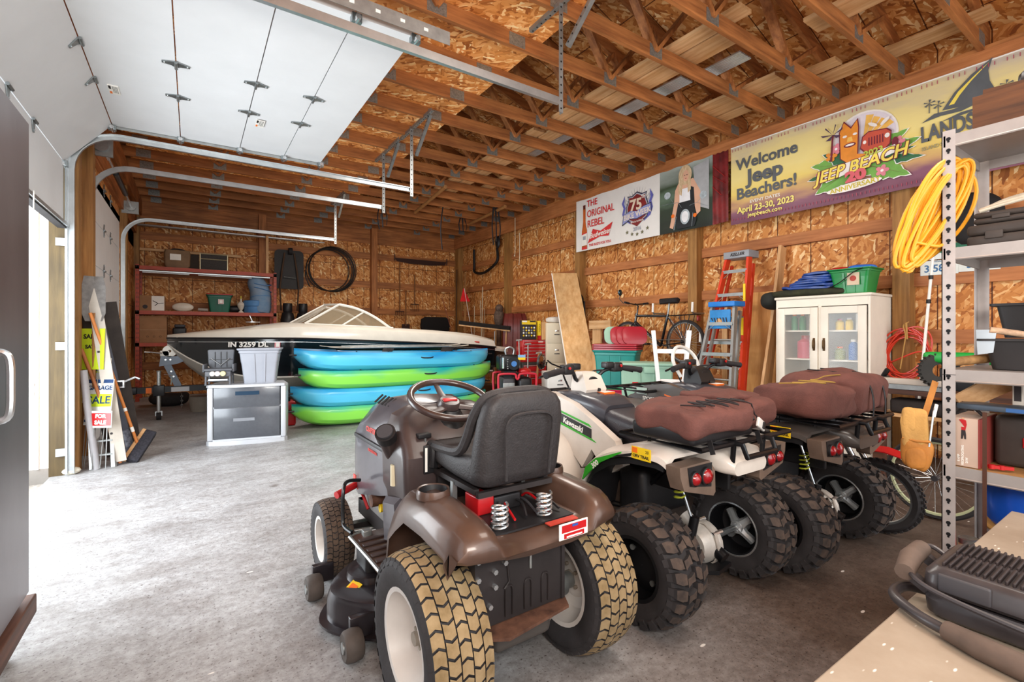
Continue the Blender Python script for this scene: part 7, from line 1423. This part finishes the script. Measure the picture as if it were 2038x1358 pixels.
# portable generator on a crate
t = T('generator', 'portable generator with a red tube frame and black engine, beside the kayak ends', 'generator', (4.32, 6.35, .30), -20); f = MB()
for y in (-.2, .2): f.tube(cr([(-.30, y, .0), (-.31, y, .30), (-.27, y, .36), (-.05, y, .36), (-.02, y, .30), (.0, y, .28), (.02, y, .30), (.05, y, .36), (.27, y, .36), (.31, y, .30), (.30, y, .0)], 4), .018, mat('frame_red', 'c22a3c', .35, coat=.4), 8)
for x in (-.3, .3): f.cyl((x, -.2, .04), (x, .2, .04), .018, mat('frame_red', 'c22a3c'), 8)
f.build('frame', t); f = MB(); f.box(-.24, -.02, -.17, .17, .03, .30, darkg, .05); f.box(.03, .26, -.17, .17, .05, .30, blackp, .06); f.box(-.23, -.04, -.185, -.165, .10, .22, galvd, .006); f.box(.06, .22, -.18, -.165, .06, .12, galv, .004); f.build('housing', t)
f = MB(); f.box(-.28, .06, -.15, .15, .40, .66, mat('engine_black', '1b1a1c', .4, .3, var=.4, sc=20), .05); f.cyl((-.05, -.17, .52), (-.05, -.14, .52), .10, blackm, 20); f.cyl((-.05, -.18, .52), (-.05, -.165, .52), .045, mat('cap_blue', '3f77b8', .4), 16); f.box(.02, .14, -.16, -.15, .58, .66, yellow); f.box(.02, .14, -.165, -.155, .62, .66, mat('sticker_blue', '7ea6cf', .5)); f.cyl((-.22, -.16, .45), (-.22, -.16, .62), .02, zinc, 8)
for k in range(5): f.box(-.16, -.14, -.165, -.15, .44 + k * .035, .455 + k * .035, galvd)
f.box(-.2, 0, -.1, .1, .30, .42, blackm); f.build('engine', t); f = MB(); f.tube(cr([(-.14, 0, .66), (-.15, 0, .74), (-.08, 0, .78), (-.01, 0, .74), (-.02, 0, .66)], 5), .015, galv, 8); f.build('lifting_handle', t)
f = MB(); blob(f, (.16, -.02, .39), (.10, .12, .05), redp, .8, .03, 3); f.build('red_cover', t)
f = MB(); f.box(-.3, .3, -.22, .22, 0, .28, mat('crate_dark', '3a2c24', .8, var=.3), .01); o = f.build('crate', loc=(4.32, 6.35, 0)); o.rotation_euler = (0, 0, R(-20)); tag(o, 'dark low crate on the floor underneath the generator', 'crate')
for k, (p0, p1, r_, m_, l_) in enumerate((((4.62, 6.6, 0), (5.0, 7.2, 1.17), .012, galvd, 'thin steel-handled tool leaning beside the roller cabinet, left of the pair'), ((4.72, 6.55, 0), (5.10, 7.05, 1.10), .012, galvd, 'thin steel-handled tool leaning beside the roller cabinet, right of the pair'), ((4.72, 6.35, 0), (5.12, 6.75, .95), .020, tw, 'wooden axe handle leaning against the roller cabinet'))):
    pole('leaning_tool', l_, 'tool', p0, p1, r_, m_, lambda f, d: f.cyl(d + Vector((-.05, .02, 0)), d + Vector((.05, -.02, .01)), .018, zinc, 8))
# ---- small wood frame and panels behind the board
t = T('plank_stand', 'small frame of pale boards between the pine board and the plastic tubs', 'wood frame', (5.75, 5.85, 0)); f = MB(); f.box(-.03, .0, -.25, .25, 1.38, 1.52, pine['y']); f.box(.0, .03, .0, .20, 0, 1.38, pine['z']); f.build('boards', t); f = MB(); f.box(.05, .07, -.22, .0, .2, 1.38, mat('panel_wine', '5d241c', .6)); f.build('panel', t)
# ---- tubs
teal = mat('tub_teal', '1b8078', .4, var=.08); sage = mat('tub_sage', '8db09a', .45, var=.06); rtub = mat('tub_red', '9a1626', .35, var=.08, coat=.2)
t = T('storage_tote', 'teal plastic tote under the stack of red lids, beside the bicycle', 'storage tote', (5.12, 4.86, .56), -60); tub(t, .62, .44, .50, teal, top=.05)
t = T('storage_tote', 'bright red plastic tote with a green rim on the floor under the teal tote', 'storage tote', (5.12, 4.92, 0), -60); tub(t, .60, .42, .50, mat('tub_cherry', 'c9204a', .35), top=.04); f = MB(); f.box(-.31, .31, -.22, .22, .50, .545, mat('lid_green', '1d9a57', .4), .012); f.build('lid', t)
for k in range(3):
    f = MB(); f.loft([[(x, y, z) for x, y in rrect(w, d, .04)] for w, d, z in ((.315, .225, 0), (.325, .235, .004), (.325, .235, .022), (.30, .21, .03))], rtub); o = f.build('tote_lid', loc=(5.12, 4.86, 1.062 + k * .03)); o.rotation_euler = (0, 0, R(-60)); tag(o, ('lowest', 'middle', 'top')[k] + ' of three red lids stacked flat on the teal tote', 'lid')
for k in range(4):
    m = rtub if k else sage
    f = MB(); f.loft([[(x, z + .0, y + .12) for x, y in rrect(w, .20 * q, .09, 6)] for w, q, z in ((.15, .55, -.012), (.175, .65, -.006), (.175, .65, .006), (.15, .55, .012))], m); o = f.build('tote_lid', loc=(5.06 + .05 * k, 4.82 - .07 * k, 1.155)); o.rotation_euler = (R(-14), 0, R(-33)); tag(o, ('pale green lid standing upright at the left of the red lids', 'red lid standing upright on the lid stack, left one', 'red lid standing upright on the lid stack, middle one', 'red lid standing upright on the lid stack, right one')[k], 'lid')
for k, (z, h) in enumerate(((0, .46), (.47, .46))):
    t = T('storage_tote', ('sage green tote at the bottom of the pair below the bicycle', 'sage green tote on top of its twin, with a small red label')[k], 'storage tote', (4.80, 4.06, z), -50); tub(t, .66, .44, h, sage, top=.03); f = MB(); f.box(-.34, .34, -.235, .235, h - .03, h + .004, sage, .01)
    f.build('lid', t)
    if k: f = MB(); f.box(-.17, -.10, -.222, -.205, .14, .23, white); f.box(-.17, -.10, -.225, -.219, .20, .23, redp); f.build('label', t)
    f = MB(); f.box(-.03, .10, -.24, -.215, h - .12, h - .04, sage, .01); f.box(-.12, -.09, -.24, -.225, h - .10, h - .05, blackp); f.build('latch', t)
t = T('storage_tote', 'blue tote under the upturned white stool', 'storage tote', (4.45, 3.42, 0), -50); tub(t, .5, .4, .66, mat('tub_blue', '2c5f8f', .45), top=.03); f = MB(); f.box(-.26, .26, -.21, .21, .645, .69, mat('lid_blue', '2f6aa6', .4), .01); f.build('lid', t)
# ---- upturned stool
t = T('stool', 'white wooden stool standing upside down, legs in the air', 'stool', (4.45, 3.42, .692), -52); stw = mat('stool_white', 'e6e4e2', .45, var=.04)
f = MB(); f.box(-.15, .15, -.15, .15, .0, .02, stw, .004); f.box(-.15, .15, -.15, -.13, .02, .08, stw, .003); f.box(-.15, .15, .13, .15, .02, .08, stw, .003); f.box(-.15, -.13, -.13, .13, .02, .08, stw); f.box(.13, .15, -.13, .13, .02, .08, stw); f.build('seat', t)
for sx in (-1, 1):
    for sy in (-1, 1): f = MB(); f.beam((sx * .13, sy * .13, .01), (sx * .19, sy * .19, .64), .036, .036, stw, up=(0, 1, 0)); f.build('leg', t)
f = MB(); q = .169
for a, b in (((-q, -q), (q, -q)), ((q, -q), (q, q)), ((q, q), (-q, q)), ((-q, q), (-q, -q))): f.beam((a[0], a[1], .41), (b[0], b[1], .41), .022, .036, stw)
f.build('stretcher', t)
# ---- bicycle hung on the wall
bk_ = T('bicycle', 'black mountain bicycle with a rear rack, hung against the right wall', 'bicycle', (6.08, 4.98, 1.17), 0)
wire_wheel(bk_, (0, .56, 0), .335, .058, .295, 'front_wheel', knob=False, spokes=36); wire_wheel(bk_, (0, -.56, 0), .335, .058, .295, 'rear_wheel', knob=False, spokes=36)
fb = mat('bike_black', '16161a', .3, .2, coat=.5); bbp, st, ht, hd1 = (0, -.12, -.06), (0, -.25, .43), (0, .37, .42), (0, .40, .32)
f = MB(); f.tube([bbp, st], .021, fb, 8); f.tube([(0, -.235, .40), ht], .022, fb, 8); f.tube([bbp, hd1], .026, fb, 8); f.tube([(0, .365, .46), (0, .41, .28)], .020, fb, 8)
for s in (-1, 1): f.tube([bbp, (s * .05, -.56, 0)], .009, fb, 6); f.tube([(s * .01, -.24, .40), (s * .05, -.56, 0)], .008, fb, 6); f.tube([(s * .05, .41, .30), (s * .05, .56, 0)], .012, fb, 6)
f.build('frame', bk_); f = MB(); M = Matrix.Translation((-.022, .15, .135)) @ Euler((R(90), 0, R(-90))).to_matrix().to_4x4() @ Matrix.Rotation(R(-37), 4, 'Z'); f.text('DIAMONDBACK', .036, white, M, .0005, bold=.001); f.build('lettering', bk_)
f = MB(); f.tube([(0, .36, .46), (0, .34, .58), (0, .40, .62)], .013, fb, 8); f.tube(cr([(-.29, .36, .63), (-.12, .39, .62), (0, .41, .61), (.12, .39, .62), (.24, .36, .63)], 4), .012, fb, 8); f.tube([(-.18, .37, .62), (-.30, .355, .632)], .018, blackr, 8); f.tube([(.16, .37, .625), (.26, .355, .635)], .018, blackr, 8); f.build('handlebar', bk_)
f = MB(); f.tube([(-.26, .42, .62), (-.27, .50, .70), (-.25, .50, .76)], .006, fb, 6); f.sph((-.25, .50, .80), (.045, .02, .055), mat('mirror_teal', '37505a', .1, .8), 12); f.build('mirror', bk_)
f = MB(); f.tube([(0, -.25, .42), (0, -.28, .62)], .014, galvd, 8); f.build('seat_post', bk_); f = MB(); f.loft([[(x, y, z) for x, z in ((-w, 0), (0, .02), (w, 0), (w * .8, -.03), (0, -.035), (-w * .8, -.03))] and [(x, y, .655 + z) for x, z in ((-w, 0), (0, .02), (w, 0), (w * .8, -.05), (0, -.07), (-w * .8, -.05))] for y, w in ((-.10, .02), (-.15, .03), (-.25, .06), (-.33, .10), (-.40, .095), (-.43, .05))], blackr); f.build('saddle', bk_)
f = MB(); f.tube([(-.06, -.30, .40), (-.06, -.78, .41), (.06, -.78, .41), (.06, -.30, .40)], .006, fb, 6, closed=True); f.tube([(0, -.30, .40), (0, -.78, .41)], .005, fb, 6)
for s in (-1, 1): f.tube([(s * .06, -.50, .40), (s * .055, -.56, .0)], .005, fb, 6); f.tube([(s * .06, -.68, .40), (s * .055, -.56, .0)], .005, fb, 6)
f.build('rear_rack', bk_); f = MB(); f.box(-.035, .035, -.80, -.775, .31, .39, lensr, .006); f.build('reflector', bk_)
f = MB(); f.lathe([(.085, -.01), (.092, 0), (.085, .01)], fb, 28, 'x', c=(-.05, -.12, -.06)); f.tube([(-.06, -.12, -.06), (-.07, .05, -.03)], .010, galvd, 6); f.tube([(.06, -.12, -.06), (.07, -.29, -.09)], .010, galvd, 6); f.box(-.16, -.07, .02, .10, -.05, -.02, fb, .006); f.box(.07, .16, -.34, -.25, -.11, -.08, fb, .006); f.build('crankset', bk_)
f = MB(); f.tube([(-.055, -.12, -.145), (-.055, -.56, -.035)], .004, galvd, 5); f.tube([(-.055, -.12, .03), (-.055, -.56, .035)], .004, galvd, 5); f.lathe([(.035, -.02), (.045, 0), (.035, .02)], galvd, 18, 'x', c=(-.055, -.56, 0)); f.build('chain', bk_)
for k, (y, z) in enumerate(((5.02, 1.62), (4.30, 1.60), (4.17, 1.16))):
    t = T('bike_hook', ('white-tipped hook above the bicycle top tube', 'white-tipped hook above the bicycle rear rack', 'white-tipped hook by the bicycle rear wheel')[k], 'hook', (6.36, y, z)); f = MB(); f.tube([(0, 0, 0), (-.26, 0, 0), (-.28, 0, .03)], .012, galvd, 8); f.build('arm', t); f = MB(); f.tube([(-.28, 0, .02), (-.285, -.01, .16)], .018, white, 8); f.build('tip', t)
# ---- step ladders
def ladder(name, lab, top, bot, wt, wb, n, railm, capm, capt, loc_, brace=True, caph=.06, depth=.07, rear=True, gap=.10, lettering=None, trayf=None):
    """closed step ladder leaning on the wall; top/bot centre points, widths along y"""
    t = T(name, lab, 'ladder', bot); d = Vector(top) - Vector(bot); N_ = Vector((1, 0, 0)); nrm = Vector((d.z, 0, -d.x)).normalized(); rl = []
    for s in (-1, 1):
        f = MB(); f.beam(Vector((0, s * wb / 2, 0)), d + Vector((0, s * wt / 2, 0)), depth, .032, railm, up=(0, 1, 0)); f.build('rail', t)
    for i in range(n):
        q = (i + .75) / (n + .35); p = d * q; w = wb + (wt - wb) * q; f = MB(); f.box(p.x - .045, p.x + .04, -w / 2, w / 2, p.z - .012, p.z + .012, alum, .003); f.box(p.x - .048, p.x - .044, -w / 2, w / 2, p.z - .03, p.z + .012, alum)
        if brace:
            for s in (-1, 1): f.beam((p.x - .04, s * (w / 2 - .01), p.z - .09), (p.x - .04, s * (w / 2 - .10), p.z - .02), .012, .004, alum)
        f.build('step', t)
    if rear:
        for s in (-1, 1): f = MB(); f.beam(nrm * gap + Vector((0, s * (wb / 2 - .03), .0)), nrm * gap + d * .97 + Vector((0, s * (wt / 2 - .0), 0)), .04, .03, railm if railm is not alum else alum, up=(0, 1, 0)); f.build('rear_rail', t)
        for q in (.12, .45, .75): p = nrm * gap + d * q; w = wb + (wt - wb) * q - .06; f = MB(); f.cyl((p.x, -w / 2, p.z), (p.x, w / 2, p.z), .012, alum, 8); f.build('rear_brace', t)
    f = MB(); c = d; f.box(c.x - .07, c.x + gap + .06, -wt / 2 - .03, wt / 2 + .03, c.z - .02, c.z + caph, capm, .01); cp = f.build('top_cap', t)
    if lettering: g = MB(); g.text(lettering, .055, mk, FX(c.x - .071, -.02, c.z + caph / 2 - .01, 0), .0006, bold=.002, sx=1.1, shear=.3); g.build('lettering', cp)
    return t, d
lr = mat('fibreglass_red', 'cf3a1c', .4, var=.08)
L1, d_ = ladder('step_ladder', 'tall red fibreglass step ladder with a grey top, leaning by the plywood', (6.10, 3.60, 2.33), (5.47, 3.60, 0), .30, .72, 7, lr, mat('cap_grey', '8d9096', .5), 0, None, lettering='KELLER', gap=.12, depth=.09, caph=.075)
for k, z in enumerate((1.72, 1.28)): f = MB(); q = z / 2.33; f.box(d_.x * q - .056, d_.x * q - .048, -(.36 - .21 * q) - .015, -(.36 - .21 * q) + .015, z, z + .22, yellow); f.build('warning_label', L1)
cbl = mat('cap_blue2', '1f74c4', .45)
L2, d2_ = ladder('step_ladder', 'shorter aluminium step ladder with a blue top, in front of the red one', (5.60, 3.50, 1.66), (5.22, 3.50, 0), .30, .58, 4, alum, cbl, 0, None, gap=.12, depth=.06, caph=.045)
f = MB(); c = d2_; f.box(c.x - .08, c.x - .05, -.13, .15, 1.36, 1.60, mat('tray_blue', '2a7fc0', .5, var=.2), .01); f.cyl((c.x - .09, .01, 1.45), (c.x - .08, .01, 1.45), .04, pine['z'], 16)
for q in range(6): f.tube([(c.x - .085, -.1 + .04 * q, 1.40 + .03 * (q % 3)), (c.x - .088, -.08 + .04 * q, 1.50)], .006, mk, 5)
f.build('tool_tray', L2)
# ---- plywood and boards beside the cabinet
plyf = wood('plywood_face', 'dba766', 'bd8142', 'z', sc=.7)
t = T('plywood_sheet', 'sheet of light plywood leaning behind the red step ladder', 'plywood', (6.05, 3.25, 0)); f = MB(); f.beam((0, 0, 0), (.20, 0, 1.80), .60, .018, plyf, up=(0, 1, 0)) if False else f.add([(0, -.24, 0), (0, .34, 0), (.20, .34, 1.85), (.20, -.24, 1.85), (.02, -.24, 0), (.02, .34, 0), (.22, .34, 1.85), (.22, -.24, 1.85)], [(0, 1, 2, 3), (4, 5, 6, 7), (0, 1, 5, 4), (1, 2, 6, 5), (2, 3, 7, 6), (3, 0, 4, 7)], plyf); f.build('sheet', t)
pole_ = T('leaning_plank', 'tall pale plank leaning between the plywood and the white cabinet', 'board', (5.78, 3.12, 0)); f = MB(); f.beam((0, 0, 0), (.55, .02, 2.42), .14, .036, pine['z'], up=(0, 1, 0)); f.build('plank', pole_)
pole_ = T('leaning_plank', 'narrow pale plank leaning just left of the white cabinet, in front of the taller one', 'board', (5.62, 3.08, 0)); f = MB(); f.beam((0, 0.02, 0), (.45, .02, 1.62), .10, .034, pine['z'], up=(0, 1, 0)); f.build('plank', pole_)
f = MB(); f.box(0, .03, -.04, .04, 0, 1.98, pine['z']); tag(f.build('wood_stud', loc=(6.335, 3.95, 0)), 'short stud end showing between the two step ladders', 'wood')
# ================================================================ white glass-door cabinet
cw = mat('cabinet_cream', 'e3dacb', .45, var=.06, sc=4); 
cl = bpy.data.materials.new('cabinet_glass'); cl.use_nodes = True; _b = cl.node_tree.nodes['Principled BSDF']; _b.inputs['Base Color'].default_value = (.9, .95, .93, 1); _b.inputs['Roughness'].default_value = .04; _b.inputs['Alpha'].default_value = .10; _b.inputs['Specular IOR Level'].default_value = 1.0
cb = T('glass_cabinet', 'cream painted cabinet with two glass doors, against the right wall', 'cabinet', (5.72, 1.97, 0)); W_, D_, H_ = .94, .56, 1.72
f = MB(); f.box(0, D_, 0, .02, 0, H_ - .031, cw); f.box(0, D_, W_ - .02, W_, 0, H_ - .031, cw); f.box(D_ - .015, D_ - .0005, .0205, W_ - .0205, 0, H_ - .031, cw); f.box(.0005, D_ - .016, .0205, W_ - .0205, 0, .10, cw); f.box(-.02, D_, -.015, W_ + .015, H_ - .03, H_, cw, .01); f.box(-.001, .02, .0205, W_ - .0205, H_ - .12, H_ - .031, cw); f.box(-.006, .02, .455, .485, .7, H_ - .1, cw, .003); f.build('carcass', cb)
f = MB(); f.box(.02, D_ - .02, .02, W_ - .02, .70, .72, cw); f.build('shelf', cb)
for z in (1.0, 1.32): f = MB(); f.box(.03, D_ - .02, .02, W_ - .02, z, z + .015, cw); f.build('shelf', cb)
f = MB(); f.box(-.012, 0, .02, W_ - .02, .12, .68, cw, .004); f.build('lower_panel', cb)
for y0, y1, hs in ((.03, .455, 1), (.485, .91, -1)):
    f = MB(); z0, z1 = .72, H_ - .13; fw = .075
    f.box(-.023, 0, y0 + fw, y1 - fw, z0, z0 + fw, cw); f.box(-.023, 0, y0 + fw, y1 - fw, z1 - fw, z1, cw); f.box(-.024, 0, y0, y0 + fw, z0, z1, cw, .004); f.box(-.024, 0, y1 - fw, y1, z0, z1, cw, .004); dr = f.build('door', cb)
    f = MB(); f.box(-.014, -.010, y0 + fw, y1 - fw, z0 + fw, z1 - fw, cl); f.build('glass_pane', dr)
    yh = (y1 - .035) if hs > 0 else (y0 + .035); f = MB(); f.tube(cr([(-.026, yh, 1.24), (-.05, yh, 1.21), (-.05, yh, 1.15), (-.026, yh, 1.12)], 4), .008, mat('bronze_pull', '6a5236', .4, .7), 8); f.box(-.028, -.022, yh - .012, yh + .012, 1.11, 1.25, mat('bronze_pull', '6a5236'), .004); f.build('handle', dr)
def bottle(lab, x, y, z, r, h, m, capm=None, neck=.5):
    t = T('bottle', lab, 'bottle', (5.72 + x, 1.97 + y, z)); f = MB(); f.lathe([(.001, 0), (r, 0), (r, h * .72), (r * neck, h * .86), (r * neck, h * .9), (.001, h * .9)], m, 16); f.build('body', t); f = MB(); f.cyl((0, 0, h * .88), (0, 0, h), r * neck * 1.15, capm or orange, 12); f.build('cap', t); return t
gb = mat('bottle_green', '14713a', .35); cont = [('green bottle with an orange cap behind the left glass door, leftmost', .12, .79, 1.337, .035, .19, gb, orange), ('green bottle with an orange cap behind the left glass door, second from left', .12, .70, 1.337, .035, .19, gb, orange), ('white and yellow bottle behind the left glass door, right of the green pair', .14, .60, 1.337, .04, .26, mat('bottle_mixed', 'c9b49a', .4, col2='c88f2a', sc=12), white), ('pink-red jug on the middle shelf behind the left glass door', .16, .68, 1.017, .09, .26, mat('jug_pink', 'c2445a', .4), redp), ('brown bottle low behind the left glass door', .16, .62, .722, .05, .16, mat('bottle_brown', '6a4a38', .4), white),
        ('yellow and red can behind the right glass door, leftmost', .14, .33, 1.337, .04, .12, yellow, redp), ('yellow can behind the right glass door, second from left', .14, .24, 1.337, .035, .13, yellow, white), ('white canister behind the right glass door, top shelf', .16, .13, 1.337, .055, .24, white, white), ('blue can on the middle shelf behind the right glass door', .14, .20, 1.017, .045, .22, mat('can_blue', '2b66b0', .4), white), ('yellow and blue tin on the middle shelf behind the right glass door', .14, .33, 1.017, .05, .14, mat('can_yb', '8a8f3c', .4), orange)]
for l_, x, y, z, r_, h_, m_, c_ in cont: bottle(l_, x, y, z, r_, h_, m_, c_)
t = T('white_curtain', 'narrow white hanging cloth inside the cabinet behind the left glass door', 'cloth', (5.80, 2.50, .76)); f = MB(); f.loft([[(.02 * math.sin(i * 1.3), i * .012, z) for i in range(8)] + [(.02 * math.sin(i * 1.3) + .004, i * .012, z) for i in range(7, -1, -1)] for z in (0, .3, .6, .78)], white); f.build('cloth', t)
# on top of the cabinet
tarpm = mat('tarp_navy', '1d3f86', .4, var=.35, sc=9, coat=.3)
t = T('folded_tarp', 'folded navy blue tarp lying on top of the cream cabinet', 'tarp', (5.95, 2.62, 1.80)); f = MB()
for k in range(7): blob(f, (.0 + .01 * (k % 3), -.02 * (k % 2) - .015 * k, .02 + .026 * k), (.20 - .012 * k, .27 - .02 * k, .017), tarpm, .35, .022, k * 3, 30, 7)
f.build('folds', t)
t = T('camouflage_roll', 'dark green camouflage roll under the navy tarp, hanging over the cabinet corner', 'rolled cloth', (5.93, 2.60, 1.722)); f = MB(); blob(f, (0, .02, .045), (.2, .42, .05), mat('camo', '3a3a22', .85, col2='14150f', sc=9), .6, .02, 5, 30); blob(f, (-.05, .46, -.02), (.11, .10, .11), mat('camo_dark', '1c1f1b', .8, var=.4), .8, .03, 8, 20); f.build('roll', t)
gbin = mat('bin_green', '12813c', .35, var=.08, coat=.2)
t = T('green_bin', 'bright green plastic bin with a warning label on top of the cream cabinet', 'bin', (5.95, 2.19, 1.722), -90); tub(t, .40, .36, .27, gbin, top=.05); f = MB(); f.box(-.01, .10, -.176, -.165, .09, .22, mat('paper_label', 'c9b49a', .6)); f.cyl((.045, -.178, .16), (.045, -.175, .16), .03, mat('red_ring', 'a33c30', .6), 14); f.build('label', t); f = MB(); f.tube(cr([(.14, -.19, .26), (.05, -.195, .22), (-.08, -.19, .12), (-.22, -.18, .06)], 4), .014, blackr, 6, flat=.3); f.build('strap', t)
f = MB(); blob(f, (0, 0, .02), (.08, .14, .035), mat('cloth_blue', '2a6fd0', .5), .8, .02, 3, 18); tag(f.build('blue_cloth', loc=(5.97, 2.13, 1.985)), 'bright blue cloth on top of the green bin', 'cloth')
f = MB(); blob(f, (0, 0, .02), (.07, .11, .03), redp, .8, .02, 6, 18); tag(f.build('red_cloth', loc=(5.95, 2.33, 1.98)), 'red thing peeking out of the green bin, left of the blue cloth', 'cloth')
# ================================================================ right of the cabinet
hose = mat('hose_red', 'cf3a22', .4, var=.12, coat=.2)
t = T('air_hose', 'coil of red air hose hung on the right wall post beside the cream cabinet', 'hose', (6.18, 1.82, 1.08)); rnd = random.Random(9)
f = MB()
for k in range(11):
    a, b = .17 + rnd.uniform(-.03, .03), .26 + rnd.uniform(-.05, .03); oy, oz, tl = rnd.uniform(-.03, .03), rnd.uniform(-.04, .02), R(rnd.uniform(-4, 28))
    f.tube([(rnd.uniform(-.004, .004) - .01 * (k % 5), oy + a * math.cos(q) * math.cos(tl) - b * math.sin(q) * math.sin(tl), oz + a * math.cos(q) * math.sin(tl) + b * math.sin(q) * math.cos(tl)) for q in [2 * math.pi * i / 36 for i in range(36)]], .0085, hose, 7, closed=True)
f.tube(cr([(0, .15, -.1), (-.04, .05, -.05), (-.05, -.08, .02), (-.03, -.16, .04)], 5), .0085, hose, 7); f.build('coil', t)
f = MB(); f.tube(cr([(.02, -.02, .34), (-.06, -.0, .30), (-.07, -.02, .2), (-.06, 0, .05), (-.05, .03, -.15)], 5), .006, mat('tan_rope', 'b58a4c', .8), 6); f.tube([(-.05, -.02, .33), (-.06, -.03, .16)], .010, mat('tan_rope', 'b58a4c'), 6); f.build('tie_rope', t)
pole('telescopic_pole', 'thin white telescopic pole with dark joints leaning on the right wall past the cabinet', 'pole', (5.98, 1.70, .0), (6.16, 1.55, 2.66), .013, white, None)
for z in (1.62, 1.86): f = MB(); q = z / 2.66; f.cyl((.18 * q, -.15 * q, z - .02), (.18 * q, -.15 * q, z + .02), .02, blackp, 8); f.build('joint', bpy.data.objects['telescopic_pole'])
f = MB(); blob(f, (0, 0, 0), (.09, .20, .24), mat('pack_black', '1a1717', .8, var=.3), .8, .04, 2, 20)
tag(f.build('black_pack', loc=(6.25, 1.30, 2.42)), 'black cloth bag hung high on the right wall behind the yellow cord', 'bag')
plw = mat('plate_white', 'd9dcd6', .4, var=.06); plg = mat('plate_green', '1f7a56', .4, var=.1); plb = mat('plate_blue', '2b5f8e', .4)
for k, (y, z, s_, col, l_) in enumerate(((1.60, 2.14, '', plg, 'green and white licence plate on the right wall, upper left of four'), (1.30, 2.16, '', plg, 'green and white licence plate on the right wall, upper right of four'), (1.60, 1.98, '3J58M', plb, 'white licence plate with blue characters, lower left of four'), (1.30, 1.99, '3MZ', plb, 'white licence plate with blue characters, lower right of four'))):
    t = T('licence_plate', l_, 'licence plate', (6.37, y, z)); f = MB(); f.box(-.003, 0, -.15, .15, -.075, .075, plw, .002); f.build('plate', t)
    f = MB()
    if s_: f.text(s_, .105, col, FX(-.005, 0, -.01), .0008, bold=.002, sx=.9); f.text('INDIANA', .02, col, FX(-.005, 0, .062), .0005)
    else: f.prism([(.15, .075), (-.15, .075), (-.15, .03), (-.05, -.02), (.05, .0), (.15, -.03)], -.005, -.003, plg, 'x'); f.box(-.006, -.004, -.13, .13, .05, .066, plw)
    f.build('print', t)
t = T('tool_bench', 'dark cluttered work table against the right wall under the red hose', 'table', (5.55, 1.30, 0)); f = MB(); f.box(-.55, .60, -.85, .42, .78, .82, dolly); f.build('top', t)
for x in (-.5, .55):
    for y in (-.8, .37): f = MB(); f.box(x - .04, x + .04, y - .04, y + .04, 0, .78, dolly); f.build('leg', t)
f = MB(); f.box(-.5, .55, -.8, .37, .58, .61, pine['y']); f.build('shelf', t)
f = MB(); f.box(-.05, .05, -.26, .26, 0, .05, mat('pipe_white', 'bdb2a6', .5), .01); f.box(-.04, .04, -.2, .25, -.04, 0, galvd); tag(f.build('white_plank', loc=(5.04, 1.42, .865)), 'dirty white plank on the front edge of the work table', 'board')
f = MB(); f.box(-.1, .1, -.25, .25, 0, .12, mat('box_dark', '2b2320', .7, var=.4, sc=14), .02); tag(f.build('dark_box', loc=(5.15, 1.35, .615)), 'dark box of tools on the lower shelf of the work table', 'box')
t = T('reel_mower', 'green push reel mower with a black ribbed wheel, standing on the work table', 'mower', (5.02, 1.26, 1.0)); rub = mat('wheel_rib', '2a2723', .7, var=.3)
f = MB(); f.lathe([(.05, -.02), (.125, -.022), (.135, -.012), (.135, .012), (.125, .022), (.05, .02)], rub, 32, 'y')
for k in range(26): a = 2 * math.pi * k / 26; f.box(-.006, .006, -.026, .026, .125, .142, rub, M=Matrix.Rotation(a, 4, 'Y'))
wh = f.build('wheel', t); wh.rotation_euler = (0, 0, R(-55)); f = MB(); f.box(-.04, .06, -.34, .10, .06, .15, mat('mower_green', '1f9a3c', .4, var=.15), .03); f.box(0, .1, -.3, 0, -.16, .02, blackp, .01); f.cyl((.03, -.34, .09), (.03, -.20, .09), .02, galv, 10); f.cyl((-.0, -.26, .15), (0, -.26, .22), .03, blackp, 10); f.build('body', t)
f = MB(); f.cyl((0, 0, 0), (0, 0, .10), .045, mat('nozzle_dark', '3a3430', .6), 12); f.tube([(0, 0, .1), (-.03, -.04, .16)], .02, blackp, 8); tag(f.build('small_drill', loc=(5.10, 1.66, .822)), 'small dark hand tool at the left end of the work table', 'tool')
t = T('wall_lantern', 'dark and silver tube fixture hung on the second wall post', 'tool', (6.22, 6.88, 1.72)); f = MB(); f.tube([(0, 0, -.36), (-.02, 0, .12)], .04, galv, 12); f.build('tube', t); f = MB(); f.sph((0, 0, .22), (.06, .08, .12), blackm, 14); f.tube([(.01, -.1, .2), (.01, -.12, -.3)], .018, blackm, 8); f.build('head', t)
